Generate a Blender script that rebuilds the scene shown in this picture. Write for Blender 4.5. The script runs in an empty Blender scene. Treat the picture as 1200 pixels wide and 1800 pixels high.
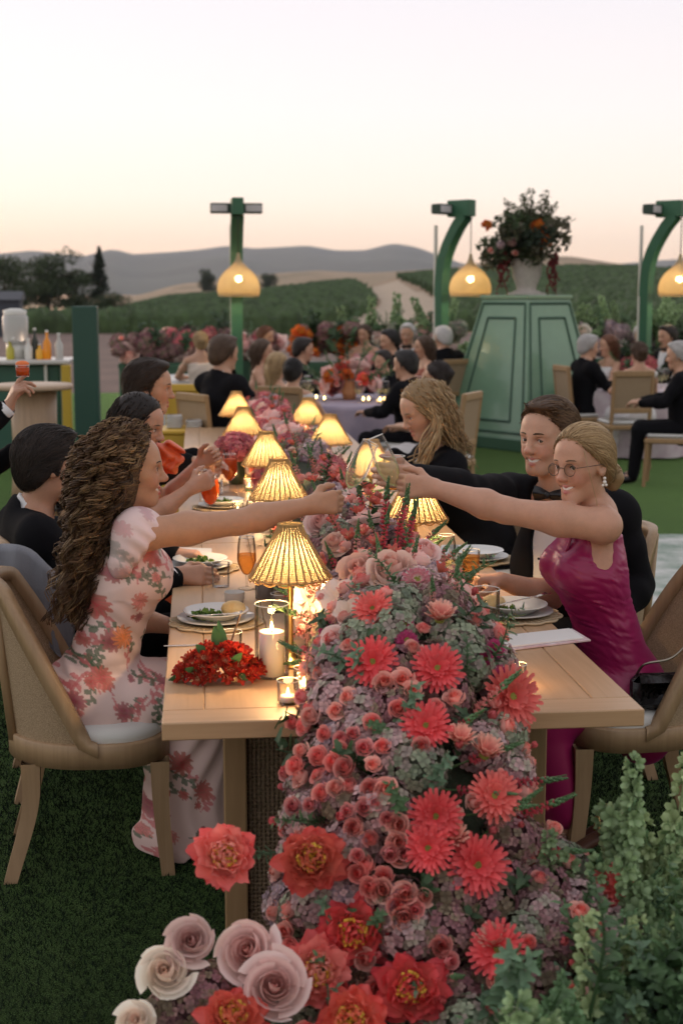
import bpy, math, random
import numpy as np
from mathutils import Vector, Matrix
R = math.radians
rng = np.random.default_rng(7)
random.seed(7)
SC = bpy.context.scene
COL = SC.collection
V = lambda *a: np.array(a, float)

# ------------------------------------------------------------------ camera
F_PX = 2500.0                      # focal length in photo pixels (50 mm on a 24 mm wide frame)
CAM_H = 1.79
PITCH = math.atan(386 / F_PX)
YAW = math.atan(255 / F_PX * math.cos(PITCH))
CAM = V(0, 0, CAM_H)
FWD = V(math.sin(YAW) * math.cos(PITCH), math.cos(YAW) * math.cos(PITCH), -math.sin(PITCH))
RIGHT = V(math.cos(YAW), -math.sin(YAW), 0)
UP = np.cross(RIGHT, FWD)
cd = bpy.data.cameras.new('camera'); cam = bpy.data.objects.new('camera', cd); COL.objects.link(cam)
cam.matrix_world = Matrix(((RIGHT[0], UP[0], -FWD[0], 0), (RIGHT[1], UP[1], -FWD[1], 0), (RIGHT[2], UP[2], -FWD[2], CAM_H), (0, 0, 0, 1)))
cd.sensor_fit = 'HORIZONTAL'; cd.sensor_width = 24; cd.lens = 50
cd.clip_start = 0.05; cd.clip_end = 30000
cd.dof.use_dof = True; cd.dof.focus_distance = 4.45; cd.dof.aperture_fstop = 3.7
SC.camera = cam

# ------------------------------------------------------------------ sky, sun, exposure
SUN_AZ = -28.0                     # degrees from +Y (the table's direction); the glow is where the sun has just set
SUN_EL = 2.5
w = bpy.data.worlds.new('World'); SC.world = w; w.use_nodes = True
nt = w.node_tree; nt.nodes.clear()
def N(t, **k):
    n = nt.nodes.new(t)
    for a, b in k.items(): setattr(n, a, b)
    return n
sky = N('ShaderNodeTexSky', sky_type='NISHITA', sun_disc=False)
sky.sun_elevation = R(SUN_EL); sky.sun_rotation = R(SUN_AZ); sky.air_density = 1.0; sky.dust_density = 1.6; sky.ozone_density = 1.2
tc = N('ShaderNodeTexCoord'); sep = N('ShaderNodeSeparateXYZ'); nt.links.new(tc.outputs['Generated'], sep.inputs[0])
ramp = N('ShaderNodeValToRGB'); nt.links.new(sep.outputs['Z'], ramp.inputs[0])
cr = ramp.color_ramp
stops = [(0.0, (1.0, .66, .47)), (.030, (1.0, .76, .58)), (.065, (.95, .82, .72)), (.12, (.86, .80, .785)), (.20, (.775, .735, .775)), (.5, (.70, .665, .68)), (1.0, (.60, .59, .63))]
for i, (p, c) in enumerate(stops):
    e = cr.elements[i] if i < 2 else cr.elements.new(p)
    e.position = p; e.color = (*c, 1)
mix = N('ShaderNodeMix', data_type='RGBA'); mix.inputs[0].default_value = .86
bg = N('ShaderNodeBackground'); bg.inputs[1].default_value = 0.10
mul = N('ShaderNodeMix', data_type='RGBA', blend_type='MULTIPLY'); mul.inputs[0].default_value = 1; mul.inputs[7].default_value = (12.9, 12.9, 12.9, 1)
# the afterglow fades smoothly round to the opposite side of the sky
dotn = N('ShaderNodeVectorMath', operation='DOT_PRODUCT'); nt.links.new(tc.outputs['Generated'], dotn.inputs[0]); dotn.inputs[1].default_value = (math.sin(R(SUN_AZ)), math.cos(R(SUN_AZ)), 0)
glow = N('ShaderNodeMapRange'); glow.inputs[1].default_value = -1; glow.inputs[2].default_value = 1; glow.inputs[3].default_value = .72; glow.inputs[4].default_value = 1.03; nt.links.new(dotn.outputs['Value'], glow.inputs[0])
fade = N('ShaderNodeVectorMath', operation='SCALE'); nt.links.new(ramp.outputs[0], fade.inputs[0]); nt.links.new(glow.outputs[0], fade.inputs['Scale'])
nt.links.new(fade.outputs[0], mul.inputs[6])
nt.links.new(sky.outputs[0], mix.inputs[6]); nt.links.new(mul.outputs[2], mix.inputs[7])
nt.links.new(mix.outputs[2], bg.inputs[0])
out = N('ShaderNodeOutputWorld'); nt.links.new(bg.outputs[0], out.inputs[0])
sl = bpy.data.lights.new('sun', 'SUN'); sl.energy = 0.55; sl.angle = R(14); sl.color = (1, .72, .5)
so = bpy.data.objects.new('sun', sl); COL.objects.link(so)
sd = Vector((math.sin(R(SUN_AZ)) * math.cos(R(SUN_EL + 6)), math.cos(R(SUN_AZ)) * math.cos(R(SUN_EL + 6)), math.sin(R(SUN_EL + 6))))
so.rotation_euler = sd.to_track_quat('Z', 'Y').to_euler()
vs = SC.view_settings; vs.view_transform = 'Standard'; vs.look = 'None'; vs.exposure = 0.2; vs.gamma = 1
SC.cycles.use_denoising = True
SC.cycles.max_bounces = 8; SC.cycles.transparent_max_bounces = 16; SC.cycles.transmission_bounces = 8; SC.cycles.diffuse_bounces = 3
SC.cycles.sample_clamp_indirect = 4.0; SC.cycles.caustics_reflective = False; SC.cycles.caustics_refractive = False
SC.cycles.volume_bounces = 0

# ------------------------------------------------------------------ pixel -> point
def ray(u, v):
    d = FWD + RIGHT * ((u - 600) / F_PX) + UP * ((900 - v) / F_PX)
    return d / np.linalg.norm(d)
def P(u, v, y=None, z=None, x=None):
    d = ray(u, v)
    t = (y / d[1]) if y is not None else ((z - CAM_H) / d[2] if z is not None else x / d[0])
    return CAM + d * t
def unit(a):
    a = np.asarray(a, float); return a / (np.linalg.norm(a) + 1e-12)
def rotm(axis, ang):
    return np.array(Matrix.Rotation(ang, 3, Vector(axis)))

# ------------------------------------------------------------------ materials
MATS = {}
def mat(name, color=(.5, .5, .5), rough=.6, metal=0, spec=.5, var=0, vscale=8, bump=0, bscale=60, attr=None, trans=0, emit=None, estr=0, sheen=0, sheen_t=8, sheen_r=.5, sss=0, alpha=1, transl=0, coat=0, objvar=0, stretch=None, col2=None):
    if name in MATS: return MATS[name]
    m = bpy.data.materials.new(name); m.use_nodes = True; MATS[name] = m
    t = m.node_tree; b = t.nodes['Principled BSDF']; L = t.links.new
    b.inputs['Base Color'].default_value = (*color, 1); b.inputs['Roughness'].default_value = rough
    b.inputs['Metallic'].default_value = metal; b.inputs['Specular IOR Level'].default_value = spec
    b.inputs['Transmission Weight'].default_value = trans
    b.inputs['Sheen Weight'].default_value = sheen; b.inputs['Sheen Roughness'].default_value = sheen_r; b.inputs['Sheen Tint'].default_value = (*[min(1, q * sheen_t + .05) for q in color], 1); b.inputs['Coat Weight'].default_value = coat
    if sss: b.inputs['Subsurface Weight'].default_value = sss; b.inputs['Subsurface Radius'].default_value = (.012, .005, .003); b.inputs['Subsurface Scale'].default_value = 1
    if emit: b.inputs['Emission Color'].default_value = (*emit, 1); b.inputs['Emission Strength'].default_value = estr
    src = None
    if attr:
        a = t.nodes.new('ShaderNodeAttribute'); a.attribute_name = attr; src = a.outputs['Color']
    tcn = t.nodes.new('ShaderNodeTexCoord'); vec = tcn.outputs['Object']
    if stretch:
        mp = t.nodes.new('ShaderNodeMapping'); mp.inputs['Scale'].default_value = stretch; L(vec, mp.inputs[0]); vec = mp.outputs[0]
    if var or col2:
        nz = t.nodes.new('ShaderNodeTexNoise'); nz.inputs['Scale'].default_value = vscale; nz.inputs['Detail'].default_value = 6; nz.inputs['Roughness'].default_value = .65
        L(vec, nz.inputs['Vector'])
        if col2:
            mr = t.nodes.new('ShaderNodeMapRange'); mr.inputs[1].default_value = .35; mr.inputs[2].default_value = .65; L(nz.outputs['Fac'], mr.inputs[0])
            mx = t.nodes.new('ShaderNodeMix'); mx.data_type = 'RGBA'; L(mr.outputs[0], mx.inputs[0])
            mx.inputs[6].default_value = (*color, 1); mx.inputs[7].default_value = (*col2, 1); src = mx.outputs[2]
        else:
            mr = t.nodes.new('ShaderNodeMapRange'); mr.inputs[1].default_value = .25; mr.inputs[2].default_value = .75
            mr.inputs[3].default_value = 1 - var; mr.inputs[4].default_value = 1 + var; L(nz.outputs['Fac'], mr.inputs[0])
            hs = t.nodes.new('ShaderNodeHueSaturation'); L(mr.outputs[0], hs.inputs['Value'])
            if src: L(src, hs.inputs['Color'])
            else: hs.inputs['Color'].default_value = (*color, 1)
            src = hs.outputs[0]
    if objvar:
        oi = t.nodes.new('ShaderNodeObjectInfo'); mr = t.nodes.new('ShaderNodeMapRange'); L(oi.outputs['Random'], mr.inputs[0])
        mr.inputs[3].default_value = 1 - objvar; mr.inputs[4].default_value = 1 + objvar
        hs = t.nodes.new('ShaderNodeHueSaturation'); L(mr.outputs[0], hs.inputs['Value'])
        if src: L(src, hs.inputs['Color'])
        else: hs.inputs['Color'].default_value = (*color, 1)
        src = hs.outputs[0]
    if src: L(src, b.inputs['Base Color'])
    if bump:
        n2 = t.nodes.new('ShaderNodeTexNoise'); n2.inputs['Scale'].default_value = bscale; n2.inputs['Detail'].default_value = 4; L(vec, n2.inputs['Vector'])
        bp = t.nodes.new('ShaderNodeBump'); bp.inputs['Strength'].default_value = bump; bp.inputs['Distance'].default_value = .01
        L(n2.outputs['Fac'], bp.inputs['Height']); L(bp.outputs[0], b.inputs['Normal'])
    if transl:
        tr = t.nodes.new('ShaderNodeBsdfTranslucent'); ms = t.nodes.new('ShaderNodeMixShader'); ms.inputs[0].default_value = transl
        if src: L(src, tr.inputs[0])
        else: tr.inputs[0].default_value = (*color, 1)
        L(b.outputs[0], ms.inputs[1]); L(tr.outputs[0], ms.inputs[2])
        L(ms.outputs[0], t.nodes['Material Output'].inputs[0])
    return m
def glass_mat(name='clear_glass', tint=(1, 1, 1)):
    """thin clear glass: mostly see-through with a fresnel glint (walls are modelled as single shells)"""
    if name in MATS: return MATS[name]
    m = bpy.data.materials.new(name); m.use_nodes = True; MATS[name] = m
    t = m.node_tree; t.nodes.remove(t.nodes['Principled BSDF']); L = t.links.new
    tr = t.nodes.new('ShaderNodeBsdfTransparent'); tr.inputs[0].default_value = (*[.97 * c for c in tint], 1)
    gl = t.nodes.new('ShaderNodeBsdfGlossy'); gl.inputs['Roughness'].default_value = .03
    lw = t.nodes.new('ShaderNodeLayerWeight'); lw.inputs[0].default_value = .22
    mr = t.nodes.new('ShaderNodeMapRange'); mr.inputs[3].default_value = .02; mr.inputs[4].default_value = .85; L(lw.outputs['Fresnel'], mr.inputs[0])
    ms = t.nodes.new('ShaderNodeMixShader'); L(mr.outputs[0], ms.inputs[0]); L(tr.outputs[0], ms.inputs[1]); L(gl.outputs[0], ms.inputs[2])
    L(ms.outputs[0], t.nodes['Material Output'].inputs[0])
    return m
def wood(name, c1, c2, scale=3.0, axis=1, rough=.45):
    if name in MATS: return MATS[name]
    m = bpy.data.materials.new(name); m.use_nodes = True; MATS[name] = m
    t = m.node_tree; b = t.nodes['Principled BSDF']; L = t.links.new
    tcn = t.nodes.new('ShaderNodeTexCoord'); mp = t.nodes.new('ShaderNodeMapping')
    s = [scale * 12] * 3; s[axis] = scale * .7; mp.inputs['Scale'].default_value = s; L(tcn.outputs['Object'], mp.inputs[0])
    nz = t.nodes.new('ShaderNodeTexNoise'); nz.inputs['Scale'].default_value = 1; nz.inputs['Detail'].default_value = 8; nz.inputs['Roughness'].default_value = .6; nz.inputs['Distortion'].default_value = .6
    L(mp.outputs[0], nz.inputs['Vector'])
    n3 = t.nodes.new('ShaderNodeTexNoise'); n3.inputs['Scale'].default_value = 2.2; L(tcn.outputs['Object'], n3.inputs['Vector'])
    ad = t.nodes.new('ShaderNodeMath'); ad.operation = 'ADD'; L(nz.outputs['Fac'], ad.inputs[0])
    m3 = t.nodes.new('ShaderNodeMath'); m3.operation = 'MULTIPLY'; m3.inputs[1].default_value = .5; L(n3.outputs['Fac'], m3.inputs[0]); L(m3.outputs[0], ad.inputs[1])
    mr = t.nodes.new('ShaderNodeMapRange'); mr.inputs[1].default_value = .5; mr.inputs[2].default_value = 1.0; L(ad.outputs[0], mr.inputs[0])
    mx = t.nodes.new('ShaderNodeMix'); mx.data_type = 'RGBA'; L(mr.outputs[0], mx.inputs[0]); mx.inputs[6].default_value = (*c1, 1); mx.inputs[7].default_value = (*c2, 1)
    L(mx.outputs[2], b.inputs['Base Color']); b.inputs['Roughness'].default_value = rough
    bp = t.nodes.new('ShaderNodeBump'); bp.inputs['Strength'].default_value = .12; bp.inputs['Distance'].default_value = .004; L(nz.outputs['Fac'], bp.inputs['Height']); L(bp.outputs[0], b.inputs['Normal'])
    return m

# ------------------------------------------------------------------ mesh building
class MB:
    """collects shapes; build() links them as ONE mesh object"""
    def __init__(s): s.v = []; s.f = []; s.m = []; s.n = 0; s.c = []
    def add(s, verts, faces, mi=0, col=None):
        verts = np.asarray(verts, float); s.v.append(verts)
        s.f.extend([tuple(int(i) + s.n for i in f) for f in faces]); s.m.extend([mi] * len(faces))
        if col is not None: s.c.append(np.broadcast_to(np.asarray(col, float), (len(verts), 3)))
        else: s.c.append(np.full((len(verts), 3), .8))
        s.n += len(verts); return s
    def box(s, c, size, rz=0, mi=0, M=None, bev=0):
        c = np.asarray(c, float); h = np.asarray(size, float) / 2
        if bev <= 0:
            v = np.array([[x, y, z] for x in (-1, 1) for y in (-1, 1) for z in (-1, 1)]) * h
            f = [(0, 1, 3, 2), (4, 6, 7, 5), (0, 4, 5, 1), (2, 3, 7, 6), (0, 2, 6, 4), (1, 5, 7, 3)]
        else:
            bev = min(bev, min(h) * .9)
            v = []; idx = {}
            for x in (-1, 1):
                for y in (-1, 1):
                    for z in (-1, 1):
                        for a in range(3):
                            q = np.array([x, y, z]) * (h - bev); q[a] = (x, y, z)[a] * h[a]
                            idx[(x, y, z, a)] = len(v); v.append(q)
            v = np.array(v); f = []
            for a in range(3):
                b_, c_ = (a + 1) % 3, (a + 2) % 3
                for sg in (-1, 1):
                    q = []
                    for (p, r) in ((-1, -1), (1, -1), (1, 1), (-1, 1)):
                        k = [0, 0, 0]; k[a] = sg; k[b_] = p; k[c_] = r; q.append(idx[(*k, a)])
                    f.append(tuple(q if sg > 0 else q[::-1]))
            for a in range(3):
                b_, c_ = (a + 1) % 3, (a + 2) % 3
                for p in (-1, 1):
                    for r in (-1, 1):
                        k0 = [0, 0, 0]; k0[a] = -1; k0[b_] = p; k0[c_] = r; k1 = list(k0); k1[a] = 1
                        q = [idx[(*k0, b_)], idx[(*k1, b_)], idx[(*k1, c_)], idx[(*k0, c_)]]
                        f.append(tuple(q if p * r > 0 else q[::-1]))
            for x in (-1, 1):
                for y in (-1, 1):
                    for z in (-1, 1):
                        q = [idx[(x, y, z, a)] for a in range(3)]; f.append(tuple(q if x * y * z > 0 else q[::-1]))
        if rz: v = v @ rotm((0, 0, 1), rz).T
        if M is not None: v = v @ np.asarray(M).T
        return s.add(v + c, f, mi)
    def tube(s, pts, rad, n=8, mi=0, caps=True, col=None, flat=None):
        pts = np.asarray(pts, float); k = len(pts); rad = np.broadcast_to(np.asarray(rad, float), (k,))
        T = np.gradient(pts, axis=0); T /= np.linalg.norm(T, axis=1, keepdims=True) + 1e-12
        ref = V(0, 0, 1) if abs(T[0][2]) < .9 else V(1, 0, 0)
        u = unit(np.cross(T[0], ref)); U = []
        for i in range(k):
            u = unit(u - T[i] * np.dot(u, T[i])); U.append(u)
        U = np.array(U); W = np.cross(T, U)
        a = np.linspace(0, 2 * np.pi, n, endpoint=False)
        fl = 1.0 if flat is None else flat
        ring = pts[:, None] + rad[:, None, None] * (np.cos(a)[None, :, None] * U[:, None] + fl * np.sin(a)[None, :, None] * W[:, None])
        v = ring.reshape(-1, 3); f = []
        for i in range(k - 1):
            for j in range(n):
                j2 = (j + 1) % n; f.append((i * n + j, i * n + j2, (i + 1) * n + j2, (i + 1) * n + j))
        if caps:
            f.append(tuple(range(n))[::-1]); f.append(tuple((k - 1) * n + j for j in range(n)))
        return s.add(v, f, mi, col)
    def lathe(s, prof, c=(0, 0, 0), n=32, mi=0, caps=False, wave=None):
        prof = np.asarray(prof, float); k = len(prof); a = np.linspace(0, 2 * np.pi, n, endpoint=False)
        v = np.stack([prof[:, 0, None] * np.cos(a), prof[:, 0, None] * np.sin(a), np.broadcast_to(prof[:, 1, None], (k, n))], -1).reshape(-1, 3)
        f = []
        for i in range(k - 1):
            for j in range(n):
                j2 = (j + 1) % n; f.append((i * n + j, i * n + j2, (i + 1) * n + j2, (i + 1) * n + j))
        if caps:
            f.append(tuple(range(n))[::-1]); f.append(tuple((k - 1) * n + j for j in range(n)))
        return s.add(v + np.asarray(c, float), f, mi)
    def grid(s, pts, mi=0, closed=False, col=None):
        pts = np.asarray(pts, float); a, b = pts.shape[:2]; f = []
        for i in range(a - 1):
            for j in range(b if closed else b - 1):
                j2 = (j + 1) % b; f.append((i * b + j, i * b + j2, (i + 1) * b + j2, (i + 1) * b + j))
        return s.add(pts.reshape(-1, 3), f, mi, None if col is None else np.asarray(col, float).reshape(-1, 3))
    def ball(s, c, r, n=10, mi=0, col=None):
        r = np.broadcast_to(np.asarray(r, float), (3,)); th = np.linspace(0.02, np.pi - .02, n); a = np.linspace(0, 2 * np.pi, 2 * n, endpoint=False)
        v = np.stack([np.sin(th)[:, None] * np.cos(a), np.sin(th)[:, None] * np.sin(a), np.broadcast_to(np.cos(th)[:, None], (n, 2 * n))], -1)
        pts = v * r + np.asarray(c, float); a_, b_ = pts.shape[:2]; f = []
        for i in range(a_ - 1):
            for j in range(b_):
                j2 = (j + 1) % b_; f.append((i * b_ + j, (i + 1) * b_ + j, (i + 1) * b_ + j2, i * b_ + j2))
        return s.add(pts.reshape(-1, 3), f, mi, col)
    def mesh(s, name, mats, smooth=True):
        me = bpy.data.meshes.new(name)
        v = np.concatenate(s.v) if s.v else np.zeros((0, 3))
        me.from_pydata(v.tolist(), [], s.f)
        mats = mats if isinstance(mats, (list, tuple)) else [mats]
        for m in mats: me.materials.append(m)
        if len(mats) > 1: me.polygons.foreach_set('material_index', s.m)
        if smooth: me.polygons.foreach_set('use_smooth', [True] * len(s.f))
        c = np.concatenate(s.c); at = me.color_attributes.new('Col', 'FLOAT_COLOR', 'POINT')
        at.data.foreach_set('color', np.concatenate([c, np.ones((len(c), 1))], 1).ravel())
        me.update(); return me
    def build(s, name, mats, parent=None, smooth=True, loc=None, rz=0):
        return link(name, s.mesh(name, mats, smooth), parent, loc, rz)
def link(name, me, parent=None, loc=None, rz=0):
    o = bpy.data.objects.new(name, me); COL.objects.link(o)
    if parent is not None: o.parent = parent
    if loc is not None: o.location = [float(q) for q in loc]
    if rz: o.rotation_euler = (0, 0, rz)
    return o
def tag(o, label=None, cat=None, group=None, kind=None):
    if label: o['label'] = label
    if cat: o['category'] = cat
    if group: o['group'] = group
    if kind: o['kind'] = kind
    return o
def thing(name, label, cat, loc=(0, 0, 0), rz=0, group=None):
    o = bpy.data.objects.new(name, None); COL.objects.link(o); o.location = [float(q) for q in loc]; o.rotation_euler = (0, 0, rz)
    o.empty_display_size = .1
    return tag(o, label, cat, group)
def copy_tree(o, parent=None, loc=None, rz=None, label=None, group=None, scale=None):
    c = o.copy(); COL.objects.link(c); c.parent = parent
    if loc is not None: c.location = [float(q) for q in loc]
    if rz is not None: c.rotation_euler = (0, 0, rz)
    if scale is not None: c.scale = (scale,) * 3
    if label: c['label'] = label
    if group: c['group'] = group
    for ch in CHILDREN(o): copy_tree(ch, c)
    return c
def CHILDREN(o): return [q for q in o.children]
def struct(o): o['kind'] = 'structure'; return o
def bez(p, n=12):
    """smooth path through control points (Catmull-Rom)"""
    p = np.asarray(p, float)
    if len(p) < 3: return np.linspace(p[0], p[-1], n)
    q = np.vstack([2 * p[0] - p[1], p, 2 * p[-1] - p[-2]]); o = []
    for i in range(1, len(q) - 2):
        t = np.linspace(0, 1, n, endpoint=False)[:, None]
        a, b, c, d = q[i - 1], q[i], q[i + 1], q[i + 2]
        o.append(.5 * ((2 * b) + (-a + c) * t + (2 * a - 5 * b + 4 * c - d) * t ** 2 + (-a + 3 * b - 3 * c + d) * t ** 3))
    return np.vstack(o + [p[-1:]])
def fnoise(x, y, seed=0, oct=4):
    """cheap smooth value noise from sines, vectorised"""
    r = np.random.default_rng(seed); o = 0; a = 1.0; fr = 1.0
    for i in range(oct):
        for _ in range(3):
            d = r.normal(size=2); d /= np.linalg.norm(d); ph = r.uniform(0, 6.28)
            o = o + a * np.sin((x * d[0] + y * d[1]) * fr + ph) / 3
        a *= .5; fr *= 2.03
    return o
# =================================================================== SETTING
def height_sheet(name, fx, ys, xs_px, m, ymid):
    """terrain strip: rows at distances ys, columns along picture bearings xs_px; fx(px, y) -> z"""
    g = np.zeros((len(ys), len(xs_px), 3))
    for i, y in enumerate(ys):
        for j, u in enumerate(xs_px):
            x = (P(u, 514, y=1.0)[0]) * y
            g[i, j] = (x, y, fx(u, y))
    return struct(MB().grid(g).build(name, m))
# turf lawn with fine relief
turf_m = mat('turf', (.013, .025, .0065), rough=.9, spec=.1, var=.4, vscale=3, bump=.5, bscale=220, sheen=1.0, sheen_t=25, sheen_r=.22)
g = np.array([[[x, y, 0] for x in (-40, 40)] for y in (-20, 26)])
struct(MB().grid(g).build('lawn', turf_m))
earth_m = mat('bare_earth', (.16, .105, .085), rough=.95, var=.35, vscale=.6, bump=.6, bscale=9)
g = np.array([[[x, y, 0] for x in (-200, 200)] for y in (26, 64)])
struct(MB().grid(g).build('ground', earth_m))
# short blades of turf in the part of the lawn close enough to see them
def make_grass():
    n = 230000
    x = rng.uniform(-1.3, 2.3, n); y = rng.uniform(2.2, 7.5, n); keep = rng.random(n) < np.clip(1.35 - (y - 2.2) / 5.5, .2, 1)
    x, y = x[keep], y[keep]; n = len(x)
    a = rng.uniform(0, 6.283, n); h = rng.uniform(.008, .018, n); wd = .0009 + .0005 * (y - 2)
    ln = rng.normal(0, .008, (n, 2)); c, s_ = np.cos(a) * wd, np.sin(a) * wd
    v = np.stack([np.stack([x - c, y - s_, 0 * x], 1), np.stack([x + c, y + s_, 0 * x], 1), np.stack([x + ln[:, 0], y + ln[:, 1], h], 1)], 1).reshape(-1, 3)
    me = bpy.data.meshes.new('grass'); me.vertices.add(3 * n); me.vertices.foreach_set('co', v.ravel())
    me.loops.add(3 * n); me.loops.foreach_set('vertex_index', np.arange(3 * n)); me.polygons.add(n); me.polygons.foreach_set('loop_start', np.arange(0, 3 * n, 3))
    me.update(); me.validate(); me.materials.append(mat('grass_blade', (.010, .021, .010), rough=.8, spec=.15, var=.5, vscale=40))
    tag(link('grass', me), 'short dark green blades of the lawn under the chairs', 'grass', kind='stuff')
make_grass()
# white painted pattern laid over the lawn beyond the tuxedo jacket
pm = mat('white_floor_paint', (.62, .62, .60), rough=.7, col2=(.16, .24, .18), vscale=2.6)
q = [P(952, 1062, z=0), P(1010, 940, z=0), P(1330, 940, z=0), P(1330, 1180, z=0), P(1165, 1085, z=0)]
q = np.array(q); q[:, 2] = .005
struct(MB().add(q, [tuple(range(5))]).build('path', pm))

# ---- hills
RIDGE = np.array([(-400, 565), (0, 562), (130, 560), (200, 550), (300, 527), (400, 520), (480, 513), (560, 503), (610, 499), (650, 502), (700, 487), (800, 481), (900, 478), (1000, 473), (1100, 474), (1250, 480), (1700, 488)], float)
def slope_z(u, y):
    zr = CAM_H + (514 - np.interp(u, RIDGE[:, 0], RIDGE[:, 1])) / F_PX * 260
    t = np.clip((y - 62) / 198., 0, 1.2)
    s_ = np.where(t < 1, t ** 1.15, 1 - (t - 1) * 1.5)
    return zr * s_ - .02 + .25 * np.sin(u * .013 + y * .02) * np.clip(t, 0, 1) * (1 - np.clip(t, 0, 1))
golden_m = mat('dry_grass', (.30, .205, .125), rough=.95, var=.3, vscale=.05)
height_sheet('hillside', lambda u, y: float(slope_z(u, y)), list(np.linspace(62, 260, 24)) + [275, 290], np.arange(-400, 1701, 25), golden_m, 0)
def bare(u, v):
    l = np.interp(v, [480, 495, 510, 535, 560, 585, 600], [640, 615, 645, 664, 640, 540, 470]); r = np.interp(v, [480, 488, 505, 530, 560, 600], [665, 690, 735, 768, 778, 778])
    return (u > l) & (u < r)
def project(p):
    d = np.asarray(p) - CAM; zc = d @ FWD
    return 600 + F_PX * (d @ RIGHT) / zc, 900 - F_PX * (d @ UP) / zc
def make_vines():
    mb = MB(); r = np.random.default_rng(3)
    for yy in np.arange(64, 258, 3.4):
        us = np.arange(-60, 1290, 9.0)
        x = (us - 345) / F_PX * yy; z = slope_z(us, np.full(len(us), yy)); yv = yy + 1.5 * np.sin(us * .01)
        pts = np.stack([x, yv, z], 1); uu, vv = project(pts)
        ok = ~bare(uu, vv); st = 0
        while st < len(us):
            if not ok[st]: st += 1; continue
            e = st
            while e + 1 < len(us) and ok[e + 1]: e += 1
            if e - st >= 2:
                seg = pts[st:e + 1]; k = len(seg); h = r.uniform(.75, 1.35, k)[:, None]
                prof = np.array([(-.55, 0), (-.6, .7), (-.25, 1.0), (.25, .97), (.6, .65), (.55, 0)])
                G = np.zeros((k, 6, 3)); G[:, :, 0] = seg[:, 0, None]; G[:, :, 1] = seg[:, 1, None] + prof[None, :, 0] * r.uniform(.7, 1.3, (k, 6)); G[:, :, 2] = seg[:, 2, None] - .1 + prof[None, :, 1] * h
                mb.grid(G)
            st = e + 1
    tag(mb.build('vineyard', mat('vine_leaf', (.050, .085, .030), rough=.9, var=.7, vscale=1.3, bump=.8, bscale=4)), 'green rows of vines covering the low hill behind the dinner', 'vineyard', kind='stuff')
make_vines()
road_px = [(560, 588), (640, 572), (695, 555), (716, 535), (705, 518), (680, 507), (655, 500)]
def on_slope(u, v):
    d = ray(u, v); t = 60.0
    for _ in range(400):
        p = CAM + d * t
        if p[2] < slope_z((p[0] / p[1]) * F_PX + 345, p[1]): break
        t *= 1.006
    return CAM + d * t
rp = bez([on_slope(*q) for q in road_px], 8); G = []
for i, p in enumerate(rp):
    T = unit(rp[min(i + 1, len(rp) - 1)] - rp[max(i - 1, 0)]); s_ = unit(np.cross(T, V(0, 0, 1)))
    row = []
    for k in (-1, -.33, .33, 1):
        q = p + s_ * k * 2.2; q[2] = slope_z((q[0] / q[1]) * F_PX + 345, q[1]) + .12; row.append(q)
    G.append(row)
struct(MB().grid(G).build('road', mat('road_dust', (.42, .33, .24), rough=.95, var=.15, vscale=.3)))
def ridge(name, prof, y0, y1, m, seed, amp):
    prof = np.array(prof, float)
    def fz(u, y):
        zr = CAM_H + (514 - np.interp(u, prof[:, 0], prof[:, 1])) / F_PX * y1
        t = (y - y0) / (y1 - y0)
        nz = fnoise(u * .03, y * 18 / y1, seed, 4) * amp
        return zr * (t ** .9 if t <= 1 else max(0, 1 - (t - 1) * 2)) + nz * math.sin(min(t, 1) * 3.1) - (1.0 if t < .01 else 0)
    return height_sheet(name, fz, np.r_[np.linspace(y0, y1, 20), y1 + (y1 - y0) * .04, y1 + (y1 - y0) * .08], np.arange(-450, 1760, 14), m, 0)
ridge('hills', [(-400, 530), (100, 528), (240, 520), (300, 503), (380, 492), (470, 482), (560, 476), (640, 480), (720, 476), (800, 470), (860, 458), (930, 452), (1000, 450), (1045, 457), (1090, 464), (1135, 476), (1250, 486), (1700, 490)], 300, 900, mat('dry_hill', (.40, .275, .17), rough=.95, var=.4, vscale=.012, col2=(.20, .16, .09)), 5, 2.0)
struct(bpy.data.objects['hills'])
ridge('mountains', [(-400, 452), (0, 449), (60, 443), (105, 448), (150, 452), (200, 440), (235, 449), (300, 445), (350, 441), (400, 434), (450, 439), (540, 433), (590, 441), (640, 441), (690, 429), (730, 435), (770, 449), (820, 466), (900, 474), (1040, 470), (1100, 462), (1160, 457), (1250, 452), (1700, 448)], 1500, 4200, mat('far_scrub', (.11, .12, .10), rough=1, var=.3, vscale=.002), 9, 9.0)

# ---- trees beyond the lawn
def leaf_cloud(mb, c, rad, n, size, r, col=(.05, .08, .03)):
    d = r.normal(size=(n, 3)); d /= np.linalg.norm(d, axis=1, keepdims=True); rr = r.uniform(.35, 1.08, n) ** .6
    c0 = np.asarray(c) + d * rr[:, None] * np.asarray(rad)
    a = r.normal(size=(n, 3)); a /= np.linalg.norm(a, axis=1, keepdims=True); b = np.cross(a, r.normal(size=(n, 3))); b /= np.linalg.norm(b, axis=1, keepdims=True)
    s_ = size * r.uniform(.6, 1.4, (n, 1)); v = np.stack([c0 - a * s_, c0 + b * s_ * .45, c0 + a * s_, c0 - b * s_ * .45], 1).reshape(-1, 3)
    cc = np.repeat(np.asarray(col) * r.uniform(.6, 1.5, (n, 1)), 4, 0)
    mb.add(v, np.arange(4 * n).reshape(n, 4), col=cc)
foliage_m = mat('foliage', attr='Col', rough=.8, transl=.25)
bark_m = mat('bark', (.08, .06, .05), rough=.9, bump=.6, bscale=12)
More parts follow.
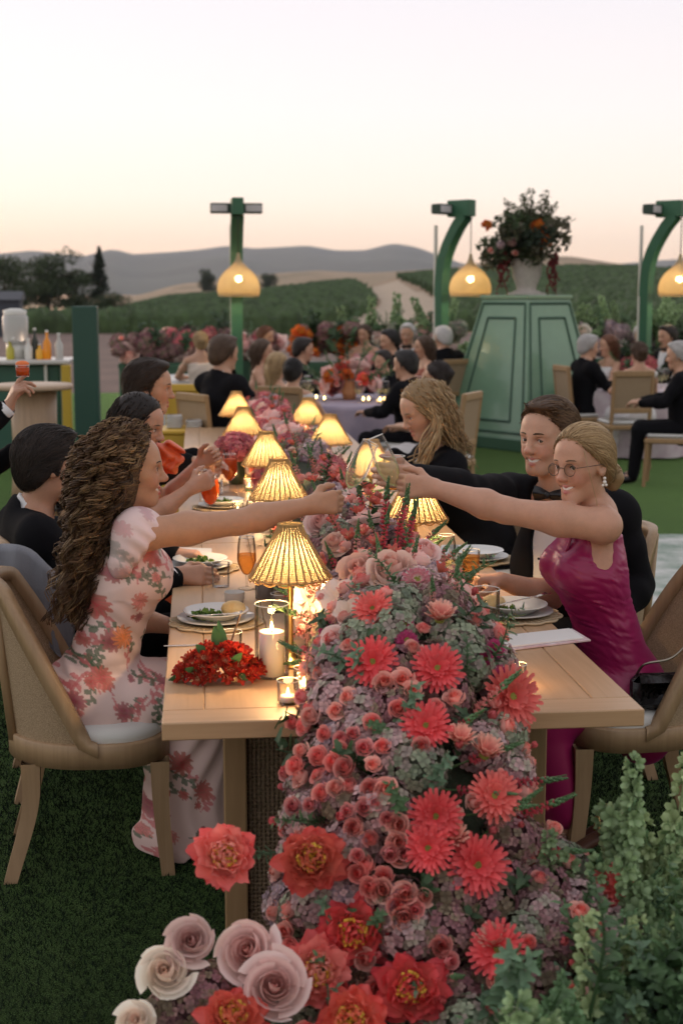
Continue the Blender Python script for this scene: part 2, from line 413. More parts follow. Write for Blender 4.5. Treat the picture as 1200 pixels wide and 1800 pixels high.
def tree(u, y, h, wd, label, seed, conifer=False, group='trees beyond the lawn'):
    r = np.random.default_rng(seed); x = (u - 345) / F_PX * y
    t = thing('conifer_tree' if conifer else 'leafy_tree', label, 'tree', (x, y, -.02), group=group)
    tk = MB(); tk.tube(bez([(0, 0, 0), (.02 * h, 0, h * .4), (0, .02 * h, h * .85)]), np.linspace(h * .035, h * .008, 25), 8)
    for k in range(6):
        z0 = h * (.3 + .08 * k); a = r.uniform(0, 6.28); tk.tube(bez([(0, 0, z0), (math.cos(a) * wd * .25, math.sin(a) * wd * .25, z0 + h * .07), (math.cos(a) * wd * .42, math.sin(a) * wd * .42, z0 + h * .12)]), np.linspace(h * .012, h * .003, 25), 5)
    tk.build('trunk', bark_m, t)
    cr_ = MB()
    if conifer:
        for k in range(26):
            f = k / 25; rr = wd * .5 * (1 - f) ** .7 * r.uniform(.6, 1.15)
            for _ in range(3):
                a = r.uniform(0, 6.28); leaf_cloud(cr_, (math.cos(a) * rr * .6, math.sin(a) * rr * .6, h * (.12 + .88 * f)), (rr * .6 + .05, rr * .6 + .05, h * .04), 45, h * .022, r, (.022, .035, .02))
    else:
        for k in range(30):
            a = r.uniform(0, 6.28); q = r.uniform(0, .38); z0 = h * r.uniform(.14, .88)
            leaf_cloud(cr_, (math.cos(a) * wd * q, math.sin(a) * wd * q, z0), (wd * .19, wd * .19, h * .13), 210, h * .024, r, (.045, .068, .03))
    cr_.build('crown', foliage_m, t, smooth=False)
    return t
tree(92, 105, 5.0, 6.0, 'broad rounded green tree behind the drinks bar beside a dark conifer', 1)
tree(18, 100, 4.4, 6.4, 'lower green tree behind the water dispenser of the bar', 2)
tree(140, 108, 3.4, 4.0, 'small green tree between the broad tree and the dark conifer', 5)
tree(180, 95, 4.6, 1.7, 'tall thin dark conifer rising over the vineyard edge', 3, True)
tree(203, 92, 1.9, 3.4, 'low dark bushy tree at the foot of the tall conifer', 4)
tree(362, 400, 8.5, 5.5, 'lone dark tree on the dry hill beside the hanging lantern', 6)
tree(468, 420, 7.5, 6.5, 'dark tree on the dry hill just beyond the lantern post', 7)
# dark shed behind the bar
sx = P(8, 560, y=60)[0]
sh = thing('shed', 'small dark shed beyond the bar under the trees', 'shed', (sx, 60, 0))
MB().box((0, 0, .75), (1.4, 1.2, 1.5)).build('wall', mat('shed_wall', (.05, .06, .08), rough=.7), sh, smooth=False)
MB().add([(-.8, -.75, 1.5), (.8, -.75, 1.5), (.8, .75, 1.5), (-.8, .75, 1.5), (-.8, 0, 1.85), (.8, 0, 1.85)], [(0, 1, 5, 4), (2, 3, 4, 5), (1, 2, 5), (3, 0, 4), (3, 2, 1, 0)]).build('roof', mat('shed_roof', (.07, .075, .09), rough=.6), sh, smooth=False)
MB().box((.25, -.615, .5), (.5, .03, 1.0)).build('door', mat('shed_door', (.10, .11, .13), rough=.6), sh, smooth=False)

# ---- lantern posts with curved brackets and wicker pendants
green_m = mat('green_paint', (.035, .135, .072), rough=.5, var=.12, vscale=6)
silver_m = mat('pale_metal', (.66, .66, .62), rough=.35, metal=.2)
panel_m = mat('pale_panel', (.62, .60, .62), rough=.5, var=.1, vscale=5)
wick_dark = mat('pendant_wicker', (.86, .74, .50), rough=.7, transl=.55)
bulb_m = mat('warm_bulb', (1, .9, .7), emit=(1, .74, .36), estr=26)
def pendant(loc, label):
    t = thing('pendant_lamp', label, 'pendant lamp', loc, group='wicker pendants on the lantern posts')
    prof = np.array([(.012, .50), (.02, .45), (.045, .39), (.10, .33), (.17, .27), (.225, .19), (.25, .10), (.245, .03), (.235, .0)])
    mb = MB(); nr = 44; pz = bez(np.c_[prof, np.zeros(9)], 4)[:, :2]
    for k in range(nr):
        a = k * 2 * np.pi / nr; mb.tube(np.c_[pz[:, 0] * math.cos(a), pz[:, 0] * math.sin(a), pz[:, 1]], .005, 4)
    for i in range(1, len(pz), 1):
        a = np.linspace(0, 2 * np.pi, 45); mb.tube(np.c_[pz[i, 0] * np.cos(a), pz[i, 0] * np.sin(a), 0 * a + pz[i, 1]], .0075 if i < len(pz) - 1 else .012, 4, caps=False)
    sh_ = mb.build('lamp_shade', wick_dark, t)
    MB().ball((0, 0, .20), .042, 8).build('bulb', bulb_m, t)
    MB().tube([(0, 0, .49), (0, 0, 1.0)], .006, 6).build('cord', mat('dark_cord', (.03, .03, .03)), t)
    l = bpy.data.lights.new('pendant_light', 'POINT'); l.energy = 6; l.color = (1, .82, .54); l.shadow_soft_size = .05
    lo = bpy.data.objects.new('pendant_light', l); COL.objects.link(lo); lo.parent = t; lo.location = (0, 0, .12)
    return t
def lantern_post(u, y, yaw, label, plabel, panel_side):
    x = (u - 345) / F_PX * y
    t = thing('lantern_post', label, 'post', (x, y, 0), yaw, group='curved green lantern posts behind the dinner')
    # column: upright then curving towards local -Y
    path = bez([(0, 0, 0), (0, 0, 1.2), (0, 0, 1.9), (0, -.06, 2.25), (0, -.22, 2.55), (0, -.36, 2.72)], 6)
    G = []
    for i, p in enumerate(path):
        T = unit(path[min(i + 1, len(path) - 1)] - path[max(i - 1, 0)]); nrm = unit(np.cross(T, V(1, 0, 0)))
        hw = .075 - .012 * (1 - min(1, p[2] / 2.2)); th = .06
        G.append([p + V(-hw, 0, 0) - nrm * th, p + V(hw, 0, 0) - nrm * th, p + V(hw, 0, 0) + nrm * th, p + V(-hw, 0, 0) + nrm * th])
    MB().grid(G, closed=True).build('column', green_m, t, smooth=False)
    MB().box((-.05, .062, 1.3), (.045, .03, 2.62), bev=.004).build('pole', silver_m, t, smooth=False)
    cb = MB(); cb.box((0, -.14, 2.79), (.62, .14, .12), bev=.006).build('crossbar', mat('dark_green_trim', (.02, .05, .035), rough=.5), t, smooth=False)
    for sg in (-1, 1):
        MB().box((sg * .205, -.214, 2.79), (.19, .012, .08)).build('panel', panel_m, t, smooth=False)
        MB().box((sg * .205, -.066, 2.79), (.19, .012, .08)).build('panel', panel_m, t, smooth=False)
    MB().box((0, -.29, 2.80), (.14, .34, .20), bev=.008).build('cap_block', green_m, t, smooth=False)
    d = rotm((0, 0, 1), yaw) @ V(0, -.44, 0)
    pendant((x + d[0], y + d[1], 1.755), plabel)
lantern_post(414, 17.6, R(2), 'green lantern post facing the table with a straight crossbar', 'wicker pendant lamp hanging before the straight crossbar post', 0)
lantern_post(774, 17.6, R(42), 'green lantern post with curved bracket, beside the flower pedestal', 'wicker pendant lamp between the curved post and the flower pedestal', 1)
lantern_post(1143, 17.4, R(46), 'green lantern post with curved bracket, over the table of the grey-haired guests', 'wicker pendant lamp cut by the picture edge, over the grey-haired guests', 1)

# ---- green tapered pedestal
def pedestal():
    y = 16.3; x = (938 - 345) / F_PX * y
    t = thing('pedestal', 'tall tapered green wooden pedestal carrying the flower urn', 'pedestal', (x, y + .35, 0), R(34))
    gm = mat('pedestal_paint', (.185, .325, .21), rough=.25, var=.10, vscale=2.5, coat=.3)
    H = 1.72; b, tp = .70, .36
    body = MB()
    ring = lambda h, z: [V(-h, -h, z), V(h, -h, z), V(h, h, z), V(-h, h, z)]
    body.grid([ring(b, .14), ring(tp, H)], closed=True); body.add(ring(tp, H), [(0, 1, 2, 3)])
    body.build('body', gm, t, smooth=False)
    MB().box((0, 0, .07), (b * 2 + .06, b * 2 + .06, .14), bev=.01).build('plinth', mat('pedestal_base_paint', (.05, .13, .075), rough=.4), t, smooth=False)
    MB().box((0, 0, H + .02), (tp * 2 + .05, tp * 2 + .05, .045), bev=.008).build('top_board', gm, t, smooth=False)
    dk = mat('pedestal_groove', (.028, .085, .05), rough=.5)
    for k in range(4):
        M = rotm((0, 0, 1), k * math.pi / 2)
        def q(f, s):       # point on the face: f height 0..1, s sideways -1..1
            hh = b + (tp - b) * f; return M @ V(s * hh, -hh - .004, .14 + (H - .14) * f)
        for (f0, f1, s0) in ((.04, .965, .90), (.12, .86, .60)):
            rail = MB()
            c = [q(f0, -s0), q(f0, s0), q(f1, s0 * (1.0 if s0 > .8 else .9)), q(f1, -s0 * (1.0 if s0 > .8 else .9))]
            for i in range(4): rail.tube([c[i], c[(i + 1) % 4]], .016, 4)
            rail.build('moulding', dk, t, smooth=False)
    return x, y + .35, H + .043
PX, PY, PZ = pedestal()

# ---- bar at the edge of the lawn
pale_top = mat('pale_counter', (.62, .60, .57), rough=.3)
def bar():
    y = 14.9; x1 = P(122, 640, y=y)[0]
    t = thing('bar_counter', 'green curved drinks bar with a pale counter and yellow end panel', 'bar', (x1 - 1.2, y, 0))
    MB().box((0, .3, .53), (2.2, .6, 1.06), bev=.02).build('front', mat('bar_green', (.03, .11, .075), rough=.45), t, smooth=False)
    MB().box((0, .28, 1.085), (2.4, .76, .045), bev=.01).build('counter_top', pale_top, t, smooth=False)
    MB().box((-.2, .75, 1.0), (1.9, .3, .04), bev=.01).build('back_shelf', pale_top, t, smooth=False)
    MB().box((1.17, -.06, .53), (.09, .12, 1.05), bev=.006).build('end_panel', mat('yellow_paint', (.62, .42, .045), rough=.5), t, smooth=False)
    MB().box((.96, -.02, .53), (.03, .04, 1.05)).build('trim', silver_m, t, smooth=False)
    c = thing('square_column', 'dark green square column beside the yellow end of the bar', 'column', (P(151, 600, y=14.2)[0], 14.2, 0))
    MB().box((0, 0, .83), (.24, .24, 1.66), bev=.008).build('shaft', mat('column_green', (.018, .072, .052), rough=.5), c, smooth=False)
    MB().box((0, 0, .06), (.28, .28, .12), bev=.008).build('base', MATS['column_green'], c, smooth=False)
    z = 1.108; gl = glass_mat()
    d = thing('drink_dispenser', 'clear glass drink dispenser with a pale lid on the bar', 'dispenser', (P(28, 600, y=15.1)[0], 15.1, z))
    MB().lathe([(.09, .17), (.125, .18), (.13, .2), (.13, .43), (.11, .46), (.0, .47)], n=24).build('jar', mat('frosted_jar', (.75, .74, .72), rough=.25, trans=.4), d)
    MB().lathe([(.0, .17), (.1, .17), (.1, .0), (.09, .0), (.09, .15), (0, .15)], n=24).build('stand', silver_m, d)
    MB().lathe([(.115, .455), (.12, .50), (.05, .52), (0, .52)], n=24).build('lid', silver_m, d)
    MB().tube([(0, -.12, .22), (0, -.19, .22), (0, -.19, .19)], .014, 6).build('tap', silver_m, d)
    spec = [(83, 'orange juice', (.9, .32, .02), .30, 'orange juice bottle standing on the bar counter'), (70, '', (.85, .45, .04), .16, 'short yellow juice carafe beside the orange bottle on the bar'),
            (60, '', (.03, .04, .03), .32, 'dark wine bottle standing on the bar behind the juices'), (104, '', (.55, .55, .52), .27, 'tall pale bottle at the end of the bar by the column'), (50, '', (.72, .72, .68), .22, 'short clear bottle beside the drink dispenser'), (18, '', (.5, .45, .06), .2, 'yellow bottle under the tap of the drink dispenser')]
    for u, _, c_, h, lab in spec:
        b_ = thing('bottle', lab, 'bottle', (P(u, 620, y=15.0)[0], 15.0 + (.1 if c_[0] < .1 else 0), z), group='bottles on the bar')
        MB().lathe([(0, 0), (.04, 0), (.042, .01), (.042, h * .55), (.015, h * .75), (.014, h * .93)], n=16).build('body', mat('bottle_' + lab[:9].replace(' ', '_'), c_, rough=.15), b_)
        MB().lathe([(.016, h * .93), (.016, h), (0, h)], n=12).build('cap', silver_m, b_)
    # cocktail drum table nearer the guests
    k = thing('cocktail_table', 'round oak cocktail table with a drum base before the bar', 'table', (P(58, 672, y=12.2)[0], 12.2, 0))
    MB().lathe([(0, 0), (.22, 0), (.2, .2), (.185, .55), (.195, .98), (0, .98)], n=32).build('drum', wood('drum_oak', (.42, .29, .18), (.30, .2, .12), axis=2), k)
    MB().lathe([(0, .985), (.32, .985), (.33, .995), (.33, 1.02), (.32, 1.03), (0, 1.03)], n=40).build('table_top', wood('drum_top', (.55, .42, .3), (.44, .32, .22), axis=0), k)
bar()
# =================================================================== LONG TABLE
TZ = .76; TX0, TX1, TY0, TY1 = -.10, 1.10, 3.345, 11.0
oak = wood('table_oak', (.54, .35, .20), (.43, .265, .14), 3, 1, rough=.38)
oak_x = wood('table_oak_end', (.54, .35, .20), (.43, .265, .14), 3, 0, rough=.38)
def long_table():
    t = thing('dining_table', 'long pale oak dining table carrying the flower runner', 'table', (.5, TY0, 0))
    cx = .5
    def pl(x0, x1, y0, y1, m, dz=0):
        MB().box(((x0 + x1) / 2 - cx, (y0 + y1) / 2 - TY0, TZ - .0225 + dz), (x1 - x0 - .0012, y1 - y0 - .0012, .045), bev=.003).build('plank', m, t, smooth=False)
    pl(TX0, TX1, TY0, TY0 + .11, oak_x)
    xs = [TX0, TX0 + .105, .2, .4, .6, .8, TX1 - .105, TX1]
    y0 = TY0 + .11
    for k, y1 in enumerate((5.85, 8.4, TY1)):
        for i in range(7): pl(xs[i], xs[i + 1], y0, y1, oak, -.0004 * ((i + k) % 2))
        y0 = y1
    cane = mat('woven_panel', (.34, .25, .165), rough=.8, col2=(.22, .15, .09), vscale=180, bump=.9, bscale=260)
    for yb in (3.76, 6.6, 9.6):
        for xs_ in (.085, .915):
            MB().box((xs_ - cx, yb - TY0, .3575), (.062, .09, .715), bev=.004).build('leg', wood('leg_oak', (.36, .23, .12), (.27, .165, .08), 3, 2), t, smooth=False)
        # woven cane panel between the posts
        mb = MB(); nx, nz = 62, 56
        for i in range(nx):
            x = .12 + (i + .5) * .76 / nx - cx; zz = np.linspace(.03, .705, nz * 2 + 1)
            mb.tube(np.c_[np.full(len(zz), x), yb - TY0 - .012 + .003 * np.sin(np.arange(len(zz)) * np.pi / 2 + i * np.pi), zz], .0056, 4, flat=.5)
        for j in range(nz):
            z = .03 + (j + .5) * .675 / nz; xx = np.linspace(.12, .88, nx * 2 + 1)
            mb.tube(np.c_[xx - cx, yb - TY0 - .012 - .003 * np.sin(np.arange(len(xx)) * np.pi / 2 + j * np.pi), np.full(len(xx), z)], .0056, 4, flat=.5)
        MB().box((0, yb - TY0 + .003, .3675), (.765, .012, .675)).build('backing', mat('panel_backing', (.16, .11, .065), rough=.9), t, smooth=False)
        tag(mb.build('woven_panel', cane, t), kind='stuff')
long_table()

# ------------------------------------------------------------------ chairs
chair_oak = wood('chair_oak', (.40, .27, .155), (.30, .195, .105), 4, 2, rough=.45)
cane_m = mat('chair_cane', (.50, .37, .24), rough=.75, col2=(.30, .21, .12), vscale=240, bump=.6, bscale=300)
cush_m = mat('cushion', (.66, .66, .63), rough=.9, bump=.15, bscale=400)
def barrel_chair(label, loc, rz, group='barrel-back chairs at the long table', template=[None]):
    if template[0] is not None:
        return copy_tree(template[0], None, loc, rz, label, group)
    t = thing('dining_chair', label, 'chair', loc, rz, group); template[0] = t
    # plan outline: rounded back (-x), straighter front (+x)
    def plan(phi, r=.255):          # phi = angle from -x axis
        x = -math.cos(phi) * r; y = math.sin(phi) * (r * .98)
        if x > 0: x *= .9; y = math.copysign(min(abs(y) + x * .28, r), y)
        return x, y
    n = 44; ph = np.linspace(-np.pi, np.pi, n, endpoint=False)
    o = np.array([plan(p, .268) for p in ph]); i_ = np.array([plan(p, .205) for p in ph])
    def ringz(a, z): return np.c_[a, np.full(n, z)]
    MB().grid([ringz(i_, .365), ringz(o, .365), ringz(o * 1.0, .435), ringz(o * .985, .44), ringz(i_, .44), ringz(i_, .365)], closed=True).build('seat_frame', chair_oak, t)
    c1 = np.array([plan(p, .252) for p in ph])
    mb = MB(); mb.grid([ringz(c1 * .97, .43), ringz(c1, .452), ringz(c1 * .97, .472), ringz(c1 * .86, .483), ringz(c1 * .4, .487), ringz(c1 * .02, .487)], closed=True); mb.build('seat_cushion', cush_m, t)
    for (lx, ly, kx, ky) in ((-.19, -.17, -.07, -.03), (-.19, .17, -.07, .03), (.20, -.205, .02, -.005), (.20, .205, .02, .005)):
        p = bez([(lx, ly, .37), (lx + kx * .1, ly + ky * .1, .22), (lx + kx, ly + ky, 0)], 6)
        G = []
        for k, q in enumerate(p):
            hw = .029 - .009 * k / len(p)
            G.append([q + V(-hw, -hw, 0), q + V(hw, -hw, 0), q + V(hw, hw, 0), q + V(-hw, hw, 0)])
        m_ = MB().grid(G, closed=True); m_.add(G[-1], [(0, 3, 2, 1)]); m_.build('leg', chair_oak, t, smooth=False)
    # swept back rail: high behind, falling to the seat sides
    pr = np.linspace(-np.pi * .52, np.pi * .52, 45)
    def ztop(p):
        c_ = max(0.0, math.cos(min(abs(p), np.pi * .5))) / math.cos(R(28)); return .445 + .49 * (c_ if c_ < .9 else .9 + .1 * (1 - math.exp(-(c_ - .9) * 14)))
    G = []; cane = []
    for p in pr:
        zt = ztop(p); lean = 1.0 + .16 * (zt - .45) / .5
        x, y = plan(p, .258); x *= lean; y *= lean
        nrm = unit(V(x, y, 0)); dp = .01
        x2, y2 = plan(p + dp, .258); z2 = ztop(p + dp); T = unit(V(x2 * lean, y2 * lean, z2) - V(x, y, zt)); dn = unit(np.cross(nrm, T))
        if dn[2] > 0: dn = -dn
        c = V(x, y, zt); w1, w2 = .044, .016
        G.append([c + nrm * w2, c + nrm * w2 + dn * w1, c - nrm * w2 + dn * w1, c - nrm * w2])
        xb, yb = plan(p, .250); cane.append([V(xb, yb, .43) * (1 - f) + (c + dn * .03) * f for f in np.linspace(0, 1, 6)])
    m_ = MB().grid(G, closed=True); m_.add(G[0], [(0, 1, 2, 3)]); m_.add(G[-1], [(3, 2, 1, 0)]); m_.build('back_rail', chair_oak, t)
    cp = np.array(cane)
    nr2 = np.array([unit(V(q[0][0], q[0][1], 0)) for q in cane])[:, None]
    mb = MB(); mb.grid(cp + nr2 * .004); mb.grid(cp[::-1] - nr2[::-1] * .004); mb.build('cane_back', cane_m, t)
    for sg in (-.35, .35):
        p = sg; x, y = plan(p, .262)
        zt = ztop(p); MB().tube([(x * 1.0, y * 1.0, .42), (x * 1.1, y * 1.1, (zt + .42) / 2), (x * 1.155, y * 1.155, zt - .02)], .016, 6).build('back_post', chair_oak, t)
    return t
barrel_chair('barrel-back oak chair of the curly-haired woman, grey shawl over its back', (-.345, 4.44, 0), R(3))
barrel_chair('barrel-back oak chair behind the woman in the magenta dress', (1.40, 4.43, 0), R(178))
barrel_chair('barrel-back oak chair under the dark-haired man holding a tumbler', (-.42, 5.16, 0), R(8))
barrel_chair('barrel-back oak chair under the man in the bow tie', (1.38, 5.12, 0), R(185))
barrel_chair('barrel-back oak chair behind the blonde woman in black', (1.42, 6.72, 0), R(185))
barrel_chair('barrel-back oak chair under the woman in the orange dress', (-.47, 6.1, 0), R(0))
barrel_chair('barrel-back oak chair under the man beside the orange dress', (-.47, 6.95, 0), R(0))

# ------------------------------------------------------------------ woven table lamps
wick_m = mat('lamp_wicker', (.66, .44, .18), rough=.65, transl=.45)
liner_m = mat('lamp_liner', (.23, .185, .115), rough=.9, transl=.88, spec=0)
brass_m = mat('brass', (.62, .42, .16), rough=.28, metal=1)
lampbulb_m = mat('lamp_bulb', (1, .9, .7), emit=(1, .70, .32), estr=38)
def table_lamp(loc, label, template=[None], rz=0, power=17):
    g_ = 'woven table lamps along the flower runner'
    if template[0] is None:
        t = thing('table_lamp', label, 'lamp', loc, rz, g_); template[0] = t
        MB().lathe([(0, 0), (.052, 0), (.055, .006), (.05, .014), (.02, .02), (.014, .03), (.0095, .04), (0, .04)], n=28).build('base', brass_m, t)
        MB().lathe([(.0095, .035), (.012, .05), (.0075, .06), (.007, .24), (.010, .25), (.006, .30)], n=14).build('stem', brass_m, t)
        def rad(f): return .032 + (.113 - .032) * (f ** 1.12)
        H0, H1 = .398, .252
        sh = MB(); nrib = 30
        for k in range(nrib):
            a = k * 2 * np.pi / nrib; f = np.linspace(0, 1, 9); r = np.array([rad(q) for q in f]); zz = H0 + (H1 - H0) * f - (.006 * (k % 2) * f)
            for da in (-.012, .012):
                sh.tube(np.c_[r * np.cos(a + da / (.3 + f)), r * np.sin(a + da / (.3 + f)), zz], .0017, 4)
        for f in np.linspace(0, 1, 33):
            a = np.linspace(0, 2 * np.pi, nrib * 2 + 1); ph = 1 if int(f * 32) % 2 else -1
            r = rad(f) + .0016 * ph * np.cos(a * nrib / 1.0)
            sh.tube(np.c_[r * np.cos(a), r * np.sin(a), 0 * a + H0 + (H1 - H0) * f], .00135 if 0 < f < 1 else .0032, 4, caps=False)
        shade = sh.build('lamp_shade', wick_m, t)
        sc_ = MB()                               # scalloped lower edge
        a = np.linspace(0, 2 * np.pi, 241); r = .1145 + 0 * a; sc_.tube(np.c_[r * np.cos(a), r * np.sin(a), H1 - .0085 * np.abs(np.sin(a * 8))], .0026, 5, caps=False)
        sc_.build('scalloped_edge', wick_m, shade)
        ln = MB(); fs = np.linspace(.0, 1, 8); ln.lathe([(rad(q) - .0045, H0 + (H1 - H0) * q) for q in fs], n=40); ln.build('shade_liner', liner_m, shade)
        MB().ball((0, 0, .315), (.014, .014, .02), 8).build('bulb', lampbulb_m, t)
        l = bpy.data.lights.new('lamp_light', 'POINT'); l.energy = power; l.color = (1, .65, .31); l.shadow_soft_size = .022
        lo = bpy.data.objects.new('lamp_light', l); COL.objects.link(lo); lo.parent = t; lo.location = (0, 0, .305)
        return t
    return copy_tree(template[0], None, loc, rz, label, g_)
lampspots = [(510, 1165, 'woven table lamp beside the lit pillar candle and the magenta-red bouquet'), ]
table_lamp(P(511, 1168, z=TZ), 'woven table lamp beside the lit pillar candle and the red bouquet')
def lamp_at(u, vtop, y, label, rz):
    p = P(u, vtop, y=y); table_lamp((p[0], y, TZ), label, rz=rz)
lamp_at(490, 806, 5.41, 'woven table lamp next to the tall orange cocktail', .3)
lamp_at(468, 757, 6.5, 'woven table lamp beside the pink hydrangea globe', .6)
lamp_at(427, 714, 7.95, 'woven table lamp behind the pink hydrangea globe, lower of two', .2)
lamp_at(415, 686, 9.2, 'woven table lamp at the end of the row by the seated tuxedo back', .9)
lamp_at(730, 866, 4.85, 'woven table lamp below the toasting hand of the woman in glasses', .5)
lamp_at(652, 775, 6.1, 'woven table lamp seen through the raised champagne glasses', .1)
lamp_at(580, 728, 7.4, 'woven table lamp by the lavender cloth of the round table', .7)
lamp_at(541, 698, 8.6, 'woven table lamp last of its row before the round table', .35)

# ------------------------------------------------------------------ tableware
GL = glass_mat(); mat('glass_rim', (.8, .8, .78), rough=.1)
china = mat('white_china', (.74, .73, .70), rough=.2)
grey_china = mat('grey_china', (.55, .54, .52), rough=.3)
mat_m = mat('scalloped_mat', (.42, .31, .19), rough=.8, bump=.5, bscale=200)
steel = mat('cutlery', (.72, .68, .62), rough=.22, metal=1)
def on_table(u, v): return P(u, v, z=TZ)
def charger_setting(u, v, lab, food=None, seed=0, scale=1.0):
    c = on_table(u, v)
    m = thing('placemat', 'scalloped woven placemat ' + lab, 'placemat', (c[0], c[1], TZ))
    a = np.linspace(0, 2 * np.pi, 120, endpoint=False); r = .138 + .012 * np.abs(np.sin(a * 6))
    pad = MB(); rings = [np.c_[r * k * np.cos(a), r * k * np.sin(a), np.full(120, z)] for k, z in ((1.0, .0015), (1.0, .0055), (.96, .0065), (.5, .006), (.01, .006))]
    pad.grid(rings, closed=True).build('pad', mat_m, m)
    tr = MB(); tr.tube(np.c_[np.r_[r, r[:1]] * np.cos(np.r_[a, 0]), np.r_[r, r[:1]] * np.sin(np.r_[a, 0]), np.full(121, .006)], .0035, 5, caps=False)
    for k in range(36):
        b = k * 2 * np.pi / 36; tr.tube([(.09 * math.cos(b), .09 * math.sin(b), .0072), (.136 * math.cos(b + .05), .136 * math.sin(b + .05), .0072)], .0016, 4)
    tr.build('braid_trim', mat('mat_braid', (.52, .42, .28), rough=.8), m)
    p = tag(MB().lathe([(0, .004), (.075, .004), (.121, .013), (.122, .016), (.075, .0075), (0, .007)], n=56).build('charger_plate', grey_china, loc=(c[0], c[1], TZ + .0065)), 'grey stoneware charger plate ' + lab, 'plate')
    p = tag(MB().lathe([(0, .003), (.06, .003), (.098, .026), (.104, .0275), (.102, .030), (.062, .008), (0, .007)], n=56).build('bowl_plate', china, loc=(c[0], c[1], TZ + .0145)), 'white rimmed bowl plate ' + lab, 'bowl plate')
    return V(c[0], c[1], TZ + .0215)
leaf_pal = [(.10, .20, .02), (.16, .28, .03), (.05, .12, .02), (.22, .30, .08)]
def salad(c, lab, r0=.055, n=46, seed=1):
    r = np.random.default_rng(seed); t = thing('salad', lab, 'salad', c)
    lm = mat('salad_leaf', attr='Col', rough=.4, transl=.3)
    for k in range(n):
        a = r.uniform(0, 6.28); q = r0 * math.sqrt(r.random()); base = V(math.cos(a) * q, math.sin(a) * q, .004 + .022 * r.random() * (1 - q / r0) + .004)
        G = []; L_ = r.uniform(.014, .03); W_ = L_ * r.uniform(.35, .6); M = np.array(Matrix.Rotation(r.uniform(0, 6.28), 3, 'Z') @ Matrix.Rotation(r.uniform(-.9, .5), 3, 'Y') @ Matrix.Rotation(r.uniform(-.8, .8), 3, 'X'))
        for i in range(4):
            s_ = i / 3; w_ = W_ * math.sin(.4 + s_ * 2.5)
            G.append([M @ V(L_ * (s_ - .5), -w_, .005 * math.sin(i * 2.1)), M @ V(L_ * (s_ - .5), 0, -.003), M @ V(L_ * (s_ - .5), w_, .005 * math.cos(i * 2.3))])
        o = MB().grid(np.array(G), col=np.tile(np.array(leaf_pal[r.integers(4)]), (12, 1))).build('leaf', lm, t); o.location = base
    return t
def bun(c, lab, rz=0, s=1.0):
    m = mat('bread_crust', (.70, .44, .15), rough=.6, col2=(.78, .60, .32), vscale=18, bump=.3, bscale=90)
    prof = [(0, 0), (.03, 0), (.038, .008), (.04, .018), (.034, .03), (.02, .038), (0, .04)]
    o = MB().lathe([(a * s, b * s) for a, b in prof], n=28).build('bread_roll', m, loc=c, rz=rz); o.scale = (1, .82, 1.05)
    return tag(o, lab, 'bread roll')
def fork(p, d, lab, tilt=0, L_=.19):
    t = thing('fork', lab, 'fork', p); t.rotation_euler = (0, -tilt, math.atan2(d[1], d[0]))
    MB().tube(bez([(-L_ / 2, 0, .004), (0, 0, .003), (L_ * .22, 0, .003)]), np.linspace(.0052, .003, 25), 6, flat=.35).build('handle', steel, t)
    MB().tube(bez([(L_ * .22, 0, .003), (L_ * .28, 0, .002), (L_ * .34, 0, .003)]), np.array([.003] + [.0095] * 24), 8, flat=.25).build('head', steel, t)
    for k in range(4): MB().tube([(L_ * .33, -.0068 + .0045 * k, .003), (L_ * .42, -.006 + .004 * k, .004), (L_ * .5, -.006 + .004 * k, .007)], .0013, 5).build('tine', steel, t)
    return t
def knife(p, d, lab, tilt=0, L_=.2):
    t = thing('knife', lab, 'knife', p); t.rotation_euler = (0, -tilt, math.atan2(d[1], d[0]))
    MB().tube([(-L_ / 2, 0, .004), (-.01, 0, .004)], [.0055, .004], 6, flat=.4).build('handle', steel, t)
    MB().add([(-.01, -.005, .003), (L_ * .42, -.007, .003), (L_ / 2, .0, .003), (L_ * .42, .006, .003), (-.01, .005, .003), (-.01, -.005, .005), (L_ * .42, -.007, .0036), (L_ / 2, .0, .0036), (L_ * .42, .006, .005), (-.01, .005, .005)], [(4, 3, 2, 1, 0), (5, 6, 7, 8, 9), (0, 1, 6, 5), (1, 2, 7, 6), (2, 3, 8, 7), (3, 4, 9, 8), (4, 0, 5, 9)]).build('blade', steel, t, smooth=False)
    return t
def shell(prof, th=.0016):
    """wall profile of a thin vessel open at the top"""
    return np.array(prof, float)
def liquid_mat(n, c, a=.5):
    if n in MATS: return MATS[n]
    m = bpy.data.materials.new(n); m.use_nodes = True; MATS[n] = m; t = m.node_tree; b = t.nodes['Principled BSDF']
    b.inputs['Base Color'].default_value = (*c, 1); b.inputs['Roughness'].default_value = .08
    tr = t.nodes.new('ShaderNodeBsdfTransparent'); tr.inputs[0].default_value = (*[min(1, q * 1.1 + .15) for q in c], 1)
    ms = t.nodes.new('ShaderNodeMixShader'); ms.inputs[0].default_value = a
    t.links.new(tr.outputs[0], ms.inputs[1]); t.links.new(b.outputs[0], ms.inputs[2]); t.links.new(ms.outputs[0], t.nodes['Material Output'].inputs[0])
    return m
WINE = liquid_mat('white_wine', (.95, .86, .62), .16); AMBER = liquid_mat('amber_wine', (.90, .50, .16), .30); ORANGE = liquid_mat('orange_cocktail', (.90, .13, .02), .8); WATER = liquid_mat('water', (.85, .86, .82), .12)
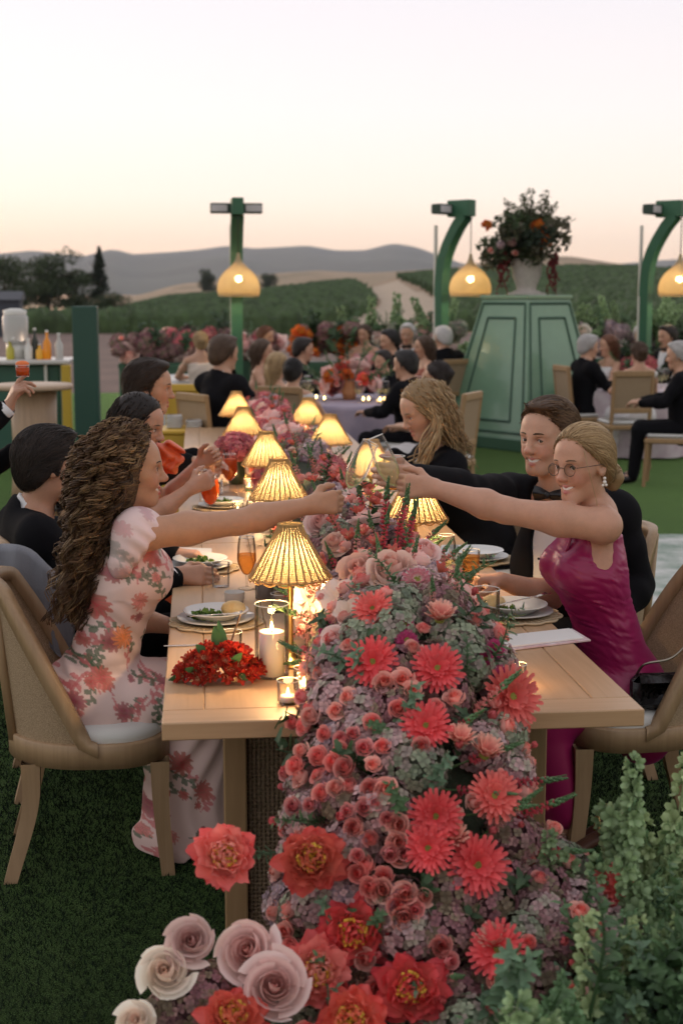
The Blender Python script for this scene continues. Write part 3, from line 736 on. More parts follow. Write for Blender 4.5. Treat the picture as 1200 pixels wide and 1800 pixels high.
def tumbler(p, lab, h=.09, r=.034, liq=None, fill=.4, group=None):
    t = thing('tumbler', lab, 'glass', p, group=group)
    MB().lathe(shell([(0, .0), (r * .9, .0), (r * .93, .004), (r, h)]), n=28).build('glass', GL, t)
    a = np.linspace(0, 2 * np.pi, 33); MB().tube(np.c_[r * np.cos(a), r * np.sin(a), 0 * a + h], .0011, 5, caps=False).build('rim', mat('glass_rim', (.8, .8, .78), rough=.1), t)
    if liq: MB().lathe([(0, .006), (r * .9, .006), (r * .95, h * fill), (0, h * fill)], n=28).build('drink', liq, t)
    return t
def wine_glass(p, lab, h=.2, r=.036, liq=WINE, fill=.45, stem=.075, M=None, flute=False, group=None):
    t = thing('champagne_flute' if flute else 'wine_glass', lab, 'glass', p, group=group)
    bowl = [(.004, stem), (.012, stem + .004), (r * .62, stem + (h - stem) * .12), (r * .95, stem + (h - stem) * .33), (r, stem + (h - stem) * .45), (r * .93, stem + (h - stem) * .75), (r * .80, h)]
    if flute: bowl = [(.003, stem), (.008, stem + .006), (r * .55, stem + (h - stem) * .10), (r * .86, stem + (h - stem) * .24), (r, stem + (h - stem) * .40), (r * .92, stem + (h - stem) * .7), (r * .76, h)]
    bz = bez(np.c_[np.array(bowl), np.zeros(len(bowl))], 5)[:, :2]
    MB().lathe(shell(bz, .001), n=30).build('bowl', GL, t)
    MB().lathe([(r * .95, 0), (r * .95, .0015), (.006, .006), (.0032, .012), (.003, stem * .6), (.0042, stem + .002)], n=24).build('stem', GL, t)
    rr = bz[-1, 0]; a = np.linspace(0, 2 * np.pi, 33); MB().tube(np.c_[rr * np.cos(a), rr * np.sin(a), 0 * a + h], .0014, 5, caps=False).build('rim', MATS['glass_rim'], t)
    if liq:
        zt = stem + (h - stem) * fill; q = [(max(a_ - .0015, 0), b_) for a_, b_ in bz if b_ < zt]; rt = np.interp(zt, bz[:, 1], bz[:, 0]) - .0015
        MB().lathe([(0, stem + .004)] + q + [(rt, zt), (0, zt)], n=30).build('drink', liq, t)
    if M is not None: t.rotation_euler = Matrix(M).to_euler()
    return t
flame_m = mat('flame', (1, .8, .4), emit=(1, .62, .20), estr=16)
wax_m = mat('white_wax', (.78, .74, .70), rough=.5, sss=.3); grey_wax = mat('grey_wax', (.34, .33, .35), rough=.5)
def candle_light(t, z, e):
    l = bpy.data.lights.new('candle_light', 'POINT'); l.energy = e; l.color = (1, .55, .2); l.shadow_soft_size = .012
    lo = bpy.data.objects.new('candle_light', l); COL.objects.link(lo); lo.parent = t; lo.location = (0, 0, z)
def hurricane(p, lab, h=.20, r=.046, ch=.125, cr=.034, wax=None, lit=True, group=None):
    t = thing('hurricane_candle', lab, 'candle', p, group=group)
    MB().lathe(shell([(0, 0), (r * .98, 0), (r, .004), (r, h)], .002), n=32).build('glass_cylinder', GL, t)
    a = np.linspace(0, 2 * np.pi, 41); MB().tube(np.c_[r * np.cos(a), r * np.sin(a), 0 * a + h], .0013, 5, caps=False).build('rim', MATS['glass_rim'], t)
    MB().lathe([(0, .004), (cr, .004), (cr, ch - .002), (cr * .95, ch), (cr * .7, ch - .002), (0, ch - .006)], n=28).build('pillar_candle', wax or wax_m, t)
    MB().tube([(0, 0, ch - .006), (.001, 0, ch + .009)], .0012, 5).build('wick', mat('wick', (.03, .02, .02)), t)
    if lit:
        MB().lathe([(0, ch + .002), (.0045, ch + .007), (.005, ch + .012), (.002, ch + .022), (0, ch + .028)], n=10).build('flame', flame_m, t); candle_light(t, ch + .04, .9)
    return t
def votive(p, lab, ribbed=False, h=.06, r=.028, group='small votive candles on the long table'):
    t = thing('votive_candle', lab, 'candle', p, group=group)
    if ribbed:
        mb = MB(); a = np.linspace(0, 2 * np.pi, 49)
        for k in range(9): mb.tube(np.c_[(r + .001 * np.sin(a * 24 + k)) * np.cos(a), (r + .001 * np.sin(a * 24 + k)) * np.sin(a), 0 * a + h * (k + .5) / 9], .0014, 4, caps=False)
        mb.build('ribbing', GL, t)
    MB().lathe(shell([(0, 0), (r * .9, 0), (r * .95, .003), (r, h)]), n=24).build('glass_cup', GL, t)
    a = np.linspace(0, 2 * np.pi, 33); MB().tube(np.c_[r * np.cos(a), r * np.sin(a), 0 * a + h], .0011, 5, caps=False).build('rim', MATS['glass_rim'], t)
    MB().lathe([(0, .005), (r * .72, .005), (r * .72, .02), (0, .02)], n=20).build('tealight', wax_m, t)
    MB().lathe([(0, .02), (.0035, .025), (.004, .029), (.0015, .037), (0, .042)], n=8).build('flame', flame_m, t); candle_light(t, .05, .45)
    return t
c = charger_setting(380, 1095, 'before the curly-haired woman'); salad(c + V(-.03, -.015, 0), 'green leaf salad on the plate of the curly-haired woman', .05, 60, 1)
bun(c + V(.055, .02, .002), 'round bread roll beside the leaf salad')
fork(c + V(.0, -.045, .013), V(1, .25, 0), 'fork lying on the plate of green salad', 0, .17)
knife(c + V(.03, -.055, .014), V(1, .12, 0), 'knife lying on the plate of green salad', 0, .18)
fork(on_table(345, 1136), V(1, .03, 0), 'gold fork lying on the oak beside the red bouquet')
c = charger_setting(352, 1000, 'before the dark-haired man holding a tumbler'); salad(c, 'dark leaf salad on the plate of the dark-haired man', .05, 40, 2)
def card(q, lab, m, name='menu_card', cat='menu'):
    o = MB(); q = np.array(q); top = q + V(0, 0, .004); n = len(q); o.add(np.vstack([q, top]), [tuple(range(n))[::-1], tuple(range(n, 2 * n))] + [(i, (i + 1) % n, n + (i + 1) % n, n + i) for i in range(n)])
    ob = o.build(name, m, smooth=False); return tag(ob, lab, cat)
paper_m = mat('paper', (.74, .72, .70), rough=.8)
z1 = V(0, 0, .0015)
card([on_table(306, 978) + z1, on_table(372, 980) + z1, on_table(372, 966) + z1, on_table(308, 964) + z1], 'white menu sheet beside the dark leaf salad', paper_m)
hurricane(on_table(478, 1188), 'lit white pillar candle in a glass cylinder beside the red bouquet')
hurricane(on_table(466, 1052), 'grey pillar candle in a glass cylinder behind the white cup', .115, .034, .1, .028, grey_wax, False)
hurricane(on_table(500, 1040), 'grey pillar candle in a glass cylinder under the lamp shade', .115, .034, .1, .028, grey_wax, False)
votive(on_table(506, 1236), 'plain glass votive candle at the bare table corner')
votive(on_table(535, 1212), 'ribbed glass votive candle touching the plain votive', True)
tumbler(on_table(405, 1162), 'empty clear tumbler behind the red bouquet', .085, .034)
tumbler(on_table(492, 1075), 'short clear tumbler behind the brass lamp stem', .06, .03)
MB().lathe(shell([(0, 0), (.03, 0), (.034, .01), (.035, .035)], .002), n=28).build('ramekin', china, loc=on_table(412, 1058)); tag(bpy.data.objects['ramekin'], 'small white cup behind the bread roll', 'cup')
wine_glass(on_table(434, 1035), 'amber wine glass behind the white cup', .185, .034, AMBER, .55, .05)
wine_glass(on_table(446, 960), 'clear wine glass behind the extended bare arm', .19, .034, WINE, .3)
wine_glass(on_table(470, 935), 'clear wine glass under the second woven lamp', .19, .033, WINE, .35)
for u, v, lab in ((370, 910, 'tall orange cocktail glass with a black straw'), (404, 865, 'orange cocktail glass with a black straw beyond the first one')):
    p = on_table(u, v); g = wine_glass(p, lab, .20, .042, ORANGE, .84, .06)
    MB().tube([(.005, 0, .09), (-.03, 0, .225)], .0032, 6).build('straw', mat('black_straw', (.01, .01, .01), rough=.4), g)
c = charger_setting(392, 893, 'before the woman in the orange dress'); salad(c, 'small salad on the plate of the woman in the orange dress', .05, 30, 5)
charger_setting(352, 852, 'before the man beside the orange dress')
tumbler(on_table(437, 925), 'tumbler of amber drink beside the tall orange cocktail', .075, .032, AMBER, .5)
votive(on_table(438, 862), 'votive candle under the third woven lamp'); votive(on_table(452, 905), 'votive candle between the amber tumbler and a woven lamp')
votive(on_table(418, 905), 'votive candle beside the salad of the woman in the orange dress')
# right side
c = charger_setting(905, 1083, 'before the woman in the magenta dress'); bun(c + V(-.065, .03, .0), 'round bread roll seen through the glass cylinder')
salad(c + V(-.03, -.02, 0), 'few salad leaves left on the plate of the woman in magenta', .03, 12, 7)
fork(c + V(.02, 0, .028), V(1, .35, 0), 'fork resting across the plate of the woman in magenta', .12, .19); knife(c + V(.035, .012, .028), V(1, .3, 0), 'knife resting across the plate of the woman in magenta', .12, .2)
knife(on_table(930, 1116), V(1, .03, 0), 'knife lying on the oak beside the folded menus', 0, .2)
print_m = mat('printed_menu', (.72, .68, .70), rough=.7, col2=(.55, .30, .32), vscale=9)
card([on_table(842, 1128) + z1, on_table(872, 1148) + z1, on_table(1038, 1128) + z1, on_table(1005, 1108) + z1], 'printed menu folder lying at the corner seat of the magenta dress', print_m)
card([on_table(872, 1124) + z1 * 4.2, on_table(890, 1143) + z1 * 4.2, on_table(1025, 1127) + z1 * 4.2, on_table(1000, 1110) + z1 * 4.2], 'white menu sheet on top of the printed folder', paper_m)
hurricane(on_table(850, 1138), 'white pillar candle in a tall glass cylinder beside the magenta dress plate', .175, .044, .085, .03, None, False)
votive(on_table(868, 1180), 'votive candle tucked against the gerberas'); votive(on_table(906, 1206), 'votive candle standing on bare oak beside a gerbera')
c = charger_setting(838, 985, 'before the man in the bow tie')
card([on_table(770, 985) + V(0, 0, .02), on_table(838, 985) + V(0, 0, .02), on_table(842, 968) + V(0, 0, .02), on_table(776, 968) + V(0, 0, .02)], 'pale napkin folded on the plate of the man in the bow tie', mat('napkin_cloth', (.66, .68, .70), rough=.9), 'napkin', 'napkin')
nm = MB(); b0 = on_table(798, 990); nm.add([b0 + V(-.02, 0, .015), b0 + V(.02, 0, .015), b0 + V(.02, .012, .065), b0 + V(.0, .014, .075), b0 + V(-.02, .012, .065)], [(0, 1, 2, 3, 4)]); nm.add([b0 + V(-.02, .002, .015), b0 + V(.02, .002, .015), b0 + V(.02, .014, .065), b0 + V(.0, .016, .075), b0 + V(-.02, .014, .065)], [(4, 3, 2, 1, 0)])
tag(nm.build('place_card', mat('blue_card', (.62, .68, .74), rough=.7, col2=(.16, .30, .45), vscale=40), smooth=False), 'small blue and white place card behind the wine glass', 'place card')
tumbler(on_table(827, 1022), 'straight glass of sparkling wine beside the resting fist', .115, .032, AMBER, .82)
wine_glass(on_table(783, 1025), 'white wine glass between the flowers and the place card', .175, .036, WINE, .2, .06)
card([on_table(1, 1) * 0 + V(.92, 6.35, TZ + .002), V(1.06, 6.35, TZ + .002), V(1.06, 6.55, TZ + .002), V(.92, 6.55, TZ + .002)], 'white menu sheet before the blonde woman in black', paper_m)
charger_setting(663, 815, 'before the blonde woman in black')
# =================================================================== FLOWERS
petal_m = mat('petal', attr='Col', rough=.55, transl=.28, spec=.3, objvar=.16)
leafy_m = mat('leaf_green', attr='Col', rough=.5, transl=.25, spec=.4, objvar=.2)
stem_m = mat('green_stem', (.10, .17, .06), rough=.6)
pollen_m = mat('stamens', (.75, .45, .05), rough=.8, bump=.5, bscale=300)
eye_m = mat('flower_eye', (.30, .30, .06), rough=.9, bump=.8, bscale=500, objvar=.3)
def petal(mb, L, W, M, c0, c1, r, cup=.3, curl=.2, ruf=0, nu=5, nv=3, tipw=.6, base=0.0):
    """a petal along +x rising towards +z; M places it; colours base->tip"""
    if tipw < .2: return rpetal(mb, L, W, M, c0, c1, r, cup, curl, ruf)
    G = np.zeros((nu, nv, 3)); C = np.zeros((nu, nv, 3)); ph = r.uniform(0, 6.28)
    for i in range(nu):
        s = i / (nu - 1); wd = W * (math.sin(math.pi * min(1, (.18 + s * .82) ** (.7 + tipw))) if s < .999 else .45)
        for j in range(nv):
            q = (j / (nv - 1) - .5) * 2
            x = base + L * s - (abs(q) ** 2) * L * .06 * s; y = q * wd * .5; z = cup * L * s * s + curl * W * q * q + ruf * math.sin(5 * q + ph + 3 * s) * s
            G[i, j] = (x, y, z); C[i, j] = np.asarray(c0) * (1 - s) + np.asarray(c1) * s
    C *= r.uniform(.86, 1.12)
    mb.grid((G.reshape(-1, 3) @ np.asarray(M).T).reshape(G.shape), col=np.clip(C, 0, 1))
def rpetal(mb, L, W, M, c0, c1, r, cup, curl, ruf):
    S_ = (0, .3, .6, .84, .96, 1.0); nv = 6; G = np.zeros((6, nv, 3)); C = np.zeros((6, nv, 3)); ph = r.uniform(0, 6.28); nt = r.uniform(.0, .07)
    for i, s in enumerate(S_):
        wd = W * min(1, .38 + s * 1.05) * (1 - max(0, s - .55) ** 2 * 2.4)
        for j in range(nv):
            q = (j / (nv - 1) - .5) * 2; xs = s * (1 - .16 * s * abs(q) ** 2.5 - nt * s * math.cos(q * 5 + ph))
            G[i, j] = (L * xs, q * wd * .5, cup * L * s * s + curl * W * q * q * (.5 + .5 * s) + ruf * math.sin(5 * q + ph + 3 * s) * s); C[i, j] = np.asarray(c0) * (1 - s) + np.asarray(c1) * s
    C *= r.uniform(.86, 1.12); mb.grid((G.reshape(-1, 3) @ np.asarray(M).T).reshape(G.shape), col=np.clip(C, 0, 1))
RZ = lambda a: rotm((0, 0, 1), a); RY = lambda a: rotm((0, 1, 0), a)
TPL = {}
def shift(mb, d):
    mb.v[-1] = mb.v[-1] + d
def T_gerbera(key, c0, c1, eye=(.30, .33, .07), R0=.052, n=26, droop=.12, seed=0):
    r = np.random.default_rng(seed); mb = MB()
    for lay, (k, L, up, z) in enumerate(((n, R0, -droop, 0), (n - 4, R0 * .82, -.18 - droop, .003), (n - 6, R0 * .45, -.5, .005))):
        for i in range(k):
            a = (i + .5 * lay + r.uniform(-.25, .25)) * 2 * np.pi / k
            petal(mb, L * r.uniform(.9, 1.05), R0 * .31, RZ(a) @ RY(up + r.normal(0, .08)), c0, c1, r, .05, .12, 0, 6, 3, .22, R0 * .14); shift(mb, V(0, 0, z))
    e = MB(); e.lathe([(0, .010), (R0 * .10, .010), (R0 * .2, .008), (R0 * .26, .004), (R0 * .24, 0)], n=14)
    for i in range(22):
        a = r.uniform(0, 6.28); q = R0 * .25 * math.sqrt(r.random()); e.ball((q * math.cos(a), q * math.sin(a), .009), .0022, 4)
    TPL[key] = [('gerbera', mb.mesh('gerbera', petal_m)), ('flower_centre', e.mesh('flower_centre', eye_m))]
def T_rose(key, cin, cout, R0=.02, layers=((3, .17, 1.16, -.02), (3, .36, 1.12, .0), (4, .58, 1.0, .06), (5, .82, .80, .26)), seed=0, ruf=.03):
    """wrapped cups: each petal is a slice of a bowl, its radius growing round the spiral, its lip rolling outwards"""
    r = np.random.default_rng(seed); mb = MB(); nl = len(layers)
    for li, (k, q, ht, fl) in enumerate(layers):
        f = li / (nl - 1)
        for i in range(k):
            a0 = (i + .37 * li + r.uniform(-.12, .12)) * 2 * np.pi / k; half = np.pi / k * (1.35 if li else 1.6); c = (np.asarray(cin) * (1 - f) + np.asarray(cout) * f) * r.uniform(.88, 1.12)
            ns, nv = 6, 7; G = np.zeros((ns, nv, 3)); C = np.zeros((ns, nv, 3)); ph = r.uniform(0, 6.28); hh = ht * r.uniform(.90, 1.06); fo = fl * r.uniform(.5, 1.7); q = q * r.uniform(.92, 1.08)
            for si in range(ns):
                s_ = si / (ns - 1)
                for j in range(nv):
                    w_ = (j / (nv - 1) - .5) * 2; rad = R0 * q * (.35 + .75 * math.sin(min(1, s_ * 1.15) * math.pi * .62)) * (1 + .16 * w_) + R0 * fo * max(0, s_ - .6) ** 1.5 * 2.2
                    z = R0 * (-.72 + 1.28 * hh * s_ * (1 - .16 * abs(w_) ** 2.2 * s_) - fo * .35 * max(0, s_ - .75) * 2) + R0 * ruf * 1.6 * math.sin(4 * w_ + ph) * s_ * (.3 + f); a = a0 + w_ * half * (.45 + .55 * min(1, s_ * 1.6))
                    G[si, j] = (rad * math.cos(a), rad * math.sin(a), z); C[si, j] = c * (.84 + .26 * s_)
            J_ = rotm(unit(V(*r.normal(size=2), .1)), r.normal(0, .10 + .10 * f)); mb.grid((G.reshape(-1, 3) @ J_.T + r.normal(0, R0 * .03, 3)).reshape(G.shape), col=np.clip(C, 0, 1))
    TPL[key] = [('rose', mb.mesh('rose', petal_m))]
def T_bud(key, c, seed):
    r = np.random.default_rng(seed); mb = MB()
    for i in range(7): petal(mb, .022, .02, RZ(i * 2.4) @ RY(-1.25 + .05 * i), np.asarray(c) * .9, np.asarray(c) * 1.1, r, .25, .35, 0, 4, 3, .0)
    TPL[key] = [('rose_bud', mb.mesh('rose_bud', petal_m))]
def T_peony(key, cin, cout, seed, R0=.062):
    r = np.random.default_rng(seed); mb = MB()
    for li, (k, q, up) in enumerate(((11, .30, 1.15), (12, .48, .95), (12, .66, .72), (12, .85, .45), (11, 1.0, .15), (9, 1.05, -.2))):
        f = li / 5
        for i in range(k):
            a = (i + .5 * li + r.uniform(-.4, .4)) * 2 * np.pi / k; c = (np.asarray(cin) * (1 - f) + np.asarray(cout) * f) * r.uniform(.85, 1.15)
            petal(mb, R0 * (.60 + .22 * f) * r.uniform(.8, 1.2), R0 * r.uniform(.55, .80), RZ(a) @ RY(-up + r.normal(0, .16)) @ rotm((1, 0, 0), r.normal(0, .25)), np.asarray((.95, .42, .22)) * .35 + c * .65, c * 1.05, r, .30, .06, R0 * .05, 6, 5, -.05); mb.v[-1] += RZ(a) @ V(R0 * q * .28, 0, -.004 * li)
    e = MB()
    for i in range(90):
        a = r.uniform(0, 6.28); q = R0 * .42 * math.sqrt(r.random()); e.tube([(q * .5 * math.cos(a), q * .5 * math.sin(a), 0), (q * math.cos(a), q * math.sin(a), R0 * .46 * r.uniform(.7, 1.1))], [.0013, .003], 4)
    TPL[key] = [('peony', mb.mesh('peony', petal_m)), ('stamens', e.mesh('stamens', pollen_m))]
def T_hydrangea(key, cols, seed, R0=.07, n=150, fl=.0135):
    r = np.random.default_rng(seed); mb = MB()
    for i in range(n):
        z = 1 - 1.55 * (i + .5) / n; a = i * 2.39996; s = math.sqrt(max(0, 1 - z * z)); d = V(s * math.cos(a), s * math.sin(a), z)
        d = unit(d + r.normal(0, .09, 3)); p = d * R0 * r.uniform(.84, 1.06) * V(1, 1, .86); t1 = unit(np.cross(d, r.normal(size=3))); t2 = np.cross(d, t1)
        c = np.asarray(cols[r.integers(len(cols))]) * r.uniform(.7, 1.25); f = fl * r.uniform(.8, 1.2)
        for k in range(4):
            b = k * np.pi / 2; u = t1 * math.cos(b) + t2 * math.sin(b); w_ = np.cross(d, u); lift = d * f * r.uniform(-.1, .4)
            v = [p, p + u * f * .62 + w_ * f * .5 + lift * .6, p + u * f * 1.05 + lift, p + u * f * .62 - w_ * f * .5 + lift * .4]
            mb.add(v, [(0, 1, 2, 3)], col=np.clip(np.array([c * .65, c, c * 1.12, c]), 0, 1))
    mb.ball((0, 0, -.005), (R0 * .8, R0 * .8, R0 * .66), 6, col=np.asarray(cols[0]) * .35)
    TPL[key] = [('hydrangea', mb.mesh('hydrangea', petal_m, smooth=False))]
def T_snap(key, c, seed, L=.17):
    r = np.random.default_rng(seed); mb = MB(); st = MB()
    st.tube(bez([(0, 0, -.06), (.004, .003, L * .5), (0, .008, L)]), np.linspace(.0032, .0015, 25), 5, col=(.10, .19, .07))
    for i in range(20):
        f = i / 19; z = L * (.02 + .62 * f); a = i * 2.4; s = .016 * (1 - .45 * f)
        for k in range(4):
            petal(mb, s, s * .95, RZ(a + (k - 1.5) * .7) @ RY(-.15 - .4 * (k % 2)), np.asarray(c) * .8, np.asarray(c) * r.uniform(.9, 1.2), r, .2, .2, .001, 4, 3); mb.v[-1] += V(0, 0, z) + RZ(a) @ V(.004, 0, 0)
    for i in range(26):
        f = i / 25; z = L * (.6 + .4 * f); a = i * 2.4; s = .007 * (1.1 - .6 * f); st.ball(RZ(a) @ V(.0065 * (1.15 - f), 0, 0) + V(0, 0, z), (s * .7, s * .7, s), 4, col=np.asarray((.14, .27, .12)) * r.uniform(.7, 1.3))
    TPL[key] = [('snapdragon', mb.mesh('snapdragon', petal_m)), ('stem', st.mesh('stem', leafy_m))]
def T_leafy(key, c, seed, L=.3, n=34, ls=.028, bell=False):
    r = np.random.default_rng(seed); mb = MB(); bx = r.uniform(-.09, .09) * L / .3; mb.tube(bez([(0, 0, -.1), (bx * .25, 0, L * .5), (bx, .02, L)]), np.linspace(.004, .0018, 25), 5, col=np.asarray(c) * .9)
    for i in range(n):
        f = i / (n - 1); z = L * (.08 + .92 * f); a = i * 2.4 + r.uniform(-.3, .3); s = ls * (1.15 - .5 * f) * r.uniform(.8, 1.2)
        if bell:
            for k in range(5): petal(mb, s * .75, s * .62, RZ(a) @ RY(-.2) @ rotm((1, 0, 0), k * 1.2566) @ RY(-.55), np.asarray(c) * .8, np.asarray(c) * r.uniform(.9, 1.35), r, .25, .2, .001, 4, 3); mb.v[-1] += V(bx * f * f, 0, z) + RZ(a) @ V(.014, 0, 0)
        else:
            petal(mb, s * 1.5, s * .8, RZ(a) @ RY(-r.uniform(.0, .8)), np.asarray(c) * .75, np.asarray(c) * r.uniform(.85, 1.3), r, -.1, .18, .001, 5, 3, .3); mb.v[-1] += V(bx * f * f, 0, z)
    TPL[key] = [('leafy_stem', mb.mesh('leafy_stem', leafy_m))]
def T_alstro(key, c, seed, R0=.03):
    r = np.random.default_rng(seed); mb = MB()
    for i in range(6): petal(mb, R0 * r.uniform(.9, 1.1), R0 * .55, RZ(i * 1.047) @ RY(-.75 + .15 * (i % 2)), np.asarray((.85, .55, .20)) * .25 + np.asarray(c) * .75, np.asarray(c) * r.uniform(.8, 1.2), r, .1, .25, .001, 5, 3)
    for i in range(5): mb.tube([(0, 0, 0), (.006 * math.cos(i), .006 * math.sin(i), R0 * .6)], .0008, 4, col=(.8, .5, .3))
    TPL[key] = [('alstroemeria', mb.mesh('alstroemeria', petal_m))]
def T_lily(key, c0, c1, seed, R0=.06):
    r = np.random.default_rng(seed); mb = MB()
    for i in range(5): petal(mb, R0 * r.uniform(.85, 1.15), R0 * .85, RZ(i * 1.257 + r.uniform(-.2, .2)) @ RY(-.4 + r.normal(0, .2)), c0, c1, r, -.15, .22, R0 * .07, 6, 5, .1)
    TPL[key] = [('orchid', mb.mesh('orchid', petal_m))]
CORAL = (.86, .16, .13); 
T_gerbera('gerbera', (.80, .045, .055), (.93, .15, .16), seed=1); T_gerbera('gerbera2', (.82, .08, .07), (.94, .23, .20), seed=2)
T_gerbera('gerbera_pale', (.72, .10, .08), (.90, .52, .42), seed=3, R0=.048, droop=.75)
T_gerbera('daisy', (.72, .55, .45), (.62, .16, .22), R0=.033, n=30, seed=4, droop=.05); T_gerbera('aster', (.45, .03, .12), (.55, .06, .20), R0=.026, n=30, seed=5, droop=.05)
T_rose('spray', (.86, .20, .19), (.90, .40, .36), .0205, seed=1); T_rose('spray2', (.90, .30, .25), (.92, .52, .45), .0225, seed=2); T_rose('spray3', (.78, .20, .22), (.84, .40, .38), .018, seed=3)
BIG = ((2, .13, 1.22, -.02), (3, .27, 1.22, .0), (3, .44, 1.16, .02), (4, .62, 1.05, .08), (4, .84, .88, .26), (5, 1.02, .66, .55))
T_rose('blush', (.86, .50, .46), (.92, .70, .66), .048, BIG, 4, .05); T_rose('blush2', (.86, .48, .40), (.92, .70, .60), .055, BIG, 5, .06); T_rose('cream', (.88, .68, .58), (.88, .83, .74), .046, BIG, 6, .05)
T_bud('bud', (.70, .16, .17), 1); T_bud('bud2', (.76, .34, .30), 2)
T_peony('peony', (.96, .28, .17), (.93, .14, .13), 1); T_peony('peony2', (.90, .14, .13), (.88, .10, .13), 2); T_peony('peony3', (.96, .42, .34), (.92, .18, .19), 3)
T_hydrangea('hyd_mauve', [(.56, .32, .34), (.66, .44, .44), (.55, .38, .39), (.47, .42, .34)], 1); T_hydrangea('hyd_green', [(.36, .42, .29), (.48, .50, .36), (.28, .34, .24), (.46, .38, .34)], 2)
T_hydrangea('hyd_wine', [(.32, .15, .17), (.42, .23, .23), (.46, .29, .27), (.28, .22, .15)], 3); T_hydrangea('hyd_pink', [(.70, .20, .22), (.78, .30, .28), (.66, .14, .18)], 4)
T_hydrangea('hyd_lav', [(.54, .40, .46), (.64, .52, .54), (.48, .36, .42), (.66, .46, .46)], 5)
T_snap('snap', (.74, .13, .17), 1); T_snap('snap2', (.86, .46, .42), 2); T_snap('snap3', (.82, .36, .33), 3, .17)
T_leafy('bells', (.30, .43, .22), 1, .30, 26, .044, True); T_leafy('bells2', (.20, .34, .17), 2, .24, 22, .040, True); T_leafy('bells3', (.38, .48, .24), 6, .34, 24, .042, True); T_leafy('sprig', (.10, .19, .08), 3, .2, 26, .024); T_leafy('mint', (.16, .27, .16), 4, .16, 24, .022)
T_leafy('darkleaf', (.05, .10, .04), 5, .18, 16, .04)
T_alstro('alst', (.52, .025, .02), 1); T_alstro('alst2', (.75, .16, .14), 2); T_alstro('alst3', (.42, .015, .015), 3)
T_lily('orchid', (.86, .66, .50), (.88, .72, .66), 1); T_lily('orchid2', (.84, .50, .36), (.86, .62, .52), 2, .05)
T_peony('orange_bloom', (.86, .30, .06), (.84, .22, .04), 9, .055)
def frame_of(n, spin):
    n = unit(n); a = unit(np.cross(n, V(.31, .17, .93) if abs(n[2]) < .9 else V(1, .2, 0))); b = np.cross(n, a)
    M = np.stack([a, b, n], 1) @ RZ(spin); return Matrix(M.tolist())
def plant(parent, key, p, n, s=1.0, spin=None, stem=0, r=rng):
    """one blossom (with its centre as a sub-part), child of its arrangement; the arrangement's Empty has no rotation"""
    spin = r.uniform(0, 6.28) if spin is None else spin
    first = None
    for nm, me in TPL[key]:
        o = bpy.data.objects.new(nm, me); COL.objects.link(o)
        if first is None:
            first = o; o.parent = parent; M = frame_of(n, spin).to_4x4(); M.translation = Vector([float(q) for q in (np.asarray(p) - np.array(parent.location))])
            o.matrix_local = M @ Matrix.Scale(float(s), 4)
        else: o.parent = first
    if stem:
        L = stem / s; mb = MB().tube(bez([(0, 0, 0), (.01, .0, -L * .4), (.03, .02, -L)]), .0035 / s, 6); so_ = mb.build('stem', stem_m, first)
    return first
# --- the mound the blossoms sit on: round cones (point, radius)
def seg_d(p, a, b, ra, rb):
    a = np.asarray(a, float); b = np.asarray(b, float); t = np.clip(((p - a) @ (b - a)) / ((b - a) @ (b - a)), 0, 1)
    return np.linalg.norm(p - a - t[..., None] * (b - a), axis=-1) - (ra + (rb - ra) * t)
MOUND = [((.50, 11.0, .82), (.52, 7.5, .82), .16, .17), ((.52, 7.5, .82), (.54, 5.2, .82), .17, .19), ((.54, 5.2, .82), (.53, 4.2, .84), .19, .20), ((.53, 4.2, .84), (.53, 3.72, .84), .20, .20),
         ((.53, 3.72, .84), (.52, 3.42, .80), .20, .23), ((.52, 3.42, .80), (.47, 3.12, .55), .23, .26), ((.47, 3.12, .55), (.45, 2.95, .16), .26, .30), ((.60, 3.05, .35), (.85, 2.75, .12), .26, .26), ((.35, 3.0, .2), (.22, 2.75, .12), .22, .18), ((.5, 2.9, .15), (.6, 2.65, .1), .26, .24)]
def mound(p):
    p = np.asarray(p, float); return np.min([seg_d(p, *m) for m in MOUND], axis=0)
def mgrad(p):
    e = 1e-3; return unit([mound(p + V(e, 0, 0)) - mound(p - V(e, 0, 0)), mound(p + V(0, e, 0)) - mound(p - V(0, e, 0)), mound(p + V(0, 0, e)) - mound(p - V(0, 0, e))])
def hit(u, v, off=0.0):
    d = ray(u, v); t = 1.8
    for _ in range(90):
        q = mound(CAM + d * t) - off
        if q < .0015: return CAM + d * t
        t += max(q, .001)
        if t > 14: return None
    return None
CASC = thing('flower_cascade', 'cascade of coral gerberas, roses and greenery spilling off the table end', 'flower arrangement', (.5, 3.1, 0))
RUN = thing('flower_runner', 'low runner of roses, stock and hydrangea along the table centre', 'flower arrangement', (.52, 5.0, TZ))
used = []
def free(p, d): return all((p[0] - q[0]) ** 2 + (p[1] - q[1]) ** 2 + (p[2] - q[2]) ** 2 > d * d for q in used)
def at_px(key, u, v, s=1.0, out_=.02, face=None, up=.0, parent=None, stem=0, dist=None):
    p = hit(u, v, out_) if dist is None else P(u, v, y=dist)
    if p is None: return
    n = mgrad(p) if dist is None else unit(CAM - p) * .6 + V(0, 0, .5)
    if face is not None: n = unit(n * (1 - face) + unit(CAM - p) * face)
    n = unit(n + V(0, 0, up) + rng.normal(0, .08, 3))
    used.append(tuple(p)); return plant(parent or (CASC if p[1] < 3.62 else RUN), key, p, n, s, stem=stem)
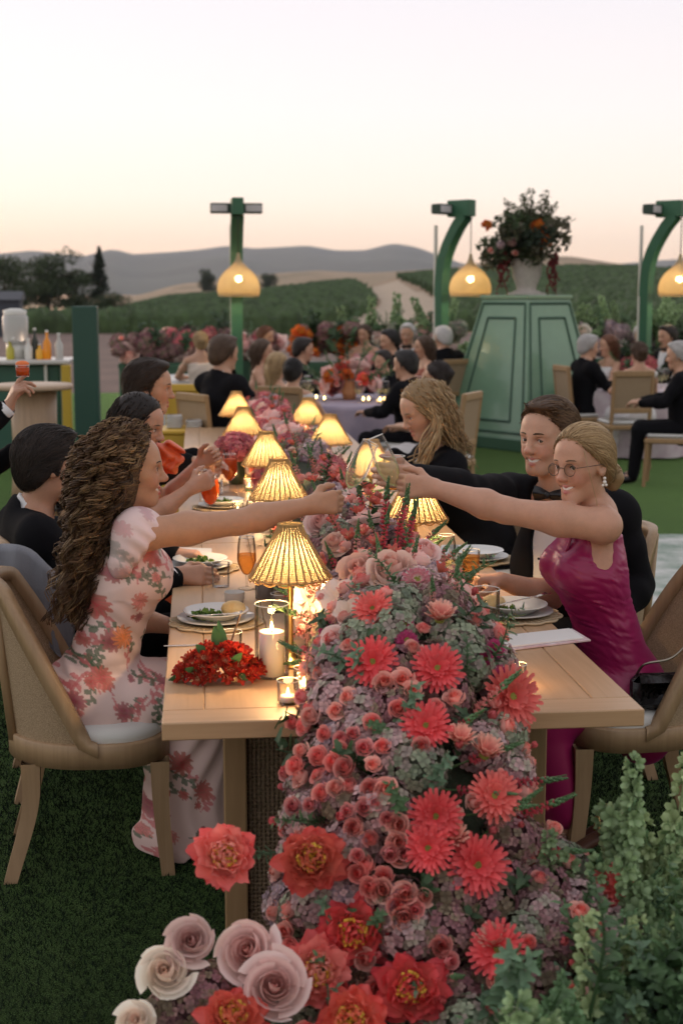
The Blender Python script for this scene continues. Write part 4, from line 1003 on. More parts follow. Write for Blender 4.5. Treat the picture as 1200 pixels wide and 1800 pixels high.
# hand-placed blossoms of the cascade
for u, v, k, s in ((655, 1165, 'gerbera', 1.0), (768, 1177, 'gerbera', 1.0), (748, 1278, 'gerbera', .95), (897, 1226, 'gerbera2', 1.2), (868, 1402, 'gerbera2', .95), (838, 1522, 'gerbera', 1.1), (765, 1435, 'gerbera', .95), (752, 1492, 'gerbera', .9), (1005, 1326, 'gerbera2', .8), (655, 1072, 'gerbera2', .8), (1082, 1560, 'gerbera2', .85), (875, 1672, 'gerbera', 1.0)):
    at_px(k, u, v, s * 1.12, .05, .55)
for u, v, s in ((772, 1092, 1.0), (806, 1308, .9), (850, 1330, 1.0), (940, 1385, 1.1), (795, 1478, .9), (868, 1662, .9)):
    at_px('gerbera_pale', u, v, s, .04, .1, up=.9)
for u, v, k, s in ((733, 1022, 'daisy', 1.15), (715, 1128, 'aster', 1.0), (712, 1100, 'aster', .8), (575, 1107, 'aster', .9), (870, 1140, 'aster', .9), (852, 1160, 'aster', .8), (880, 1185, 'aster', .8)):
    at_px(k, u, v, s, .03, .5)
for u, v, k, s in ((632, 1005, 'blush2', .95), (690, 1002, 'blush2', .95), (565, 917, 'blush', .9), (748, 968, 'blush', .7), (588, 955, 'blush2', .6), (545, 1060, 'orchid', 1.2), (592, 1052, 'orchid', 1.0), (610, 1078, 'orchid', .7), (548, 1140, 'orchid2', 1.0), (560, 1010, 'orchid2', .9), (590, 1125, 'blush', .55), (540, 1085, 'orchid', .8)):
    at_px(k, u, v, s, .03, .45)
for u, v, k in ((800, 1040, 'hyd_wine'), (830, 1080, 'hyd_wine'), (770, 1065, 'hyd_wine'), (600, 915, 'hyd_wine'), (565, 880, 'hyd_wine'), (560, 1195, 'hyd_mauve'), (600, 1170, 'hyd_mauve'), (590, 1230, 'hyd_mauve'), (640, 1255, 'hyd_mauve'), (645, 1120, 'hyd_green'), (690, 1110, 'hyd_green'), (815, 1170, 'hyd_green'), (800, 1130, 'hyd_green'), (880, 1300, 'hyd_green'), (920, 1320, 'hyd_green'), (640, 1300, 'hyd_mauve'), (700, 1320, 'hyd_mauve'), (735, 1350, 'hyd_green'), (480, 1440, 'hyd_mauve'), (500, 1405, 'hyd_mauve'), (540, 1440, 'hyd_mauve'), (620, 1490, 'hyd_mauve'), (800, 1560, 'hyd_wine'), (850, 1590, 'hyd_wine'), (510, 1590, 'hyd_lav'), (560, 1590, 'hyd_mauve'), (480, 1590, 'hyd_lav'), (700, 1600, 'hyd_wine'), (720, 1640, 'hyd_mauve'), (780, 1640, 'hyd_wine'), (690, 1250, 'hyd_wine'), (600, 1400, 'hyd_wine'), (670, 1420, 'hyd_mauve'), (900, 1480, 'hyd_wine'), (690, 1180, 'hyd_wine')):
    at_px(k, u, v, 1.0, -.005, .1)
for u, v in ((560, 1330), (520, 1345), (600, 1320), (640, 1315), (672, 1312), (605, 1350), (650, 1385), (680, 1388), (660, 1412), (590, 1385), (565, 1395), (545, 1415), (515, 1418), (610, 1425), (680, 1440), (700, 1450), (698, 1480), (685, 1500), (710, 1500), (628, 1505), (628, 1535), (650, 1560), (672, 1565), (712, 1572), (745, 1578), (700, 1592), (730, 1600), (710, 1615), (500, 1360), (585, 1340), (620, 1290), (570, 1290), (655, 1270), (700, 1245), (708, 1195), (675, 1200), (725, 1215), (545, 1260), (515, 1270), (775, 1665), (790, 1690), (500, 1640), (512, 1665), (600, 1300), (530, 1320), (740, 1312), (655, 1345), (640, 1420), (620, 1455), (590, 1250), (612, 1225), (530, 1225)):
    at_px(['spray', 'spray2', 'spray3'][rng.integers(3)], u, v, rng.uniform(.85, 1.2), .055, .45)
for u, v, k, s, o in ((395, 1505, 'peony3', 1.05, 2.86), (548, 1512, 'peony', 1.15, 2.84), (622, 1640, 'peony2', 1.2, 2.78), (556, 1712, 'peony3', 1.15, 2.72), (722, 1742, 'peony2', 1.2, 2.66), (620, 1795, 'peony', 1.1, 2.62), (410, 1790, 'peony', 1.05, 2.62)):
    at_px(k, u, v, s, dist=o, stem=.42, face=.75)
for u, v, k, s, o in ((290, 1708, 'cream', .88, 2.72), (335, 1655, 'blush', .72, 2.75), (435, 1672, 'blush', .92, 2.74), (482, 1735, 'blush', .95, 2.66), (238, 1798, 'cream', .7, 2.66), (635, 1725, 'cream', .8, 2.78)):
    at_px(k, u, v, s, dist=o, stem=.4, face=.6)
for u, v, k, s in ((330, 1760, 'hyd_wine', 1.0), (300, 1790, 'hyd_wine', .9), (370, 1740, 'hyd_wine', .8)): at_px(k, u, v, s, dist=2.75)
for u, v, k, s in ((615, 950, 'alst2', 1.4), (640, 985, 'alst2', 1.3), (700, 945, 'snap', 1.0), (675, 930, 'snap', 1.0), (715, 960, 'snap', .9), (640, 940, 'alst2', 1.2), (660, 960, 'alst2', 1.3), (725, 935, 'snap', 1), (690, 975, 'alst2', 1.1), (620, 1000, 'alst2', 1), (770, 985, 'snap', .7)):
    at_px(k, u, v, s, .03, .25, up=.5)
for u, v, k, s in ((790, 940, 'snap2', .9), (905, 1150, 'snap2', .9), (990, 1255, 'snap2', 1.0), (950, 1290, 'snap', 1.0), (985, 1305, 'snap', 1.0), (1000, 1420, 'snap2', 1.0), (960, 1430, 'snap', .9), (830, 1255, 'snap3', .9), (770, 1300, 'snap', .8), (880, 1380, 'snap', .9), (900, 1440, 'snap', .9), (860, 1460, 'snap2', .9), (930, 1360, 'snap', 1), (820, 1340, 'snap', .8), (800, 1390, 'snap', .8), (840, 1430, 'snap2', .8), (960, 1340, 'snap', .9), (920, 1500, 'snap', .9), (935, 1250, 'snap2', .8)):
    p = hit(min(u, 930), v, .0)
    if p is None: continue
    used.append(tuple(p)); plant(CASC, k, p, unit(V(.75, -.25, .25) + rng.normal(0, .22, 3)), s)
# random infill over the visible skin of the mound
def infill(n, parent, ylo, yhi, table):
    keys = [t[0] for t in table]; w_ = np.array([t[1] for t in table], float); w_ /= w_.sum(); r = np.random.default_rng(int(ylo * 100))
    cnt = 0; tries = 0
    while cnt < n and tries < n * 40:
        tries += 1; y = r.uniform(ylo, yhi); x = r.uniform(.05, 1.05); z = r.uniform(.02, 1.15); p = V(x, y, z); d = mound(p)
        if abs(d) > .12: continue
        g_ = mgrad(p); p = p - g_ * d
        if p[2] < (.03 if p[1] < 3.34 else TZ + .03) or g_ @ unit(CAM - p) < -.15: continue
        i = r.choice(len(keys), p=w_); k, _, sp, off, (s0, s1) = table[i]
        if not free(p, sp): continue
        used.append(tuple(p)); plant(parent, k, p + g_ * off, unit(g_ + r.normal(0, .2, 3) + V(0, 0, .15)), r.uniform(s0, s1), r=r); cnt += 1
infill(90, CASC, 2.6, 3.62, [('hyd_mauve', 3, .075, -.015, (.8, 1.1)), ('hyd_green', 3, .075, -.015, (.8, 1.1)), ('hyd_wine', 4, .07, -.02, (.8, 1.1)), ('hyd_lav', 1, .07, -.02, (.8, 1))])
infill(200, CASC, 2.6, 3.62, [('spray', 3, .032, .04, (.8, 1.15)), ('spray2', 3.5, .032, .04, (.8, 1.15)), ('bud', 2, .03, .045, (.7, 1.1)), ('mint', 2, .04, -.02, (.7, 1.0)), ('darkleaf', 2, .04, -.06, (.6, .9)), ('snap2', 2, .04, .0, (.6, .9)), ('sprig', 1.5, .04, .0, (.6, .8))])
infill(80, RUN, 3.62, 5.6, [('hyd_wine', 3, .07, -.015, (.8, 1.0)), ('hyd_pink', 2, .07, -.015, (.8, 1.1)), ('hyd_lav', 2, .07, -.015, (.8, 1.0)), ('hyd_green', 1.5, .07, -.02, (.8, 1)), ('blush', 1.5, .06, .03, (.6, .9)), ('alst2', 2, .04, .03, (.9, 1.3)), ('snap2', 2, .05, -.01, (.7, 1.0)), ('snap', 1.5, .05, -.01, (.7, 1.0))])
infill(120, RUN, 3.62, 6.4, [('spray2', 3, .04, .04, (.9, 1.3)), ('alst2', 3, .04, .04, (.9, 1.3)), ('snap3', 2.5, .045, .0, (.7, 1.0)), ('sprig', 2.5, .05, -.02, (.5, .8)), ('darkleaf', 2, .05, -.05, (.6, .9)), ('bud2', 2, .03, .045, (.8, 1.2)), ('orchid2', 1, .06, .03, (.5, .8))])
infill(60, RUN, 5.6, 11.0, [('hyd_pink', 4, .1, -.01, (1.0, 1.4)), ('hyd_lav', 2.5, .1, -.01, (.9, 1.3)), ('blush', 2, .08, .02, (.9, 1.3)), ('hyd_wine', 1, .08, -.02, (.9, 1.1))])
infill(110, RUN, 5.6, 11.0, [('spray', 2, .05, .04, (1.1, 1.6)), ('alst2', 2, .05, .04, (1.0, 1.5)), ('peony', 1, .08, .02, (.7, .9)), ('snap2', 2, .05, .0, (.8, 1.0)), ('sprig', 2, .05, -.02, (.6, .9)), ('orchid2', 1.5, .06, .03, (.8, 1.1))])
# dark core added under the blossoms, its colour painting shade into the gaps
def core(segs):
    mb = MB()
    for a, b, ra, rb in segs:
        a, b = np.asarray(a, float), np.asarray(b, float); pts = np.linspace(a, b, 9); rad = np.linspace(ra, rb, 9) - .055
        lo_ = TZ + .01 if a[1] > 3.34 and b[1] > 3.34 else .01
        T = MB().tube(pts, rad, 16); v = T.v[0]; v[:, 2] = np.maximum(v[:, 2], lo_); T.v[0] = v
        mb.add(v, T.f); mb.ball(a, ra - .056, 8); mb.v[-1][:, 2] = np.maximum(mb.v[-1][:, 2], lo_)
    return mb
for own, segs in ((CASC, MOUND[4:]), (RUN, MOUND[:4])): co = core(segs).build('shade_core', mat('gap_shade', (.025, .035, .018), rough=1, bump=1, bscale=60), own); co.location = -np.array(own.location)
# greenery spilling to the ground: bells of ireland
GREEN = thing('greenery_bed', 'bed of pale green bell-shaped stems on the lawn at the foot of the cascade', 'plants', (.85, 2.7, 0))
r_ = np.random.default_rng(21); k = 0
for i in range(95):
    u = r_.uniform(800, 1290); v = r_.uniform(1420, 1900)
    if v < 1840 - (u - 780) * 1.0 and u < 1050: continue
    y = 2.95 - .6 * np.clip((v - 1450) / 400, 0, 1.1) + r_.uniform(-.1, .1); p = P(u, v, y=y)
    if p[2] < .08: p[2] = .08
    plant(GREEN, ['bells', 'bells2', 'bells3'][r_.integers(3)], p - V(0, 0, .2), unit(V(.12, -.1, 1) + r_.normal(0, .34, 3)), r_.uniform(.55, 1.05), r=r_); k += 1
for u, v, s in ((1120, 1500, 1.0), (1110, 1390, .7), (975, 1560, .8), (1050, 1570, .8), (905, 1620, .7), (1180, 1620, .8), (950, 1500, .6), (920, 1580, .7), (880, 1640, .6)):
    p = P(u, v, y=2.9); plant(GREEN, 'bells', p - V(0, 0, .2 * s), unit(V(.05, 0, 1) + r_.normal(0, .1, 3)), s, r=r_)
for i in range(70):
    u = r_.uniform(840, 1250); v = r_.uniform(1640, 1880); p = P(u, v, y=r_.uniform(2.5, 2.85))
    plant(GREEN, 'mint' if r_.random() < .6 else 'sprig', p - V(0, 0, .1), unit(V(0, -.2, 1) + r_.normal(0, .4, 3)), r_.uniform(.8, 1.3), r=r_)
# red bouquet lying on the oak
bp_ = on_table(385, 1196)
BQ = thing('red_bouquet', 'dark red alstroemeria bouquet lying on the bare oak', 'bouquet', (bp_[0], bp_[1], TZ))
for i in range(210):
    a = r_.uniform(0, 6.28); e = r_.uniform(.0, 1.4); d = V(math.cos(a) * math.cos(e), math.sin(a) * math.cos(e), math.sin(e)); p = np.array(BQ.location) + d * V(.108, .058, .085) * r_.uniform(.8, 1.02)
    p[2] = max(p[2], TZ + .022)
    plant(BQ, 'alst' if r_.random() < .6 else 'alst3', p, unit(d + r_.normal(0, .3, 3)), r_.uniform(.75, 1.1), r=r_)
for (a, b, wd) in (((.0, .0, .07), (-.01, .0, .15), .03), ((.02, 0, .07), (.0, .02, .16), .026), ((-.09, 0, .02), (-.135, -.01, .006), .02), ((.03, -.04, .05), (.06, -.06, .09), .024), ((-.03, -.02, .075), (-.06, -.02, .105), .026), ((-.06, -.045, .04), (-.09, -.06, .05), .02), ((.05, -.05, .03), (.075, -.062, .015), .02)):
    mb = MB(); a = np.array(a); b = np.array(b); s_ = unit(np.cross(b - a, V(0, 1, .3))) * wd / 2
    f = np.linspace(0, 1, 6); G = [[a + (b - a) * q - s_ * math.sin(.3 + q * 2.7), a + (b - a) * q + V(0, -.003, 0), a + (b - a) * q + s_ * math.sin(.3 + q * 2.7)] for q in f]
    mb.grid(G, col=np.tile(np.array((.07, .17, .06)), (18, 1))).build('leaf', leafy_m, BQ)
MB().tube(bez([(.02, .01, .06), (.045, .03, .13), (.06, .045, .17)]), .003, 6).build('stem', mat('brown_stem', (.12, .06, .03)), BQ)
# globe of pink hydrangea and orange-yellow flowers further along
VG = thing('hydrangea_globe', 'pink hydrangea globe in a low vase beside a woven lamp', 'flowers', (*P(415, 800, y=7.7)[:2], TZ))
for i in range(10):
    a = i * 2.4; e = .15 + .13 * i; d = V(math.cos(a) * math.cos(e), math.sin(a) * math.cos(e), math.sin(e)); plant(VG, 'hyd_pink', np.array(VG.location) + V(0, 0, .16) + d * V(.085, .085, .075), d, .85, r=r_)
MB().lathe(shell([(0, 0), (.04, 0), (.05, .05), (.035, .12), (.04, .14)]), n=24).build('vase', mat('dark_vase', (.06, .09, .05), rough=.3), VG)
VO = thing('orange_posy', 'orange and cream posy beside the pink hydrangea globe', 'flowers', (*P(378, 815, y=7.3)[:2], TZ))
for i in range(12):
    a = i * 2.4; e = .1 + .11 * i; d = V(math.cos(a) * math.cos(e), math.sin(a) * math.cos(e), math.sin(e)); plant(VO, ['orange_bloom', 'orchid', 'orchid2'][i % 3], np.array(VO.location) + V(0, 0, .10) + d * V(.07, .07, .07), d, .6, r=r_)
MB().lathe(shell([(0, 0), (.035, 0), (.04, .08)]), n=20).build('vase', GL, VO)
# =================================================================== PEOPLE
class Sdf:
    """smoothly joined round cones and ellipsoids, meshed with surface nets into ONE continuous surface"""
    def __init__(s): s.pr = []; s.post = []
    def cone(s, a, b, ra, rb, k=.02, flat=None, op='+', cull=0):
        s.pr.append(('c', V(*a), V(*b), ra, rb, k, flat, op)); return s
    def ell(s, c, r, M=None, k=.02, op='+'):
        s.pr.append(('e', V(*c), np.broadcast_to(np.asarray(r, float), (3,)).copy(), np.eye(3) if M is None else np.asarray(M), k, None, op)); return s
    def cut(s, p, n, k=.004): s.pr.append(('h', V(*p), unit(n), 0, k, None, 'h')); return s
    def bump(s, fn): s.pr.append(('f', fn, None, 0, 0, None, 'f')); return s
    def grown(s, g): 
        o = Sdf()
        for q in s.pr:
            if q[0] == 'c': o.pr.append(('c', q[1], q[2], q[3] + g, q[4] + g, q[5], q[6], q[7]))
            elif q[0] == 'e': o.pr.append(('e', q[1], q[2] + g, q[3], q[4], None, q[6]))
            else: o.pr.append(q)
        return o
    def box(s, q):
        if q[0] == 'c':
            m = max(q[3], q[4]) + .02; return np.minimum(q[1], q[2]) - m, np.maximum(q[1], q[2]) + m
        m = max(q[2]) + .02; return q[1] - m, q[1] + m
    @staticmethod
    def dist(q, p):
        if q[0] == 'c':
            a, b, ra, rb, flat = q[1], q[2], q[3], q[4], q[6]
            pp = p - a; ba = b - a
            if flat is not None:
                d, sc = flat; pp = pp + (sc - 1) * (pp @ d)[..., None] * d; ba = ba + (sc - 1) * (ba @ d) * d
            t = np.clip((pp @ ba) / (ba @ ba + 1e-9), 0, 1)
            return np.sqrt(((pp - t[..., None] * ba) ** 2).sum(-1)) - (ra + (rb - ra) * t)
        l = (p - q[1]) @ q[3]; k0 = np.sqrt(((l / q[2]) ** 2).sum(-1)); k1 = np.sqrt(((l / q[2] ** 2) ** 2).sum(-1)) + 1e-9
        return k0 * (k0 - 1) / k1
    def at(s, p):
        """value at scattered points"""
        p = np.asarray(p, float); D = np.full(p.shape[:-1], 9.)
        for q in s.pr: D = s.comb(D, q, p)
        return D
    def comb(s, D, q, p):
        if q[0] == 'h':
            d = (p - q[1]) @ q[2]; k = q[4]; h = np.clip(k - np.abs(D - d), 0, None) / k; return np.maximum(D, d) + h * h * k / 4
        if q[0] == 'f': return D + q[1](p)
        d = s.dist(q, p); k = q[5] if q[0] == 'c' else q[4]
        if q[-1] == '+':
            h = np.clip(k - np.abs(D - d), 0, None) / k; return np.minimum(D, d) - h * h * k / 4
        d = -d; h = np.clip(k - np.abs(D - d), 0, None) / k; return np.maximum(D, d) + h * h * k / 4
    def mesh(s, h, fine=None):
        bx_ = [s.box(q) for q in s.pr if q[-1] == '+']
        lo = np.min([b[0] for b in bx_], 0) - .02; hi = np.max([b[1] for b in bx_], 0) + .02
        ax = []
        for i in range(3):
            if fine is None: ax.append(np.arange(lo[i], hi[i] + h, h)); continue
            f0, f1, hf = fine[0][i], fine[1][i], fine[2]; ax.append(np.concatenate([np.arange(f0, lo[i] - h, -h)[:0:-1], np.arange(f0, f1, hf), np.arange(f1, hi[i] + h, h)]))
        n = np.array([len(a) for a in ax]); D = np.full(n, .3, np.float32)
        for q in s.pr:
            if q[0] in 'hf': sl = tuple(slice(0, m) for m in n)
            else:
                b0, b1 = s.box(q); sl = tuple(slice(max(0, np.searchsorted(ax[i], b0[i]) - 2), np.searchsorted(ax[i], b1[i]) + 2) for i in range(3))
            if q[0] in 'hf':
                near = np.abs(D) < .12                       # only the skin matters for cuts and ripples
                idx = np.nonzero(near if q[0] == 'f' else D < .12)
                p = np.stack([ax[i][idx[i]] for i in range(3)], -1); D[idx] = s.comb(D[idx], q, p)
            else:
                X = np.stack(np.meshgrid(*[ax[i][sl[i]] for i in range(3)], indexing='ij'), -1); D[sl] = s.comb(D[sl], q, X)
        return nets(D, ax)
def nets(D, ax):
    S = D < 0; c = np.zeros(np.array(D.shape) - 1, np.int8)
    for i in (0, 1):
        for j in (0, 1):
            for k in (0, 1): c += S[i:D.shape[0] - 1 + i, j:D.shape[1] - 1 + j, k:D.shape[2] - 1 + k]
    act = np.argwhere((c > 0) & (c < 8)); idx = np.full(c.shape, -1, np.int64); idx[tuple(act.T)] = np.arange(len(act))
    acc = np.zeros((len(act), 3)); cnt = np.zeros(len(act))
    off = [(i, j, k) for i in (0, 1) for j in (0, 1) for k in (0, 1)]
    val = {o: D[tuple((act + o).T)] for o in off}
    for o in off:
        for a in range(3):
            if o[a]: continue
            o2 = list(o); o2[a] = 1; o2 = tuple(o2); v0, v1 = val[o], val[o2]; m = (v0 < 0) != (v1 < 0)
            t = np.where(m, v0 / np.where(m, v0 - v1, 1), 0); q = np.array(o, float)[None] * m[:, None]; q[:, a] += t * m; acc += q; cnt += m
    fr = acc / cnt[:, None]; v = np.stack([ax[i][act[:, i]] * (1 - fr[:, i]) + ax[i][act[:, i] + 1] * fr[:, i] for i in range(3)], 1); F = []
    for a in range(3):
        b, c_ = (a + 1) % 3, (a + 2) % 3
        sl0 = [slice(None)] * 3; sl1 = [slice(None)] * 3; sl0[a] = slice(0, -1); sl1[a] = slice(1, None); S0, S1 = S[tuple(sl0)], S[tuple(sl1)]
        e = np.argwhere(S0 != S1); e = e[(e[:, b] > 0) & (e[:, c_] > 0) & (e[:, b] < c.shape[b]) & (e[:, c_] < c.shape[c_])]
        d = np.zeros(3, int)
        def g(x, y): z = e.copy(); z[:, b] -= x; z[:, c_] -= y; return idx[tuple(z.T)]
        q = np.stack([g(1, 1), g(0, 1), g(0, 0), g(1, 0)], 1); fl = ~S0[tuple(e.T)]; q[fl] = q[fl][:, ::-1]; F.append(q)
    F = np.concatenate(F); return v, F[(F >= 0).all(1)]
def sdf_obj(name, S, h, m, parent, paint=None, org=None, keep=None, fine=None):
    v, F = S.mesh(h, fine)
    if keep is not None: F = F[keep(v[F].mean(1))]
    if paint is not None: col = paint(v)
    org = np.zeros(3) if org is None else org
    me = bpy.data.meshes.new(name); me.vertices.add(len(v)); me.vertices.foreach_set('co', (v - org).ravel())
    me.loops.add(4 * len(F)); me.loops.foreach_set('vertex_index', F.ravel()); me.polygons.add(len(F)); me.polygons.foreach_set('loop_start', np.arange(0, 4 * len(F), 4)); me.polygons.foreach_set('use_smooth', np.ones(len(F), bool))
    if paint is not None:
        at = me.color_attributes.new('Col', 'FLOAT_COLOR', 'POINT'); at.data.foreach_set('color', np.concatenate([col, np.ones((len(col), 1))], 1).ravel())
    me.update(); me.validate(); me.materials.append(m)
    return link(name, me, parent)
def tubes(mb, P_, rad, n=4, cols=None):
    """many strands at once: P_ (S, K, 3)"""
    S, K = P_.shape[:2]; T = np.gradient(P_, axis=1); T /= np.linalg.norm(T, axis=2, keepdims=True) + 1e-9
    U = np.cross(T, V(.3, .4, .86)); U /= np.linalg.norm(U, axis=2, keepdims=True) + 1e-9; W = np.cross(T, U)
    a = np.linspace(0, 2 * np.pi, n, endpoint=False); rad = np.broadcast_to(np.asarray(rad, float), (S, K))
    v = P_[:, :, None] + rad[:, :, None, None] * (np.cos(a)[:, None] * U[:, :, None] + np.sin(a)[:, None] * W[:, :, None])
    base = np.arange(S)[:, None, None] * K * n + np.arange(K - 1)[None, :, None] * n; j = np.arange(n); j2 = (j + 1) % n
    f = np.stack([base + j, base + j2, base + n + j2, base + n + j], -1).reshape(-1, 4)
    c = None if cols is None else np.repeat(np.asarray(cols), K * n, 0)
    mb.add(v.reshape(-1, 3), f.tolist(), col=c)
skin_m = mat('skin', attr='Col', rough=.46, sss=.12, spec=.4, var=.09, vscale=28, bump=.12, bscale=260)
hair_m = mat('hair', attr='Col', rough=.55, spec=.35)
suit_m = mat('black_suit', (.006, .006, .008), rough=.9, spec=.15, bump=.25, bscale=900)
shirt_m = mat('white_shirt', (.72, .72, .73), rough=.8, bump=.1, bscale=300)
bow_m = mat('black_satin', (.008, .008, .010), rough=.4)
white_eye = mat('eye_white', (.70, .66, .62), rough=.2); iris_m = mat('iris', (.06, .045, .03), rough=.1); lash_m = mat('lash', (.015, .01, .008), rough=.7); teeth_m = mat('teeth', (.86, .83, .78), rough=.25)
def hframe(f, u=(0, 0, 1)):
    f = unit(f); l = unit(np.cross(u, f)); u = np.cross(f, l); return np.stack([f, l, u], 1)      # columns: forward, left, up
def head(S, c, M, s=1.0, fem=True, smile=True):
    W_ = lambda *p: c + M @ (V(*p) * s)
    E = lambda p, r, k=.02, op='+': S.ell(W_(*p), np.asarray(r) * s, M, k * s, op)
    C = lambda a, b, ra, rb, k=.01, op='+': S.cone(W_(*a), W_(*b), ra * s, rb * s, k * s, None, op)
    j = 0 if fem else .005
    E((-.014, 0, .033), (.096, .076, .086), .03)
    E((.022, 0, .050), (.064, .058, .046), .03)
    E((.026, 0, .0), (.066, .059 + j * .5, .090), .03)
    E((.024, 0, -.068), (.056, .046 + j, .045), .03)
    C((.062, -.010 - j, -.098), (.062, .010 + j, -.098), .019, .019, .025)
    for sg in (-1, 1):
        C((.042, sg * .043, -.016), (.058, sg * .029, -.028), .016, .017, .03)        # cheekbone
        if smile: E((.066, sg * .031, -.042), (.013, .013, .011), .018)
        C((.080, sg * .008, .020), (.065, sg * .043, .021), .0105, .009, .018)         # brow
        E((.0935, sg * .031, .001), (.0185, .0175, .0115), .012, '-')                      # eye socket
        E((.0735, sg * .031, .0), (.0128, .0140, .0122), .005)                             # lids
        E((-.006, sg * .074, -.004), (.021, .008, .031), .008); E((.0, sg * .081, -.002), (.011, .006, .018), .006, '-')   # ear
        E((.0950, sg * .0105, -.0350), (.009, .0058, .0062), .007)                          # nostril wing
    C((.084, 0, .016), (.104, 0, -.028), .0082, .0098, .014); E((.1065, 0, -.0315), (.0100, .0100, .0085), .01)
    for sg in (-1, 1): E((.0865, sg * .0315, .0), (.0095, .0130, .0047 if fem else .0038), .0025, '-')          # eye opening
    # lips
    k = -.0555 if smile else -.066; wq = .0315 if smile else .022
    for sg in (-1, 1):
        C((.0855, 0, -.0605), (.0690, sg * wq, k), .0046, .0024, .006); C((.0838, 0, -.0752), (.0690, sg * (wq - .002), k - .003), .0056, .0026, .008)
    if smile:
        for sg in (-1, 1): C((.0895, 0, -.0678), (.0755, sg * .0275, -.0590), .0055, .0038, .0012, '-')
    else: C((.0925, -.014, -.0675), (.0925, .014, -.0675), .0016, .0016, .002, '-')
def skin_paint(base, c, M, s, lip=(.45, .12, .11), blush=.10, stubble=0):
    base = np.asarray(base)
    def f(v):
        l = ((v - c) @ M) / s; col = np.tile(base, (len(v), 1)); hd = (np.abs(l) < .16).all(1)
        g = lambda p, r: np.exp(-(((l - np.asarray(p)) / np.asarray(r)) ** 2).sum(1)) * hd
        b = g((.07, .042, -.035), (.05, .022, .022)) + g((.07, -.042, -.035), (.05, .022, .022)) + .8 * g((.115, 0, -.032), (.02, .02, .015))
        col = col * (1 - blush * b[:, None] * np.array([.2, 1.6, 1.5]))
        lp = np.maximum(g((.084, 0, -.0585), (.03, .021, .0062)), g((.082, 0, -.0765), (.03, .018, .0070))); lp = np.clip((lp - .35) / .3, 0, 1)[:, None]; col = col * (1 - lp) + np.asarray(lip) * lp
        sh = np.maximum(g((.085, .031, .004), (.03, .02, .010)), g((.085, -.031, .004), (.03, .02, .010)))[:, None]; col = col * (1 - .28 * sh * np.array([.8, 1, 1]))
        if stubble:
            q = np.clip(g((.06, 0, -.085), (.07, .06, .03)) * 1.3, 0, 1)[:, None]; col = col * (1 - stubble * q * np.array([1, .9, .8]))
        return np.clip(col, 0, 1)
    return f
def face_bits(t, c, M, s, look=(1, 0, 0), smile=True, brow=(.05, .03, .02), org=None, fem=True, closed=False):
    org = np.zeros(3) if org is None else org; W_ = lambda p: c + M @ (np.asarray(p, float) * s)
    for sg in (-1, 1):
        ec = V(.0735, sg * .031, .0005); lk = unit(V(*look))
        mb = MB(); n = 9; mb.ball((0, 0, 0), .0112, 8); mb.v[-1] = mb.v[-1] + ec; mb.v[-1] = np.array([W_(q) for q in mb.v[-1]])
        e = mb.build('eye', white_eye, t)
        ib = MB(); A = hframe(lk); a = np.linspace(0, 2 * np.pi, 16, endpoint=False); r_ = .0062
        pts = np.array([ec + A @ V(math.sqrt(max(1e-9, .01135 ** 2 - (r_ * q) ** 2)), r_ * q * math.cos(w_), r_ * q * math.sin(w_)) for q in (1, .6, .05) for w_ in a]).reshape(3, 16, 3)
        ib.grid(np.array([[W_(x) for x in row] for row in pts]), closed=True).build('iris', iris_m, e)
        th = np.linspace(-1, 1, 9); arc = [V(.0868 - .0050 * abs(q) - .0028 * (q * sg + 1), sg * .031 + q * .0140, .0052 - .0042 * q * q) for q in th]
        MB().tube([W_(q) for q in arc], np.array([.0008, .0013, .0016, .0017, .0017, .0017, .0016, .0013, .0008]) * s * (1.45 if fem else .9), 5).build('eyelash', lash_m, t)
        br = [V(.0945, sg * .0135, .0225), V(.0922, sg * .026, .0250), V(.0845, sg * .040, .0240), V(.0750, sg * .049, .0185)]
        MB().tube([W_(q) for q in bez(br, 5)], np.linspace(.0030, .0014, 16) * s * (1 if fem else 1.25), 5, col=brow).build('eyebrow', hair_m, t)
    if smile:
        mb = MB(); q = np.linspace(-1, 1, 9); G = [[W_((.0838 - .012 * x * x, x * .0250, z + .0075 * x * x)) for x in q] for z in (-.0600, -.0665, -.0735)]
        mb.grid(G).build('teeth', teeth_m, t)
def hand(S, w, f, n, th, curl=(40, 55, 30), sc=1.0, k=.006, tcurl=.0, spread=0, curls=None):
    f = unit(f); th = unit(th - f * np.dot(th, f)); n = unit(n - f * np.dot(n, f) - th * np.dot(n, th))
    for i in range(4):
        c = curls[i] if curls is not None else curl
        kn = w + f * (.086 - .004 * abs(i - 1)) * sc + th * (.029 - .0195 * i) * sc
        S.cone(w + th * (.014 - .009 * i) * sc, kn, .0165 * sc, .0118 * sc, .016)
        A = 0; p = kn; fd = unit(f + th * spread * (1.5 - i))
        for L, a, r0, r1 in zip((.042, .026, .021), c, (.0098, .0088, .0078), (.0088, .0078, .0068)):
            A += R(a); d = math.cos(A) * fd + math.sin(A) * n; q = p + d * L * sc * (.95, 1.05, 1.0, .82)[i]; S.cone(p, q, r0 * sc, r1 * sc, k); p = q
    p = w + f * .02 * sc + th * .022 * sc + n * .006 * sc
    for d, L, r0, r1 in ((f * .62 + th * .62 + n * .42, .044, .0155, .012), (f * .85 + th * .18 + n * (.5 + tcurl), .032, .0115, .0098), (f * .85 - th * .05 + n * (.5 + tcurl), .026, .0098, .0078)):
        q = p + unit(d) * L * sc; S.cone(p, q, r0 * sc, r1 * sc, .010); p = q
